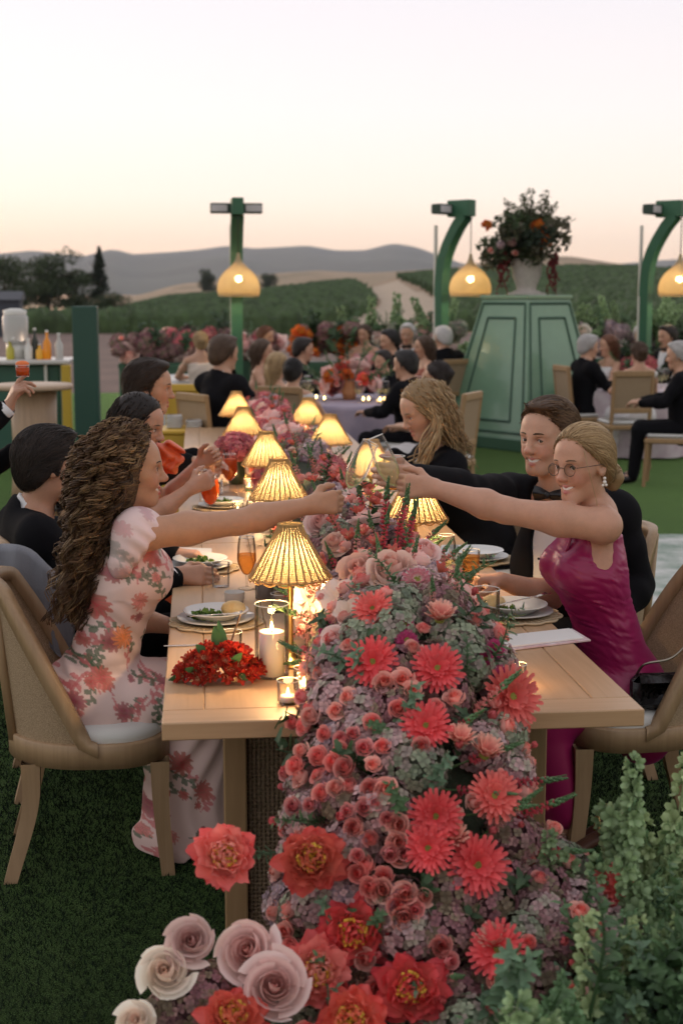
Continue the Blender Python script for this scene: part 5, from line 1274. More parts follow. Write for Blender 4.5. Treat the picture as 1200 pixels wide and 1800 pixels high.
class Person:
    """joints in world space -> body, clothing, hair as children of one Empty"""
    def __init__(s, label, pelvis, chest, neck, headc, face, body_f, hs=1.0, fem=True, sw=.18, skin=(.56, .32, .22), base=None, hup=(0, 0, 1), cat='person', group=None):
        s.t = thing('person', label, cat, (0, 0, 0), group=group); s.fem = fem; s.hs = hs; s.skin = skin
        s.pel, s.ch, s.nk, s.hc = [V(*q) for q in (pelvis, chest, neck, headc)]; s.M = hframe(face, hup); s.F = unit(V(body_f[0], body_f[1], 0)); s.L = V(-s.F[1], s.F[0], 0); s.sw = sw
        up = unit(s.nk - s.ch); s.sh = {1: s.nk - up * .065 + s.L * sw, -1: s.nk - up * .065 - s.L * sw}      # 1 = person's left
        s.el = {}; s.wr = {}; s.hd = {}; s.m = 1.0 if fem else 1.16
        s.waist = s.pel * .55 + s.ch * .45
        fl = (s.F, 1.45); s.fl = fl
    def arm(s, side, el, wr, hand_=None, sh=None):
        if sh is not None: s.sh[side] = V(*sh)
        s.el[side] = V(*el); s.wr[side] = V(*wr); s.hd[side] = hand_; return s
    def torso(s, S, g=0.0):
        m = 1.0 if s.fem else 1.12; fl = s.fl; up = unit(s.nk - s.ch)
        S.cone(s.pel, s.waist, .165 * (1 if s.fem else .98) + g, (.122 if s.fem else .150) + g, .06, fl); S.cone(s.waist, s.ch, (.122 if s.fem else .150) + g, .148 * m + g, .05, fl); S.cone(s.ch, s.nk - up * .06, .148 * m + g, .105 * m + g, .05, fl)
        S.cone(s.sh[1], s.sh[-1], .044 * m + g, .044 * m + g, .05)
        if s.fem:
            for q in (-1, 1): S.ell(s.ch + s.F * .075 + s.L * .068 * q - up * .005, .062 + g, None, .05)
    def legs(s, S, g=0.0, feet=True):
        if not hasattr(s, 'leg'): return
        for q in (1, -1):
            hip, kn, an, toe = s.leg[q]; S.cone(hip, kn, .088 + g, .060 + g, .04); S.cone(kn, an, .058 + g, .040 + g, .03)
            if feet: S.cone(an, toe, .038, .03, .03)
    def sit(s, kn_out=.42, drop=.45, spread=.09, foot=.05):
        s.leg = {}
        for q in (1, -1):
            hip = s.pel + s.L * q * .09 + V(0, 0, -.03); kn = hip + s.F * kn_out + s.L * q * (spread - .05); kn[2] = hip[2]; an = V(kn[0], kn[1], .09) + s.F * foot; s.leg[q] = (hip, kn, an, an + s.F * .14 + V(0, 0, -.05))
        return s
    def arms(s, S, g=0.0, fore=True, upto=1.0, hands=False):
        for q in s.el:
            m = s.m; a_, e_, w_ = s.sh[q], s.el[q], s.wr[q]; mid = a_ + (e_ - a_) * .45
            S.cone(a_, mid, .047 * m + g, .0455 * m + g, .03); S.cone(mid, e_, .0455 * m + g, .0355 * m + g, .03)
            if fore:
                f1 = e_ + (w_ - e_) * .28; f2 = e_ + (w_ - e_) * upto; r1, r2 = .0405 * m, (.0405 + (.0245 - .0405) * (upto - .28) / .72) * m
                S.cone(e_, f1, .036 * m + g, r1 + g, .02); S.cone(f1, f2, r1 + g, r2 + g, .02)
            if hands and s.hd[q]: hand(S, s.wr[q], **s.hd[q])
    def build_body(s, h=.005, smile=True, look=(1, 0, 0), brow=(.05, .03, .02), lip=(.45, .12, .11), blush=.1, stubble=0, bits=True, hf=.0028):
        S = Sdf(); s.torso(S); s.legs(S); s.arms(S, hands=True)
        hb = s.hc + s.M @ (V(-.022, 0, -.075) * s.hs); [S.cone(s.nk + V(0, 0, .01), s.sh[q] * .8 + s.nk * .2 + V(0, 0, .012), .042, .030, .05) for q in (1, -1)]; S.cone(s.nk - V(0, 0, .03), hb, (.056 if s.fem else .066), (.049 if s.fem else .058), .03)
        head(S, s.hc, s.M, s.hs, s.fem, smile)
        s.body = S; fb = None if hf is None else (s.W(.045, 0, -.02) - .085 * s.hs, s.W(.045, 0, -.02) + .085 * s.hs, hf); sdf_obj('body', S, h, skin_m, s.t, skin_paint(s.skin, s.hc, s.M, s.hs, lip, blush, stubble), fine=fb)
        if bits: face_bits(s.t, s.hc, s.M, s.hs, look, smile, brow, fem=s.fem)
        return s
    def W(s, *p): return s.hc + s.M @ (V(*p) * s.hs)
    def suit(s, h=.009, vcut=True, bow=True, trousers=True, jm=None, cuffs=True, collar=True):
        if collar:
            S = Sdf(); s.torso(S, .010); up = unit(s.nk - s.ch)
            S.cone(s.nk - V(0, 0, .04), s.nk + (s.hc - s.nk) * .22, .072, .071, .02)
            S.cut(s.nk + (s.hc - s.nk) * .20 + s.F * .0, unit((s.hc - s.nk) + s.F * .5 * np.linalg.norm(s.hc - s.nk)))
            sh = sdf_obj('shirt', S, h * .8, shirt_m, s.t)
        J = Sdf(); s.torso(J, .026); J.cone(s.sh[1], s.nk + s.L * .05 - V(0, 0, .01), .055, .03, .05); J.cone(s.sh[-1], s.nk - s.L * .05 - V(0, 0, .01), .055, .03, .05)
        J.cone(s.nk - V(0, 0, .03), s.nk + (s.hc - s.nk) * .12 - s.F * .012, .076, .078, .03)
        J.cut(s.nk + (s.hc - s.nk) * .10, unit((s.hc - s.nk) + s.F * .55 * np.linalg.norm(s.hc - s.nk)))
        m_ = 1.12 if not s.fem else 1.0; J.cone(s.sh[1], s.sh[-1], .05 * m_ + .024, .05 * m_ + .024, .04)
        if vcut:
            b0 = s.ch + s.F * .16 - unit(s.nk - s.ch) * .16; t0 = s.nk + s.F * .12
            J.cone(b0, t0 + unit(s.nk - s.ch) * .10, .012, .105, .012, (s.F, .35), '-')
        for q in (1, -1): J.cone(s.sh[q], s.nk + s.L * q * .062 + V(0, 0, -.012), .058, .030, .03)
        s.arms(J, .014, upto=.93)
        rr = np.random.default_rng(int(abs(s.hc[0] * 1000)) + 3); dirs = rr.normal(size=(5, 3)) * 26; ph = rr.uniform(0, 6, 5)
        J.bump(lambda p: sum(.0016 * np.sin(p @ d + f) for d, f in zip(dirs, ph)))
        sdf_obj('jacket', J, h, jm or suit_m, s.t)
        if cuffs:
            for q in s.el:
                d = unit(s.wr[q] - s.el[q]); a = s.wr[q] - d * .035; MB().tube([a, a + d * .008, a + d * .034, a + d * .036], [.039, .0405, .0385, .034], 20).build('shirt_cuff', shirt_m, s.t)
        if trousers:
            T = Sdf(); s.legs(T, .016, False); T.cone(s.pel, s.waist, .172, .16, .05, s.fl); sdf_obj('trousers', T, h * 1.15, jm or suit_m, s.t)
            if hasattr(s, 'leg'):
                for q in (1, -1):
                    an, toe = s.leg[q][2:]; K = Sdf(); K.cone(an - V(0, 0, .02), toe, .046, .038, .03); K.cut(V(0, 0, .012), V(0, 0, -1)); sdf_obj('shoe', K, .012, mat('black_shoe', (.012, .01, .01), rough=.3), s.t)
        if bow:
            c = s.nk + (s.hc - s.nk) * .13 + s.F * .080; mb = MB()
            for q in (-1, 1):
                G = []
                for i in range(7):
                    x = i / 6; hh = .009 + .021 * x ** .8; G.append([c + s.L * q * .062 * x + V(0, 0, z * hh) + s.F * (.012 * (1 - abs(z)) * (1 - .3 * x) + .004 * math.sin(z * 4 + x)) for z in np.linspace(-1, 1, 7)])
                mb.grid(G); mb.grid(np.array(G)[::-1] - s.F * .004)
            mb.ball(c + s.F * .01, (.011, .011, .013), 6); mb.build('bow_tie', bow_m, s.t)
        return s
    def capfn(s, thick=.013, p0=(.074, 0, .064), n0=(.75, 0, -.66), top=0):
        S = Sdf(); S.ell(s.W(-.015, 0, .036 + top), np.array([.098, .078, .088]) * s.hs + thick, s.M, .02); S.ell(s.W(-.045, 0, -.025), np.array([.060, .066, .062]) * s.hs + thick * .8, s.M, .03)
        if p0 is not None: S.cut(s.W(*p0), s.M @ V(*n0), .03)
        return S
    def hairdo(s, S, cols, starts, flow, steps=16, ds=.012, rad=.0021, h=.007, jit=.25, lift=.002, wave=0, extra=None, seed=0):
        """solid hair shape plus combed strands lying on it, one mesh"""
        r = np.random.default_rng(seed); cols = np.asarray(cols); v, F = S.mesh(h); mb = MB()
        mb.add(v, F.tolist(), col=cols[0] * .8)
        p = np.array(starts, float); n = len(p); path = []
        fj = r.normal(0, jit, (n, 3))
        for i in range(steps):
            e = 2e-3; g = np.stack([S.at(p + d) - S.at(p - d) for d in np.eye(3) * e], -1); g /= np.linalg.norm(g, axis=1, keepdims=True) + 1e-9
            p = p - g * (S.at(p)[:, None] - lift); path.append(p.copy())
            f = flow(p, i) + fj * .35; 
            if wave: f = f + wave * np.sin(i * .9 + fj[:, :1] * 20) * np.cross(g, f)
            f = f - g * (f * g).sum(1, keepdims=True); f /= np.linalg.norm(f, axis=1, keepdims=True) + 1e-9; p = p + f * ds
        Pt = np.stack(path, 1); c = cols[r.integers(len(cols), size=n)] * r.uniform(.75, 1.3, (n, 1))
        tubes(mb, Pt, np.linspace(1, .5, steps)[None] * rad * r.uniform(.6, 1.3, (n, 1)), 4, np.clip(c, 0, 1))
        if extra: extra(mb, r)
        return mb.build('hair', hair_m, s.t)
    def scalp_pts(s, n, lo=(-.11, -.09, .0), hi=(.085, .09, .13), seed=0, fn=None):
        r = np.random.default_rng(seed); q = r.uniform(lo, hi, (n, 3)); 
        if fn is not None: q = q[fn(q)]
        return s.hc + (q * s.hs) @ s.M.T
# ------------------------------------------------------------------ guests at the long table
def finish(p, base=None):
    b = V(p.pel[0], p.pel[1], 0) if base is None else base
    p.t.location = [float(q) for q in b]
    for c in p.t.children: c.location = [float(a - q) for a, q in zip(c.location, b)]
    return p
BR = [(.055, .028, .014), (.085, .045, .022), (.035, .018, .010)]
BLOND = [(.36, .24, .12), (.46, .33, .18), (.28, .18, .09)]
DARK = [(.016, .010, .008), (.028, .017, .012), (.010, .007, .006)]
MID = [(.085, .047, .025), (.13, .075, .04), (.06, .034, .02), (.16, .095, .05)]
def short_hair(p, cols, seed, top=.006, quiff=.02, thick=.014, p0=(.074, 0, .074), h=.007, n=420, part=0):
    S = p.capfn(thick, p0); S.pr.insert(2, ('e', p.W(.045, part, .105), np.array([.05, .055, .02]) * p.hs, p.M, .03, None, '+'))
    for q in (-1, 1): S.cone(p.W(.012, q * .074, .012), p.W(.008, q * .076, -.022), .008, .005, .012)
    st = p.scalp_pts(n, (-.10, -.085, -.05), (.095, .085, .13), seed, lambda q: (q[:, 0] * .6 + q[:, 2]) > -.05)
    def flow(x, i):
        l = (x - p.hc) @ p.M; f = np.stack([np.full(len(l), -.9), .55 * np.sign(l[:, 1] - part) * np.clip(np.abs(l[:, 1]) * 14, .2, 1), -.25 - 6 * np.clip(-l[:, 0], 0, .1)], 1); return f @ p.M.T
    return p.hairdo(S, cols, st, flow, 13, .0085, .0012, h, .45, .0022, .3, seed=seed)

# 1. curly-haired woman in the floral dress
Y1 = 4.42
A = Person('woman with long curly brown hair in a pink floral dress raising a flute', P(168, 1210, y=4.44), P(222, 1008, y=4.43), P(205, 928, y=4.42), P(228, 826, y=4.40), (1, .06, .03), (1, 0), 1.0, True, .165, (.50, .27, .165))
A.sh[-1] = P(258, 938, y=4.28); A.sh[1] = P(215, 950, y=4.58); A.m = 1.06
A.arm(-1, P(418, 918, y=4.36), P(545, 888, y=4.42), dict(f=V(1, .12, .10), n=V(.05, 1, -.25), th=V(0, .15, 1), curl=(48, 62, 38), sc=.95))
A.arm(1, P(225, 1085, y=4.66), V(-.10, 4.62, .70), dict(f=V(1, -.3, -.1), n=V(0, 0, -1), th=V(0, -1, 0), curl=(15, 20, 10), sc=.9))
A.sit(.30, spread=.03, foot=-.02)
A.build_body(.0045, True, (1, -.22, .0), (.035, .018, .01), (.48, .12, .10), .12)
def floral(v):
    """printed dahlias, sprigs and leaves over pale pink silk (flat print, in the x-z and y-z faces of the cloth)"""
    r = np.random.default_rng(5); base = np.tile(np.array((.82, .61, .57)), (len(v), 1)); u = v[:, 0] + .55 * v[:, 1]; w_ = v[:, 2] + .10 * v[:, 0]
    base *= (1 + .05 * np.sin(u * 30)[:, None])
    u0 = -.345 + .55 * 4.27
    def pt(px, py): q = P(px, py, y=4.27); return q[0] + .55 * q[1], q[2] + .10 * q[0]
    red = np.array((.46, .03, .045)); wine = np.array((.28, .02, .08)); org = np.array((.78, .20, .04)); green = np.array((.07, .13, .07)); rose_ = np.array((.62, .16, .17))
    big = [(205, 1130, .050, wine), (175, 1070, .055, red), (185, 1195, .048, red), (225, 1125, .05, org), (280, 975, .06, red), (130, 1230, .035, wine), (170, 1290, .03, wine), (215, 1250, .04, wine), (250, 1060, .04, rose_), (330, 1350, .05, red), (290, 1440, .045, wine), (370, 1400, .045, red), (200, 1010, .035, wine), (140, 1150, .03, rose_), (255, 900, .03, wine), (205, 925, .03, red), (310, 1480, .03, rose_)]
    for k in range(46): big.append((r.uniform(90, 390), r.uniform(960, 1510), r.uniform(.012, .028), [wine, red, rose_][r.integers(3)]))
    lines = []
    for k in range(90):
        lines.append((r.uniform(95, 390), r.uniform(960, 1500), r.uniform(0, 6.28), r.uniform(.05, .11), green if r.random() < .55 else rose_))
    for px, py, an, L, c in lines:
        a, b = pt(px, py); du, dw = u - a, w_ - b; t = du * math.cos(an) + dw * math.sin(an); s = -du * math.sin(an) + dw * math.cos(an) - 1.8 * t * t
        m = (t > 0) & (t < L) & (np.abs(s) < .0028); base[m] = base[m] * .25 + c * .75
        for k in range(5):
            tt = L * (.25 + .17 * k); sg = 1 if k % 2 else -1; lt = (t - tt) * .7 + s * sg * .7; ls = -(t - tt) * .7 * sg + s * .7; ls = s * .7 * sg - (t - tt) * .7
            q = (lt > 0) & (lt < .026) & (np.abs(ls) < .0075 * np.sin(np.clip(lt / .026, 0, 1) * np.pi)); base[q] = base[q] * .2 + c * .8
    for px, py, R0, c in big:
        R0 = R0 * .84
        a, b = pt(px, py); du, dw = u - a, w_ - b; rr = np.hypot(du, dw); th = np.arctan2(dw, du); ph = r.uniform(0, 6.28)
        lobes = .62 + .38 * np.abs(np.sin(th * 5.5 + ph + 2.2 * rr / R0)); m = rr < R0 * lobes
        f = np.clip(rr / R0, 0, 1)[:, None]; streak = (.5 + .5 * np.sin(th * 15 + 9 * rr / R0))[:, None]
        col = c * (1 - f * .35) + np.array((.75, .42, .33)) * (f * .35); col = col * (.65 + .55 * streak) + np.array((.80, .50, .30)) * .16 * (1 - streak)
        base[m] = np.clip(col, 0, 1)[m] * .9 + base[m] * .1
    return np.clip(base, 0, 1)
floral_m = mat('floral_silk', attr='Col', rough=.55, spec=.35, bump=.05, bscale=60)
D = Sdf(); A.torso(D, .009)
for q in (1, -1):
    hip, kn, an, toe = A.leg[q]; D.cone(hip, kn, .105, .085, .06)
kx = (A.leg[1][1] + A.leg[-1][1]) / 2
D.cone(A.pel - V(.02, 0, .0), kx, .15, .115, .06, (V(0, 0, 1), 1.35)); D.cone(kx + V(-.01, -.01, -.02), V(kx[0] - .02, kx[1] - .01, .06), .125, .150, .07, (V(0, 1, 0), 1.08)); D.cone(V(kx[0], kx[1], .05), V(kx[0] - .09, kx[1] + .0, .03), .12, .10, .05, (V(0, 1, 0), 1.1))
D.cut(A.nk - V(0, 0, .035) , unit(V(-.15, 0, 1))); D.ell(A.sh[-1] + V(.045, -.02, -.01), (.07, .06, .07), None, .01, '-'); D.ell(A.nk + V(.09, 0, .02), (.07, .09, .09), None, .02, '-')
D.cut(V(0, 0, .012), V(0, 0, -1))
D.bump(lambda p: np.where(p[..., 2] < .62, .007 * np.sin(p[..., 0] * 55 + 6 * np.sin(p[..., 2] * 9) + p[..., 1] * 40) * np.clip((.62 - p[..., 2]) * 4, 0, 1), .0028 * np.sin(p[..., 2] * 75 + p[..., 0] * 45 + 2 * np.sin(p[..., 0] * 30)) * (p[..., 2] < .86)))
sdf_obj('dress', D, .0046, floral_m, A.t, floral)
# flutter sleeve: a rippled cap over the near shoulder, open towards the arm
S = Sdf(); c_ = A.sh[-1]; S.ell(c_ + V(-.022, .004, -.012), (.082, .066, .088), None, .02); S.cone(c_ + V(-.03, .0, -.02), c_ + V(-.075, .0, -.095), .055, .045, .04); S.cone(c_ + V(-.03, .02, .02), A.nk + V(-.02, -.05, -.01), .05, .035, .04)
S.cut(c_ + V(.028, 0, -.012), V(.80, -.12, -.58), .004)
S.bump(lambda p: .0032 * np.sin((p[..., 0] * .6 + p[..., 2] * .8) * 150 + p[..., 1] * 60) * np.clip(((p - c_) @ V(.80, -.12, -.58) + .06) * 16, 0, 1))
sdf_obj('flutter_sleeve', S, .0045, floral_m, A.t, lambda v: floral(v) * .45 + np.array((.74, .58, .59)) * .55)
def curls():
    r = np.random.default_rng(11); cols = np.array([(.095, .050, .024), (.135, .075, .036), (.060, .030, .015), (.19, .115, .055), (.24, .155, .08)])
    S = A.capfn(.016, (.066, 0, .064), (.86, 0, -.5), .006)
    S.ell(A.W(-.055, 0, -.03), (.075, .082, .10), A.M, .05); c0 = P(165, 930, y=4.42); c1 = P(137, 1040, y=4.42)
    S.cone(A.W(-.06, 0, -.06), c0, .085, .078, .06, (V(.6, 0, .8), 1.0)); S.cone(c0, c1, .074, .058, .05); S.cone(c1, P(128, 1085, y=4.42), .055, .02, .04)
    S.cut(A.W(.042, 0, .0), A.M @ V(.93, 0, -.30), .03)
    def add_curls(mb, r):
        n = 330; q = r.normal(size=(n * 3, 3)); q /= np.linalg.norm(q, axis=1, keepdims=True); q = q[(q[:, 2] > -.45) & (q[:, 0] < .42 + .45 * q[:, 2])][:n]; n = len(q)
        p0 = A.hc + ((q * np.array([.126, .108, .120]) + np.array([-.015, 0, .042]))) @ A.M.T
        side = (q[:, 1:2]); K = 60; t = np.linspace(0, 1, K)[None, :, None]
        b1 = p0 + (q * np.array([.03, .035, .02])) @ A.M.T + np.array([-.03, 0, -.02])
        mid = np.stack([P(u_, v_, y=4.42) for u_, v_ in zip(r.normal(168, 26, n), r.normal(930, 24, n))]); mid[:, 1] += side[:, 0] * .115 + r.normal(0, .022, n)
        low = np.stack([P(u_, v_, y=4.42) for u_, v_ in zip(r.normal(136, 24, n), r.uniform(960, 1105, n))]); low[:, 1] += side[:, 0] * .085 + r.normal(0, .025, n)
        a_ = p0[:, None]; b_ = b1[:, None]; c_ = mid[:, None]; d_ = low[:, None]; u = 1 - t
        path = u ** 3 * a_ + 3 * u ** 2 * t * (b_ + (b_ - a_) * .5) + 3 * u * t ** 2 * (c_ + (c_ - d_) * .15) + t ** 3 * d_
        w0 = r.uniform(5, 9, (n, 1)) ; ph = r.uniform(0, 6.28, (n, 1)); amp = r.uniform(.009, .020, (n, 1)) * np.clip(t[:, :, 0] * 4 - .1, .06, 1)
        T = np.gradient(path, axis=1); T /= np.linalg.norm(T, axis=2, keepdims=True); U = np.cross(T, V(.2, .9, .1)); U /= np.linalg.norm(U, axis=2, keepdims=True); W_ = np.cross(T, U)
        ang = w0 * 2 * np.pi * t[:, :, 0] + ph; cpath = path; path = path + amp[..., None] * (np.cos(ang)[..., None] * U + np.sin(ang)[..., None] * W_)
        c = cols[r.choice(5, n, p=[.3, .28, .2, .14, .08])] * r.uniform(.8, 1.25, (n, 1)); 
        for k in range(8):
            da = r.normal(0, .42, (n, 1)); am = amp * r.uniform(.75, 1.15, (n, 1)); pk = cpath + am[..., None] * (np.cos(ang + da)[..., None] * U + np.sin(ang + da)[..., None] * W_) + r.normal(0, .0022, (n, 1, 3))
            tubes(mb, pk, np.linspace(1, .6, K)[None] * r.uniform(.0010, .0021, (n, 1)), 3, np.clip(c * r.uniform(.65, 1.5, (n, 1)), 0, 1))
        # fine flyaway hairs catching the light
        m = 150; i = r.integers(n, size=m); fl = path[i] + r.normal(0, .006, (m, 1, 3)); fl = fl + (fl - A.hc) * .05 * np.linspace(0, 1, fl.shape[1])[None, :, None] * r.uniform(-.3, 1, (m, 1, 1)); tubes(mb, fl, .0007, 3, np.tile(np.array((.34, .23, .12)), (m, 1)))
    st = A.scalp_pts(1500, (-.12, -.10, -.10), (.10, .10, .15), 6, lambda q: q[:, 0] * .5 + q[:, 2] > -.03)
    def flow(x, i):
        l = (x - A.hc) @ A.M; return np.stack([np.full(len(l), -1.0), .25 * np.sign(l[:, 1]), -.10 - 9 * np.clip(-l[:, 0] - .0, 0, .12)], 1) @ A.M.T
    A.hairdo(S, cols[:4], st, flow, 22, .010, .0016, .009, .35, .0030, .8, add_curls, 6)
curls()
a = np.linspace(0, 2 * np.pi, 17); rc = A.wr[-1] + V(.118, -.012, .0)
mb = MB(); mb.tube(np.c_[rc[0] + .002 * np.cos(a), rc[1] + .0105 * np.cos(a), rc[2] + .0105 * np.sin(a)], .0018, 5, caps=False); mb.ball(rc + V(0, -.013, .004), (.007, .004, .007), 6); mb.build('ring', mat('ring_stone', (.10, .12, .16), rough=.1, metal=.3), A.t)
finish(A)

# 2. woman in glasses and magenta satin
B = Person('blonde woman in glasses and a magenta satin dress reaching out to toast', P(1092, 1208, y=4.44), P(1036, 995, y=4.43), P(1050, 905, y=4.42), P(1023, 817, y=4.38), (-.80, -.56, -.04), (-1, -.12), 1.0, True, .165, (.54, .30, .205), hup=(-.10, 0, 1))
B.sh[1] = P(1062, 925, y=4.26); B.sh[-1] = P(1015, 935, y=4.60); B.m = 1.12
B.arm(1, P(888, 897, y=4.33), P(762, 858, y=4.42), dict(f=V(-1, .10, .08), n=V(-.05, 1, -.2), th=V(0, .1, 1), curl=(50, 66, 40), sc=.98))
B.arm(-1, P(968, 1050, y=4.66), P(880, 1020, y=4.62), dict(f=V(-1, -.1, .12), n=V(0, -.2, -1), th=V(0, -1, 0), curl=(75, 75, 40), sc=.95))
B.sit(.34, spread=.08, foot=-.1)
B.build_body(.0045, True, (.9, .42, .05), (.13, .08, .045), (.55, .20, .18), .14)
satin = mat('magenta_satin', (.29, .011, .085), rough=.36, spec=.5, sheen=.15)
S = Sdf(); B.torso(S, .006)
for q in (1, -1):
    hip, kn, an, toe = B.leg[q]; S.cone(hip, kn, .10, .082, .05); S.cone(kn, an + V(0, 0, .06), .085, .075, .04)
S.cone(B.pel + V(.03, 0, -.03), B.pel + V(.06, -.04, -.12), .15, .13, .06, (B.F, 1.3))
S.cut(B.nk - V(0, 0, .055), unit(V(.0, 0, 1))); S.ell(B.sh[1] + V(.005, -.03, -.045), (.075, .085, .115), None, .012, '-'); S.ell(B.sh[-1] + V(0, .05, 0), (.07, .07, .10), None, .012, '-')
S.ell(B.ch + V(.165, .0, .02), (.085, .11, .20), None, .015, '-')
def ruche(p):
    x, y, z = p[..., 0], p[..., 1], p[..., 2]; q = z + .35 * (x - 1.28) + .012 * np.sin(x * 37 + 2) + .008 * np.sin(z * 61 + x * 20)
    f = .0030 * np.sin(q * 150 + 1.5 * np.sin(x * 31)) + .0026 * np.sin(q * 88 - x * 45) + .0018 * np.sin(q * 240 + x * 70)
    return -np.abs(f) * .9 * np.clip(1.15 - np.abs(z - .78) * 3.6, 0.06, 1) * np.clip(1.25 - np.abs(x - 1.27) * 5.5, .12, 1)
S.bump(ruche)
sdf_obj('dress', S, .0046, satin, B.t)
mb = MB(); mb.tube(bez([B.ch + B.F * .10 + V(0, -.06, .06), B.nk + B.F * .075 + V(0, -.055, .0), B.nk + V(.02, -.055, .03)], 8), .0085, 6, flat=.5); mb.tube(bez([B.ch + B.F * .10 + V(0, .06, .06), B.nk + B.F * .075 + V(0, .055, .0), B.nk + V(.02, .05, .03)], 8), .0085, 6, flat=.5); mb.build('halter_strap', satin, B.t)
def bun_hair():
    S = B.capfn(.011, (.073, 0, .078), (.74, 0, -.67)); bc = B.W(-.118, .005, -.045)
    for q, rr in (((0, 0, 0), .040), ((-.015, .022, -.012), .026), ((-.012, -.022, .012), .026), ((.0, .0, .028), .024), ((-.01, .012, -.032), .024)): S.ell(bc + B.M @ (V(*q)), rr, None, .008)
    st = B.scalp_pts(2000, (-.08, -.085, -.03), (.10, .085, .13), 3, lambda q: (q[:, 0] * .7 + q[:, 2]) > -.01)
    def ex(mb, r):
        path = bez([B.W(.062, .062, .052), B.W(.068, .080, .0), B.W(.052, .082, -.06), B.W(.040, .085, -.115), B.W(.046, .08, -.14)], 8)[None]
        for k in range(3): tubes(mb, path + r.normal(0, .0018, (1, 1, 3)), .0008, 4, np.array([(.40, .28, .15)]))
        for k in range(26):
            d = unit(r.normal(size=3)); e = unit(np.cross(d, r.normal(size=3))); a = np.linspace(0, 4.2, 14); tubes(mb, (bc + .041 * (np.cos(a)[:, None] * d + np.sin(a)[:, None] * e) + B.M @ V(-.006, 0, 0))[None], .003, 4, np.array([BLOND[r.integers(3)]]) * r.uniform(.8, 1.2))
    B.hairdo(S, BLOND, st, lambda x, i: (bc - x) / (np.linalg.norm(bc - x, axis=1, keepdims=True) + 1e-6) + (np.array([-.3, 0, .15]) @ B.M.T if i < 4 else 0), 16, .0115, .0013, .0065, .14, .0018, .1, ex, 4)
bun_hair()
gm = mat('glasses_frame', (.10, .075, .055), rough=.3, metal=.6)
gt = MB(); a = np.linspace(0, 2 * np.pi, 25)
for sg in (-1, 1):
    gt.tube([B.W(.1005 - .16 * (abs(.0215 * math.cos(q) + .0) * .0 + .12 * max(0, sg * .033 * 0 + .0215 * math.cos(q) * 1)) , sg * (.033) + sg * .0215 * math.cos(q), -.004 + .0195 * math.sin(q)) for q in a], .0011, 6, caps=False)
    gt.tube([B.W(.094, sg * .055, .002), B.W(.07, sg * .072, .004), B.W(.0, sg * .083, .004), B.W(-.015, sg * .083, -.008)], .0011, 6)
gt.tube([B.W(.1005, -.012, .0), B.W(.105, 0, .004), B.W(.1005, .012, .0)], .0011, 6)
gg = gt.build('glasses', gm, B.t)
for sg in (-1, 1):
    MB().add([B.W(.1002, sg * .033, -.004)] + [B.W(.1002 - .0192 * max(0, .0215 * math.cos(q)) / .0215 * .12, sg * .033 + sg * .021 * math.cos(q), -.004 + .019 * math.sin(q)) for q in a[:-1]], [(0, 1 + i, 1 + (i + 1) % 24) for i in range(24)]).build('lens', GL, gg)
for sg in (-1, 1):
    e = MB(); e0 = B.W(-.002, sg * .086, -.040); e.ball(e0, .0055, 6); e.ball(e0 + V(0, 0, -.012), .0068, 6); e.ball(e0 + V(.005, 0, -.021), .005, 6); e.ball(e0 + V(-.005, 0, -.022), .005, 6); e.build('earring', mat('pearl', (.78, .76, .72), rough=.2), B.t)
finish(B)

# 3. man in the bow tie
C = Person('smiling man in a black tuxedo and bow tie beside the woman in glasses', V(1.36, 5.10, .57), P(985, 1000, y=5.02), P(988, 880, y=5.0), P(962, 770, y=4.96), (-.76, -.64, -.03), (-.72, -.70), 1.10, False, .2, (.56, .33, .23))
C.sh[-1] = P(898, 868, y=5.12); C.sh[1] = P(1082, 905, y=4.86)
C.arm(-1, P(832, 862, y=4.86), P(728, 838, y=4.62), dict(f=V(-.75, -.35, .1), n=V(-.3, .9, 0), th=V(0, 0, 1), curl=(40, 50, 30), sc=1.05))
C.arm(1, P(1122, 1030, y=4.84), P(1085, 1080, y=4.72), dict(f=V(-.6, -.4, -.2), n=V(-.3, .5, 0), th=V(0, 0, 1), curl=(20, 30, 20)))
C.sit(.38, spread=.1, foot=.0)
C.build_body(.0055, True, (.9, .42, .0), (.07, .04, .02), (.50, .19, .16), .12, .10); C.suit(.0075)
st = MB()
for k in range(4):
    q = C.ch + C.F * (.152 - .004 * k) + V(0, 0, .06 - .085 * k); st.ball(q, (.005, .005, .005), 6)
st.build('shirt_studs', bow_m, C.t)
short_hair(C, MID, 8, thick=.015, p0=(.074, 0, .084), h=.006, n=1700, part=.02)
finish(C)

# 4. dark-haired man with the tumbler
E = Person('man with short dark hair in a black suit resting his hand on a tumbler', V(-.50, 5.18, .57), P(48, 1015, y=5.14), P(56, 905, y=5.13), P(86, 818, y=5.12), (.93, .36, -.04), (.95, .28), 1.06, False, .2, (.48, .26, .17))
E.sh[-1] = P(70, 945, y=4.94); E.arm(-1, P(190, 1085, y=4.92), P(312, 1012, y=5.0), dict(f=V(1, .05, -.02), n=V(0, .75, -.65), th=V(.1, .5, .8), curl=(22, 34, 22), sc=1.02)); E.arm(1, V(-.36, 5.46, .80), V(-.10, 5.40, .80), dict(f=V(1, -.2, 0), n=V(0, 0, -1), th=V(0, -1, 0), curl=(20, 25, 20)))
E.sit(.38); E.build_body(.006, False, brow=(.02, .012, .01)); E.suit(.008)
short_hair(E, DARK, 12, thick=.017, p0=(.074, 0, .070), h=.006, n=1900)
finish(E)
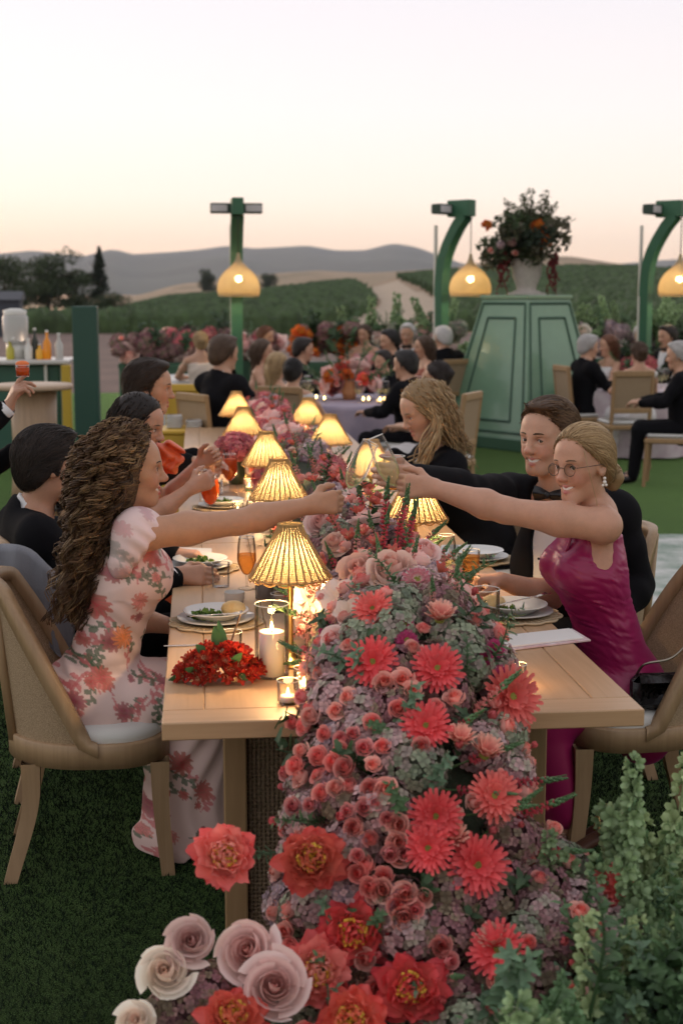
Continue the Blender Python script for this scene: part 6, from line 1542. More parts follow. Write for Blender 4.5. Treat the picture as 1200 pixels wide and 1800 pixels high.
def long_hair(p, cols, seed, end, n=420, thick=.014, spread=(.07, .04), rad=.0026, p0=(.068, 0, .066), wave=.004, K=24):
    """cap plus strands falling from the parting to the hanging ends"""
    r = np.random.default_rng(seed); cols = np.asarray(cols); S = p.capfn(thick, p0, (.84, 0, -.54)); S.ell(p.W(-.05, 0, -.04), np.array([.07, .078, .085]) * p.hs, p.M, .04); end = V(*end)
    S.cone(p.W(-.06, 0, -.06), end + (p.hc - end) * .12, .068 * p.hs, .030, .05)
    v, F = S.mesh(.009); mb = MB(); mb.add(v, F.tolist(), col=cols[0] * .7)
    q = r.normal(size=(n * 3, 3)); q /= np.linalg.norm(q, axis=1, keepdims=True); q = q[(q[:, 2] > .0) & (q[:, 0] < .7)][:n]; m = len(q); a = p.hc + ((q * (np.array([.098, .078, .088]) * p.hs + thick)) + np.array([-.015, 0, .036]) * p.hs) @ p.M.T
    b = p.hc + (np.c_[-.05 + .05 * q[:, 0], np.sign(q[:, 1]) * (.06 + .035 * np.abs(q[:, 1])), -.05 + 0 * q[:, 0]] * p.hs) @ p.M.T
    d = end + (q[:, 1:2] * p.M[:, 1][None]) * spread[0] + r.normal(0, spread[1] * .5, (m, 3)) + np.array([0, 0, 1]) * r.uniform(-.05, .06, (m, 1)); t = np.linspace(0, 1, K)[None, :, None]; u = 1 - t
    path = u ** 3 * a[:, None] + 3 * u * u * t * (b[:, None] + (a - p.hc)[:, None] * .45) + 3 * u * t * t * (b[:, None] * .35 + d[:, None] * .65) + t ** 3 * d[:, None]
    path = path + wave * np.sin(t * 22 + r.uniform(0, 6.28, (m, 1, 1))) * r.normal(size=(m, 1, 3)); tubes(mb, path, np.linspace(1, .6, K)[None] * rad * r.uniform(.6, 1.3, (m, 1)), 4, cols[r.integers(len(cols), size=m)] * r.uniform(.75, 1.3, (m, 1)))
    return mb.build('hair', hair_m, p.t)
def dress_of(p, m, top=.03, h=.009, g=.009, skirt=True, name='dress'):
    S = Sdf(); p.torso(S, g)
    if skirt and hasattr(p, 'leg'):
        for q in (1, -1): hip, kn, an, toe = p.leg[q]; S.cone(hip, kn, .105, .085, .05); S.cone(kn, an, .09, .10, .04)
    S.cut(p.nk - V(0, 0, top + .03), V(0, 0, 1)); S.bump(lambda q: .002 * np.sin(q[..., 2] * 60 + q[..., 0] * 40 + q[..., 1] * 33)); return sdf_obj(name, S, h, m, p.t)
# 5. woman in the orange dress, 6. man beside her
G5 = Person('dark-haired woman in an orange dress lifting a small glass', V(-.43, 6.12, .57), P(225, 900, y=6.06), P(222, 832, y=6.05), P(245, 748, y=6.03), (.90, -.34, -.20), (1, -.15), 1.02, True, .17, (.50, .27, .18))
G5.arm(-1, P(275, 905, y=5.90), P(335, 858, y=5.92), dict(f=V(1, .2, .4), n=V(0, 1, 0), th=V(0, 0, 1), curl=(45, 60, 35), sc=.95)); G5.arm(1, P(290, 880, y=6.3), P(350, 815, y=6.25), dict(f=V(.8, -.2, .5), n=V(0, -1, 0), th=V(0, 0, 1), curl=(45, 60, 35), sc=.95))
G5.sit(.36); G5.build_body(.006, False, (.9, .1, -.3), (.02, .012, .01)); dress_of(G5, mat('orange_silk', (.72, .11, .03), rough=.45), .05)
S = Sdf(); c_ = P(292, 806, y=6.14); S.ell(c_, (.075, .05, .075), None, .02); S.ell(c_ + V(-.09, -.10, -.06), (.07, .06, .07), None, .03); S.cone(c_ + V(-.02, 0, .0), G5.sh[1], .05, .06, .04)
S.bump(lambda p: .009 * np.sin(p[..., 0] * 90 + 3 * np.sin(p[..., 2] * 50)) + .006 * np.sin(p[..., 2] * 120 + p[..., 0] * 60))
sdf_obj('ruffle', S, .007, MATS['orange_silk'], G5.t); long_hair(G5, DARK, 21, P(205, 850, y=6.15), 420, spread=(.05, .03)); finish(G5)
G6 = Person('man in profile in a dark suit beyond the woman in orange', V(-.45, 6.98, .57), P(232, 800, y=6.97), P(235, 745, y=6.96), P(262, 682, y=6.95), (1, -.05, -.06), (1, 0), 1.08, False, .2, (.50, .28, .18))
G6.arm(-1, P(270, 835, y=6.75), P(330, 810, y=6.8), dict(f=V(1, 0, .1), n=V(0, 0, -1), th=V(0, 1, 0))); G6.arm(1, P(285, 820, y=7.25), P(345, 800, y=7.2), dict(f=V(1, 0, .1), n=V(0, 0, -1), th=V(0, -1, 0)))
G6.sit(.38); G6.build_body(.0065, False, brow=(.02, .012, .01)); G6.suit(.010, bow=False); short_hair(G6, [(.030, .018, .012), (.045, .028, .018)], 31, n=380); finish(G6)
# 7. blonde woman in black
G7 = Person('blonde woman in a black jacket looking down at her place', V(1.40, 6.72, .57), P(772, 838, y=6.70), P(768, 790, y=6.68), P(745, 722, y=6.62), (-.90, -.26, -.36), (-1, -.12), 1.10, True, .18, (.58, .35, .24))
G7.arm(1, P(745, 850, y=6.45), P(700, 818, y=6.5), dict(f=V(-1, .2, .1), n=V(0, 0, -1), th=V(0, -1, 0), curl=(30, 40, 30))); G7.arm(-1, P(735, 830, y=6.9), P(690, 800, y=6.8), dict(f=V(-1, -.2, .1), n=V(0, 0, -1), th=V(0, 1, 0), curl=(30, 40, 30)))
G7.sit(.36); G7.build_body(.006, False, (.9, 0, -.4), (.20, .13, .07), (.5, .2, .17)); G7.suit(.009, bow=False); long_hair(G7, BLOND, 41, P(800, 800, y=6.66), 480, spread=(.09, .06), wave=.009)
mb = MB(); rr_ = np.random.default_rng(4); a0 = G7.W(-.0, .085, .0); e0 = P(735, 830, y=6.50)
pt_ = np.stack([bez([G7.W(.01, .082, .03) + rr_.normal(0, .01, 3), G7.W(.0, .10, -.05) + rr_.normal(0, .012, 3), P(752, 790, y=6.5) + rr_.normal(0, .018, 3), e0 + rr_.normal(0, .02, 3) + V(0, 0, rr_.uniform(-.03, .05))], 7) for _ in range(110)]); tubes(mb, pt_, .0034, 4, np.array(BLOND)[rr_.integers(3, size=110)] * rr_.uniform(.9, 1.5, (110, 1))); mb.build('hair_lock', hair_m, G7.t); finish(G7)
# 8. standing guest at the picture edge, raising a drink
H8 = Person('standing guest in a dark suit, only his raised drink and arms in view', P(-150, 1000, y=6.35), P(-150, 790, y=6.35), P(-148, 690, y=6.35), P(-140, 610, y=6.35), (1, .1, 0), (1, 0), 1.06, False, .2, (.50, .28, .19))
H8.pel[2] = .95; H8.ch[2] = 1.28; H8.nk[2] = 1.5; H8.hc[2] = 1.66; H8.waist = H8.pel * .55 + H8.ch * .45; H8.sh = {1: H8.nk + V(0, .2, -.065), -1: H8.nk + V(0, -.2, -.065)}
H8.arm(-1, P(-70, 800, y=6.2), P(14, 716, y=6.25), dict(f=V(.45, 0, 1), n=V(.8, .5, -.35), th=V(-.3, 1, .2), curls=[(10, 15, 10), (35, 40, 25), (45, 50, 30), (50, 55, 30)], sc=1.02)); H8.arm(1, P(-60, 850, y=6.6), P(28, 792, y=6.5), dict(f=V(1, .1, .45), n=V(0, 0, -1), th=V(0, -1, 0), curl=(20, 25, 15)))
H8.leg = {q: (V(H8.pel[0], H8.pel[1] + q * .1, .92), V(H8.pel[0], H8.pel[1] + q * .1, .5), V(H8.pel[0], H8.pel[1] + q * .1, .08), V(H8.pel[0] + .16, H8.pel[1] + q * .1, .04)) for q in (1, -1)}
H8.build_body(.0065, False); H8.suit(.010); short_hair(H8, DARK, 51, n=300); finish(H8)
# held glasses
Tm = lambda d: np.stack([unit(np.cross(np.cross(V(0, 1, 0), d), d) * -1), unit(np.cross(unit(d), unit(np.cross(np.cross(V(0, 1, 0), d), d) * -1))), unit(d)], 1).tolist()
def held(a, b, lab, liq, fill, r=.036):
    d = b - a; L = np.linalg.norm(d); wine_glass(a, lab, L, r, liq, fill, L * .36, Tm(d), True)
held(P(590, 905, y=4.47), P(651, 778, y=4.52), 'tilted champagne flute held by the curly-haired woman', WINE, .30, .035)
held(P(716, 905, y=4.45), P(659, 768, y=4.50), 'champagne flute held by the woman in glasses', WINE, .55, .035)
tumbler(P(692, 862, y=4.62), 'tumbler of amber drink raised by the man in the bow tie', .115, .036, AMBER, .5)
tumbler(on_table(388, 1031), 'half-full tumbler under the hand of the dark-haired man', .085, .033, WATER, .4)
g = tumbler(P(40, 662, y=6.22), 'short drink with an orange garnish held by the standing guest', .05, .03, ORANGE, .8)
MB().ball((0, 0, .055), (.03, .012, .014), 6).build('garnish', mat('orange_slice', (.85, .22, .06), rough=.5), g)
tumbler(P(352, 850, y=5.98), 'small glass lifted by the woman in the orange dress', .06, .028, WINE, .4)
# shawl on the curly-haired woman's chair, purse and shoes by the other
G = []
for j in range(15):
    q = j / 14; x = -.665 + .25 * q; row = []
    zt = .965 - .30 * max(0, q - .25) ** 1.5
    for (dy, dz) in ((-.035, -.26), (-.03, -.10), (-.02, -.01), (.0, .012), (.03, -.01), (.045, -.12), (.05, -.28), (.055, -.45)): row.append(V(x + .012 * math.sin(dz * 14), 4.66 + .06 * q + dy + .012 * math.sin(q * 17 + dz * 5), zt + dz))
    G.append(row)
G = np.array(G); mb = MB(); mb.grid(G); mb.grid((G + V(0, -.006, -.002))[::-1]); 
tag(mb.build('shawl', mat('grey_wool', (.20, .21, .24), rough=.95, sheen=.3, bump=.3, bscale=300)), 'grey wool shawl hung over the back of a chair', 'shawl')
pu = thing('purse', 'small black quilted purse with a chain on the chair seat', 'purse', V(1.43, 4.235, .545))
MB().box((.0, 0, .0), (.17, .07, .11), bev=.02).build('bag', mat('black_leather', (.012, .011, .012), rough=.4, bump=.5, bscale=80), pu)
MB().tube([np.array(q) - np.array(pu.location) for q in bez([V(1.36, 4.235, .60), V(1.38, 4.21, .64), V(1.46, 4.20, .66), V(1.53, 4.22, .72), V(1.60, 4.27, .80)], 8)], .004, 6).build('chain', mat('dark_chain', (.30, .27, .22), rough=.3, metal=1), pu)
for k, (u, v, yy) in enumerate(((1030, 1372, 4.30), (1012, 1440, 4.20))):
    p0 = P(u, v, y=yy); sh = thing('sandal', ['gold high-heel sandal under the table, nearer the magenta hem', 'gold high-heel sandal almost hidden by snapdragons'][k], 'shoe', (p0[0], p0[1], 0), R(180), 'gold sandals under the table')
    S = Sdf(); S.cone((-.08, 0, .085), (.0, 0, .04), .030, .028, .03, (V(0, 0, 1), 1.8)); S.cone((0, 0, .035), (.09, 0, .018), .030, .022, .03, (V(0, 0, 1), 2.2)); sdf_obj('sole', S, .008, mat('dark_leather', (.10, .045, .03), rough=.4), sh)
    MB().tube(bez([(-.09, 0, .08), (-.10, 0, .04), (-.095, 0, .0)]), np.linspace(.012, .005, 25), 8).build('heel', brass_m, sh)
    a = np.linspace(0, np.pi, 13); MB().tube(np.c_[np.full(13, .05), .03 * np.cos(a), .02 + .05 * np.sin(a)], .005, 6).build('strap', brass_m, sh); MB().tube(np.c_[-.07 + 0 * a, .03 * np.cos(a), .09 + .06 * np.sin(a)], .004, 6).build('strap', brass_m, sh)
# =================================================================== FURTHER TABLES AND GUESTS
def far_person(fem, style, label, cloth=None):
    p = Person(label, V(0, 0, .57), V(.03, 0, .90), V(.03, 0, 1.08), V(.06, 0, 1.245), (1, 0, -.08), (1, 0), 1.04 if fem else 1.10, fem, .17 if fem else .2, (.52, .30, .20), group='guests at the further tables')
    for q in (1, -1): p.arm(q, V(.17, q * .27, .82), V(.40, q * .13, .80), dict(f=V(1, -q * .4, 0), n=V(0, 0, -1), th=V(0, -q, 0), curl=(25, 30, 20)))
    p.sit(.40); p.build_body(.0125, False, bits=False, hf=None)
    if not fem: p.suit(.016, cuffs=False, bow=True)
    else: dress_of(p, cloth, .05 if style != 'top' else -.01, .015, .012)
    if style in ('short',): short_hair(p, [(.03, .018, .012)], 3, h=.011, n=160)
    elif style == 'long': long_hair(p, [(.08, .045, .02), (.12, .07, .03)], 3, p.hc + V(-.09, 0, -.30), 160, rad=.004)
    elif style in ('up', 'top'):
        S = p.capfn(.014); S.ell(p.W(-.11, 0, .02), .045, None, .02); p.hairdo(S, [(.05, .03, .018)], p.scalp_pts(160, seed=2), lambda x, i: (p.W(-.11, 0, .02) - x), 10, .013, .003, .011, seed=2)
    return p.t
def fhair(n, c): return mat('far_hair_' + n, c, rough=.5, var=.4, vscale=90, bump=.5, bscale=160)
HC = {'dark': (.018, .011, .009), 'brown': (.07, .038, .02), 'blond': (.38, .26, .13), 'grey': (.42, .41, .40), 'auburn': (.14, .05, .02), 'silver': (.55, .54, .53), 'black': (.01, .008, .008)}
TP = {}
DR = {'white': mat('white_silk', (.66, .64, .64), rough=.6), 'cream': mat('cream_silk', (.66, .56, .48), rough=.6), 'nude': mat('nude_silk', (.50, .28, .20), rough=.6), 'rust': mat('rust_silk', (.30, .08, .04), rough=.6), 'pink': mat('pink_silk', (.62, .30, .30), rough=.6)}
def far(u, v, y, deg, fem, style, hair, cloth, label):
    key = (fem, style); hz = P(u, v, y=y)[2]; s = float(np.clip(hz / 1.245, .86, 1.10)); x = P(u, v, y=y)[0]
    off = rotm((0, 0, 1), R(deg)) @ V(.06 * s, 0, 0); loc = (x - off[0], y - off[1], 0)
    if key not in TP: TP[key] = far_person(fem, style, label, DR[cloth or 'white']); o = TP[key]; o.location = loc; o.rotation_euler = (0, 0, R(deg)); o.scale = (s,) * 3; first = True
    else: o = copy_tree(TP[key], None, loc, R(deg), label, scale=s)
    for c in o.children:
        nm = c.name.split('.')[0]
        if nm == 'hair' and hair: c.material_slots[0].link = 'OBJECT'; c.material_slots[0].material = fhair(hair, HC[hair])
        if nm == 'dress' and cloth: c.material_slots[0].link = 'OBJECT'; c.material_slots[0].material = DR[cloth]
    return o
far(394, 622, 11.35, 35, False, 'short', 'brown', None, 'man in a black tuxedo seen from behind by the yellow chair')
far(352, 602, 17.2, 100, True, 'up', 'blond', 'cream', 'woman in cream with fair pinned-up hair at the white-clothed table')
far(462, 618, 14.8, -15, True, 'long', 'brown', 'nude', 'woman with long brown hair and bare shoulders in a nude dress')
far(489, 642, 13.3, 20, True, 'long', 'blond', 'nude', 'woman with long fair hair and bare back beside the white blouse')
far(516, 655, 12.2, 62, True, 'top', 'black', 'white', 'woman with black hair in a white blouse seen from behind')
far(533, 615, 15.4, -5, False, 'short', 'dark', None, 'dark-haired man in profile across from the floral centrepiece')
far(468, 592, 18.0, -40, True, 'up', 'auburn', 'rust', 'auburn-haired woman in rust before the orange flower planter')
far(672, 636, 14.9, 215, False, 'short', 'dark', None, 'dark-haired man in a bow tie facing the round table')
far(712, 642, 12.4, 150, False, 'short', 'black', None, 'black-haired man whose black jacket hides part of the lavender cloth')
far(744, 610, 15.8, 190, True, 'long', 'brown', 'rust', 'woman with long straight brown hair at the round table')
far(684, 600, 16.6, 200, False, 'short', 'black', None, 'black-haired man behind the one in the bow tie')
far(716, 588, 18.0, 250, False, 'short', 'silver', None, 'white-haired man facing the table near the flower planter')
far(778, 594, 16.9, 120, False, 'short', 'silver', None, 'silver-haired man in black seen from behind beside the pedestal')
far(768, 662, 11.2, 150, True, 'top', 'dark', 'white', 'dark-haired woman in a white top behind the blonde woman in black')
far(640, 588, 19.0, 240, True, 'up', 'brown', 'pink', 'woman in pink half hidden behind the round table flowers')
far(1034, 610, 15.2, 8, False, 'short', 'grey', None, 'grey-haired man in a dark suit leaning to the woman in white')
far(1068, 608, 15.9, 195, True, 'long', 'auburn', 'white', 'auburn-haired woman in white beside the grey-haired man')
far(1122, 622, 14.6, 100, True, 'top', 'brown', 'white', 'brown-haired woman in a white top sitting on the cane-back chair')
far(1126, 590, 18.2, 260, False, 'short', 'silver', None, 'white-haired man facing across the table of the grey-haired guests')
far(1172, 592, 16.8, 200, False, 'short', 'dark', None, 'dark-haired man beside the hanging lamp at the picture edge')
far(1192, 626, 12.9, 160, False, 'short', 'grey', None, 'grey-haired man in a broad black jacket with his back turned')
# ---- side chairs at the further tables
def side_chair(u, v0, y, deg, label, m=None, TPC=[None]):
    x = P(u, 600, y=y)[0]; g_ = 'cane-back side chairs at the further tables'
    if TPC[0] is not None:
        o = copy_tree(TPC[0], None, (x, y, 0), R(deg), label, g_)
    else:
        o = thing('side_chair', label, 'chair', (x, y, 0), R(deg), g_); TPC[0] = o
        hn = wood('side_chair_oak', (.42, .27, .13), (.32, .2, .1), 4, 2)
        for a, b in ((-.2, -.2), (-.2, .2), (.2, -.2), (.2, .2)): MB().tube([(a, b, .44), (a * 1.12, b * 1.05, 0)], [.024, .017], 4).build('leg', hn, o, smooth=False)
        MB().box((0, 0, .43), (.46, .46, .05), bev=.01).build('seat_frame', hn, o, smooth=False); MB().box((0, 0, .475), (.44, .44, .045), bev=.02).build('seat_cushion', cush_m, o)
        for b in (-.2, .2): MB().tube([(-.2, b, .44), (-.27, b, 1.0)], .022, 4).build('back_post', hn, o, smooth=False)
        MB().box((-.268, 0, .98), (.04, .40, .06), bev=.006).build('top_rail', hn, o, smooth=False); MB().box((-.22, 0, .60), (.035, .40, .05), bev=.006).build('lower_rail', hn, o, smooth=False)
        MB().box((-.245, 0, .79), (.012, .37, .34), M=rotm((0, 1, 0), -.12)).build('cane_panel', cane_m, o, smooth=False)
    if m:
        for c in o.children: c.material_slots[0].link = 'OBJECT'; c.material_slots[0].material = m
    return o
side_chair(1100, 0, 14.3, 92, 'cane-back oak chair under the brown-haired woman in white'); side_chair(1185, 0, 12.9, 158, 'cane-back oak chair with a white seat under the broad black jacket')
side_chair(722, 0, 12.3, 150, 'cane-back oak chair under the man hiding the lavender cloth'); side_chair(512, 0, 12.2, 62, 'cane-back oak chair under the woman in the white blouse')
side_chair(430, 0, 14.2, -20, 'cane-back oak chair beside the woman with bare shoulders'); side_chair(780, 0, 16.9, 118, 'cane-back oak chair under the silver-haired man by the pedestal'); side_chair(1028, 0, 15.2, 8, 'cane-back oak chair under the grey-haired man')
side_chair(385, 0, 11.35, 35, 'cane-back oak chair under the tuxedo by the yellow chair'); side_chair(775, 0, 11.25, 150, 'cane-back oak chair behind the blonde woman, under a white top')
yel = mat('yellow_lacquer', (.66, .42, .06), rough=.45)
side_chair(342, 0, 12.6, 80, 'yellow painted cane-back chair standing empty', yel)
ys = thing('yellow_console', 'low yellow console with white napkins stacked on it', 'console', (*P(322, 760, y=10.9)[:2], 0))
MB().box((0, .2, .36), (.34, .4, .72), bev=.01).build('cabinet', yel, ys, smooth=False); MB().box((0, .2, .735), (.38, .44, .03), bev=.006).build('top_board', yel, ys, smooth=False)
for k, (dx, hh, lab) in enumerate(((-.07, .10, 'taller stack of white napkins on the yellow console'), (.08, .06, 'lower stack of white napkins on the yellow console'))):
    t = thing('napkin_stack', lab, 'napkins', (ys.location[0] + dx, ys.location[1] + .2, .752))
    for j in range(int(hh / .02)): MB().box((.004 * (j % 2), 0, .01 + .02 * j), (.12, .14, .018), bev=.006).build('napkin', mat('white_linen', (.70, .70, .69), rough=.9), t)
# ---- round tables with lavender cloths
def round_table(u, y, r0, label, cl, seed):
    x = P(u, 600, y=y)[0]; t = thing('round_table', label, 'table', (x, y, 0), group='round tables with draped cloths'); r = np.random.default_rng(seed)
    MB().lathe([(0, .70), (r0 * .98, .70), (r0 * .99, .735), (0, .735)], n=40).build('table_top', chair_oak, t); MB().lathe([(.28, 0), (.28, .03), (.07, .06), (.06, .70)], n=20).build('pedestal_leg', chair_oak, t)
    a = np.linspace(0, 2 * np.pi, 96, endpoint=False); rows = []
    for s_, rr, z in ((0, .02, .742), (0, r0 * .9, .742), (0, r0, .738), (.15, r0 + .012, .70), (.5, r0 + .02, .45), (1, r0 + .03, .03)): q = rr + .035 * s_ * np.sin(a * 14 + 1.5 * np.sin(a * 3)); rows.append(np.c_[q * np.cos(a), q * np.sin(a), np.full(96, z)])
    c = tag(MB().grid(rows, closed=True).build('tablecloth', cl, loc=(x, y, 0)), 'cloth draped to the lawn over the ' + label, 'tablecloth', 'draped cloths of the round tables'); return x, y
lav = mat('lavender_cloth', (.40, .33, .40), rough=.8, col2=(.30, .26, .34), vscale=7); wht = mat('pale_cloth', (.60, .54, .55), rough=.8, col2=(.50, .40, .44), vscale=9)
T1 = round_table(628, 14.0, .88, 'round table behind the woven lamps', lav, 1); T2 = round_table(1110, 15.6, .8, 'round table of the grey-haired guests', wht, 2); T3 = round_table(330, 18.0, .7, 'round table before the dark flower planter', MATS['white_linen'], 3)
rr = np.random.default_rng(17)
# glassware and candles, each its own thing
def far_glass(x, y, lab, n=[0]):
    if n[0] == 0: n.append(wine_glass((x, y, .744), lab, .2, .036, WINE, .4, group='wine glasses on the round tables')); n[0] = 1
    else: copy_tree(n[1], None, (x, y, .744), 0, lab)
def far_votive(x, y, lab, n=[0]):
    if n[0] == 0:
        t = thing('votive_candle', lab, 'candle', (x, y, .744), group='votive candles on the round tables'); MB().lathe([(0, 0), (.026, 0), (.03, .06)], n=16).build('glass_cup', GL, t); MB().lathe([(0, .004), (.02, .004), (.02, .02), (0, .02)], n=12).build('tealight', wax_m, t); MB().lathe([(0, .02), (.007, .03), (.008, .036), (.003, .05), (0, .058)], n=8).build('flame', flame_m, t); n.append(t); n[0] = 1
    else: copy_tree(n[1], None, (x, y, .744), 0, lab)
for k in range(16): a = rr.uniform(0, 6.28); q = rr.uniform(.35, .78); far_glass(T1[0] + q * math.cos(a), T1[1] + q * math.sin(a), 'stemmed wine glass on the lavender cloth behind the woven lamps')
for k in range(9): a = rr.uniform(3.3, 6.1); q = rr.uniform(.3, .7); far_votive(T1[0] + q * math.cos(a), T1[1] + q * math.sin(a), 'lit votive candle on the lavender cloth behind the woven lamps')
for k in range(7): a = rr.uniform(0, 6.28); q = rr.uniform(.3, .68); far_glass(T2[0] + q * math.cos(a), T2[1] + q * math.sin(a), 'stemmed wine glass on the pale cloth of the grey-haired guests')
for k in range(3): a = 3.6 + k; far_votive(T2[0] + .45 * math.cos(a), T2[1] + .45 * math.sin(a), 'lit votive candle on the pale cloth of the grey-haired guests')
def posy(x, y, z, n, keys, label, rad, name='centrepiece', sc=(1, 1.5), seed=0, vase=True, flat=.8):
    r = np.random.default_rng(seed); t = thing(name, label, 'flowers', (x, y, z))
    for i in range(n):
        d = unit(V(*r.normal(size=3))); d[2] = abs(d[2]) * .9 + .05; q = r.uniform(.75, 1.05); p = V(x, y, z + (.12 if vase else 0)) + d * np.asarray(rad) * q * V(1, 1, flat); plant(t, keys[r.integers(len(keys))], p, unit(d + V(0, 0, .2)), r.uniform(*sc), r=r)
    if vase: MB().lathe([(0, 0), (.06, 0), (.08, .08), (.05, .16), (.06, .18)], n=20).build('vase', mat('brass_vase', (.45, .22, .10), rough=.4), t)
    return t
posy(T1[0] - .08, T1[1], .744, 46, ['alst2', 'peony', 'spray2', 'snap2', 'hyd_pink', 'blush', 'sprig', 'darkleaf', 'orange_bloom', 'sprig'], 'tall pink and red centrepiece on the lavender cloth', (.30, .26, .36), seed=3, sc=(1.0, 1.7))
posy(T2[0] + .15, T2[1] + .2, .744, 26, ['alst2', 'peony', 'spray2', 'hyd_pink', 'sprig', 'darkleaf'], 'red and pink centrepiece on the table of the grey-haired guests', (.22, .22, .26), seed=4)
# ---- flower planters along the back of the lawn
pl_m = mat('planter_green', (.045, .13, .07), rough=.5)
def planter(u, y, L, keys, label, seed, h=.86, hgt=.34, n=60, sc=(1.3, 2.1)):
    x = P(u, 600, y=y)[0]; t = thing('flower_planter', label, 'planter', (x, y, 0), group='flower planters along the back of the lawn'); r = np.random.default_rng(seed)
    MB().box((0, 0, h / 2), (L, .4, h), bev=.012).build('box', pl_m, t, smooth=False)
    for b in (-1, 1): MB().box((0, b * .207, h - .04), (L + .02, .012, .06)).build('rim', pl_m, t, smooth=False)
    for i in range(n):
        p = V(x + r.uniform(-L / 2, L / 2) * 1.04, y + r.uniform(-.24, .2), h + hgt * r.uniform(.1, 1) ** .8); plant(t, keys[r.integers(len(keys))], p, unit(V(0, -.5, .8) + r.normal(0, .35, 3)), r.uniform(*sc), r=r)
WINEK = ['hyd_wine', 'hyd_wine', 'blush2', 'spray2', 'hyd_pink', 'darkleaf', 'hyd_wine', 'darkleaf', 'blush']
PALE = ['hyd_lav', 'blush', 'cream', 'sprig', 'bells', 'darkleaf', 'hyd_green', 'spray2', 'sprig']; ORG = ['orange_bloom', 'orange_bloom', 'orange_bloom', 'darkleaf', 'hyd_wine', 'sprig']
planter(272, 19.4, .95, WINEK, 'green planter of dark red foliage and pink roses beside the bare field', 1); planter(355, 19.6, .9, WINEK, 'green planter of dark red and pink flowers behind the fair pinned-up hair', 2, hgt=.38); planter(440, 20.0, .9, ['blush', 'hyd_pink', 'sprig', 'hyd_wine', 'cream'], 'green planter of pale pink flowers at the foot of the straight post', 3)
planter(568, 19.4, .85, ORG, 'green planter of vivid orange flowers', 4, hgt=.44, n=64); planter(655, 20.0, .9, PALE, 'green planter of pale flowers next to the orange ones', 5, hgt=.42); planter(745, 20.2, .95, PALE, 'green planter of white flowers at the foot of the curved post', 6, hgt=.42)
planter(1030, 20.0, 1.0, ['hyd_lav', 'cream', 'cream', 'bells', 'sprig', 'hyd_lav'], 'green planter of large white hydrangea behind the grey-haired man', 7, hgt=.46, sc=(1.5, 2.2)); planter(1120, 20.2, .95, ['hyd_lav', 'sprig', 'bells', 'hyd_wine', 'cream'], 'green planter of white flowers and tall leaves under the far hanging lamp', 8, hgt=.45); planter(1205, 20.2, .9, WINEK, 'green planter of dark red flowers at the picture edge', 9)
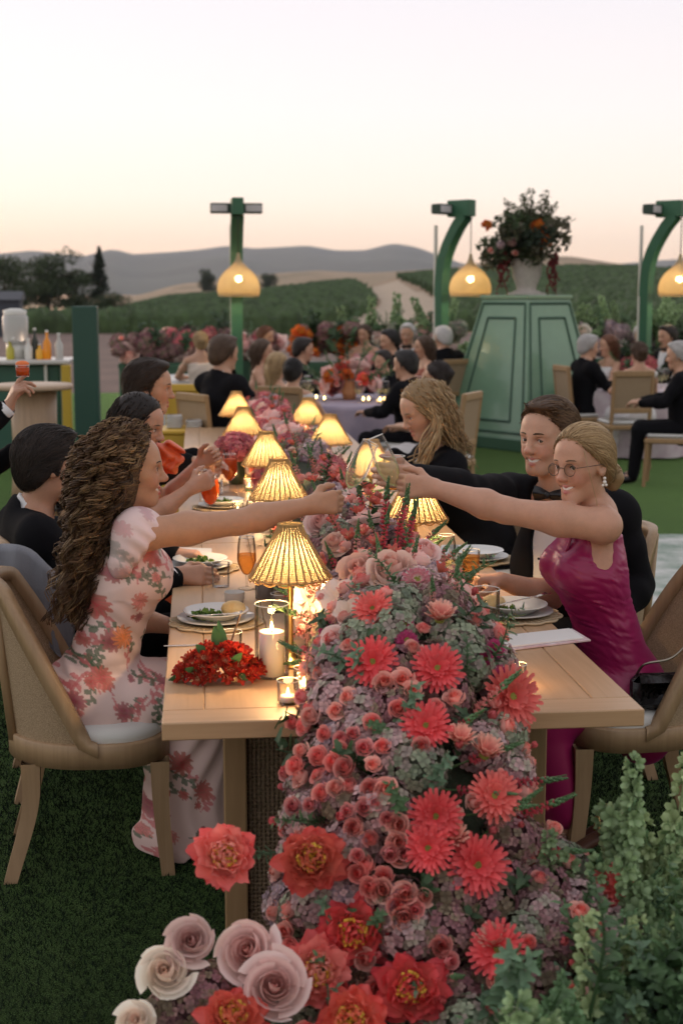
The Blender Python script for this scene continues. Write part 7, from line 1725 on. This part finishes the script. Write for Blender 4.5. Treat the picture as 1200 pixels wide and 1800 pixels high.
# ---- urn and flowers on the pedestal
um = mat('stone_urn', (.46, .43, .40), rough=.8, var=.15, vscale=20)
ur = thing('urn', 'pale stone urn standing on the green pedestal', 'urn', (PX, PY, PZ)); MB().lathe([(0, 0), (.17, 0), (.17, .035), (.11, .06), (.12, .10), (.165, .22), (.185, .40), (.19, .42), (.17, .42), (.15, .30), (0, .28)], n=32).build('bowl', um, ur); MB().box((0, 0, .012), (.37, .37, .03), bev=.004).build('foot', um, ur, smooth=False)
def urn_flowers():
    r = np.random.default_rng(8); t = thing('urn_flowers', 'wild arrangement of branches, orange roses and hanging red amaranth in the urn', 'flowers', (PX, PY, PZ + .42)); o = V(PX, PY, PZ + .42)
    for i in range(40):
        mb = MB(); a = r.uniform(0, 6.28); q = r.uniform(.05, .42); c = V(math.cos(a) * q * 1.2, math.sin(a) * q, r.uniform(-.02, .48)); leaf_cloud(mb, c, (.16, .14, .12), 100, .04, r, [(.045, .075, .03), (.07, .10, .05), (.03, .05, .03), (.10, .10, .06)][r.integers(4)]); mb.build('foliage', foliage_m, t, smooth=False)
    for i in range(20):
        a = r.uniform(0, 6.28); top = V(math.cos(a) * r.uniform(.1, .55), math.sin(a) * .3, r.uniform(.45, .98) - .25 * abs(math.cos(a))); pth = bez([(0, 0, .1), top * V(.45, .45, .55), top], 9); mb = MB(); mb.tube(pth, np.linspace(.007, .003, len(pth)), 5, col=(.06, .05, .03))
        for k in range(5, len(pth)):
            leaf_cloud(mb, pth[k], (.05, .05, .05), 7, .026, r, (.07, .085, .04))
        mb.build('branch', foliage_m, t, smooth=False)
    for i in range(9):
        a = [-2.7, -2.5, -2.85, -.35, -.5, -.7, -.2, -.85, -2.95][i]; h0 = V(math.cos(a) * .34, math.sin(a) * .22, .05); L = r.uniform(.30, .62); mb = MB()
        for k in range(30): mb.ball(h0 + V(.02 * math.sin(k * .5), 0, -L * k / 30) + r.normal(0, .010, 3), .020 * (1 - k / 60), 4, col=np.array((.16, .018, .022)) * r.uniform(.7, 1.4))
        mb.tube([(0, 0, .05), h0], .004, 5, col=(.1, .03, .03)); mb.build('amaranth', petal_m, t)
    for (u, v, k, s) in ((945, 398, 'orange_bloom', 1.7), (957, 422, 'orange_bloom', 1.5), (856, 394, 'orange_bloom', 1.1), (966, 402, 'hyd_lav', .6), (880, 430, 'hyd_lav', .7), (905, 445, 'spray2', 1.6), (862, 440, 'spray2', 1.5), (915, 400, 'hyd_green', .9), (900, 425, 'hyd_wine', .8)):
        plant(t, k, P(u, v, y=PY - .32), unit(V(0, -1, .4)), s, r=r)
urn_flowers()
# ---- evening haze over the valley
hz = MB().box((0, 2216, 78), (7000, 4452, 164)).build('haze', mat('haze_unused', (1, 1, 1)), smooth=False); hm = bpy.data.materials.new('evening_haze'); hm.use_nodes = True; t_ = hm.node_tree; t_.nodes.clear(); vo = t_.nodes.new('ShaderNodeVolumePrincipled'); vo.inputs['Color'].default_value = (.80, .86, 1, 1); vo.inputs['Density'].default_value = .000105; mo = t_.nodes.new('ShaderNodeOutputMaterial'); t_.links.new(vo.outputs[0], mo.inputs['Volume']); hz.data.materials.clear(); hz.data.materials.append(hm); bpy.data.materials.remove(MATS['haze_unused'])
tag(hz, 'thin bluish evening haze filling the valley air', 'haze', kind='stuff')
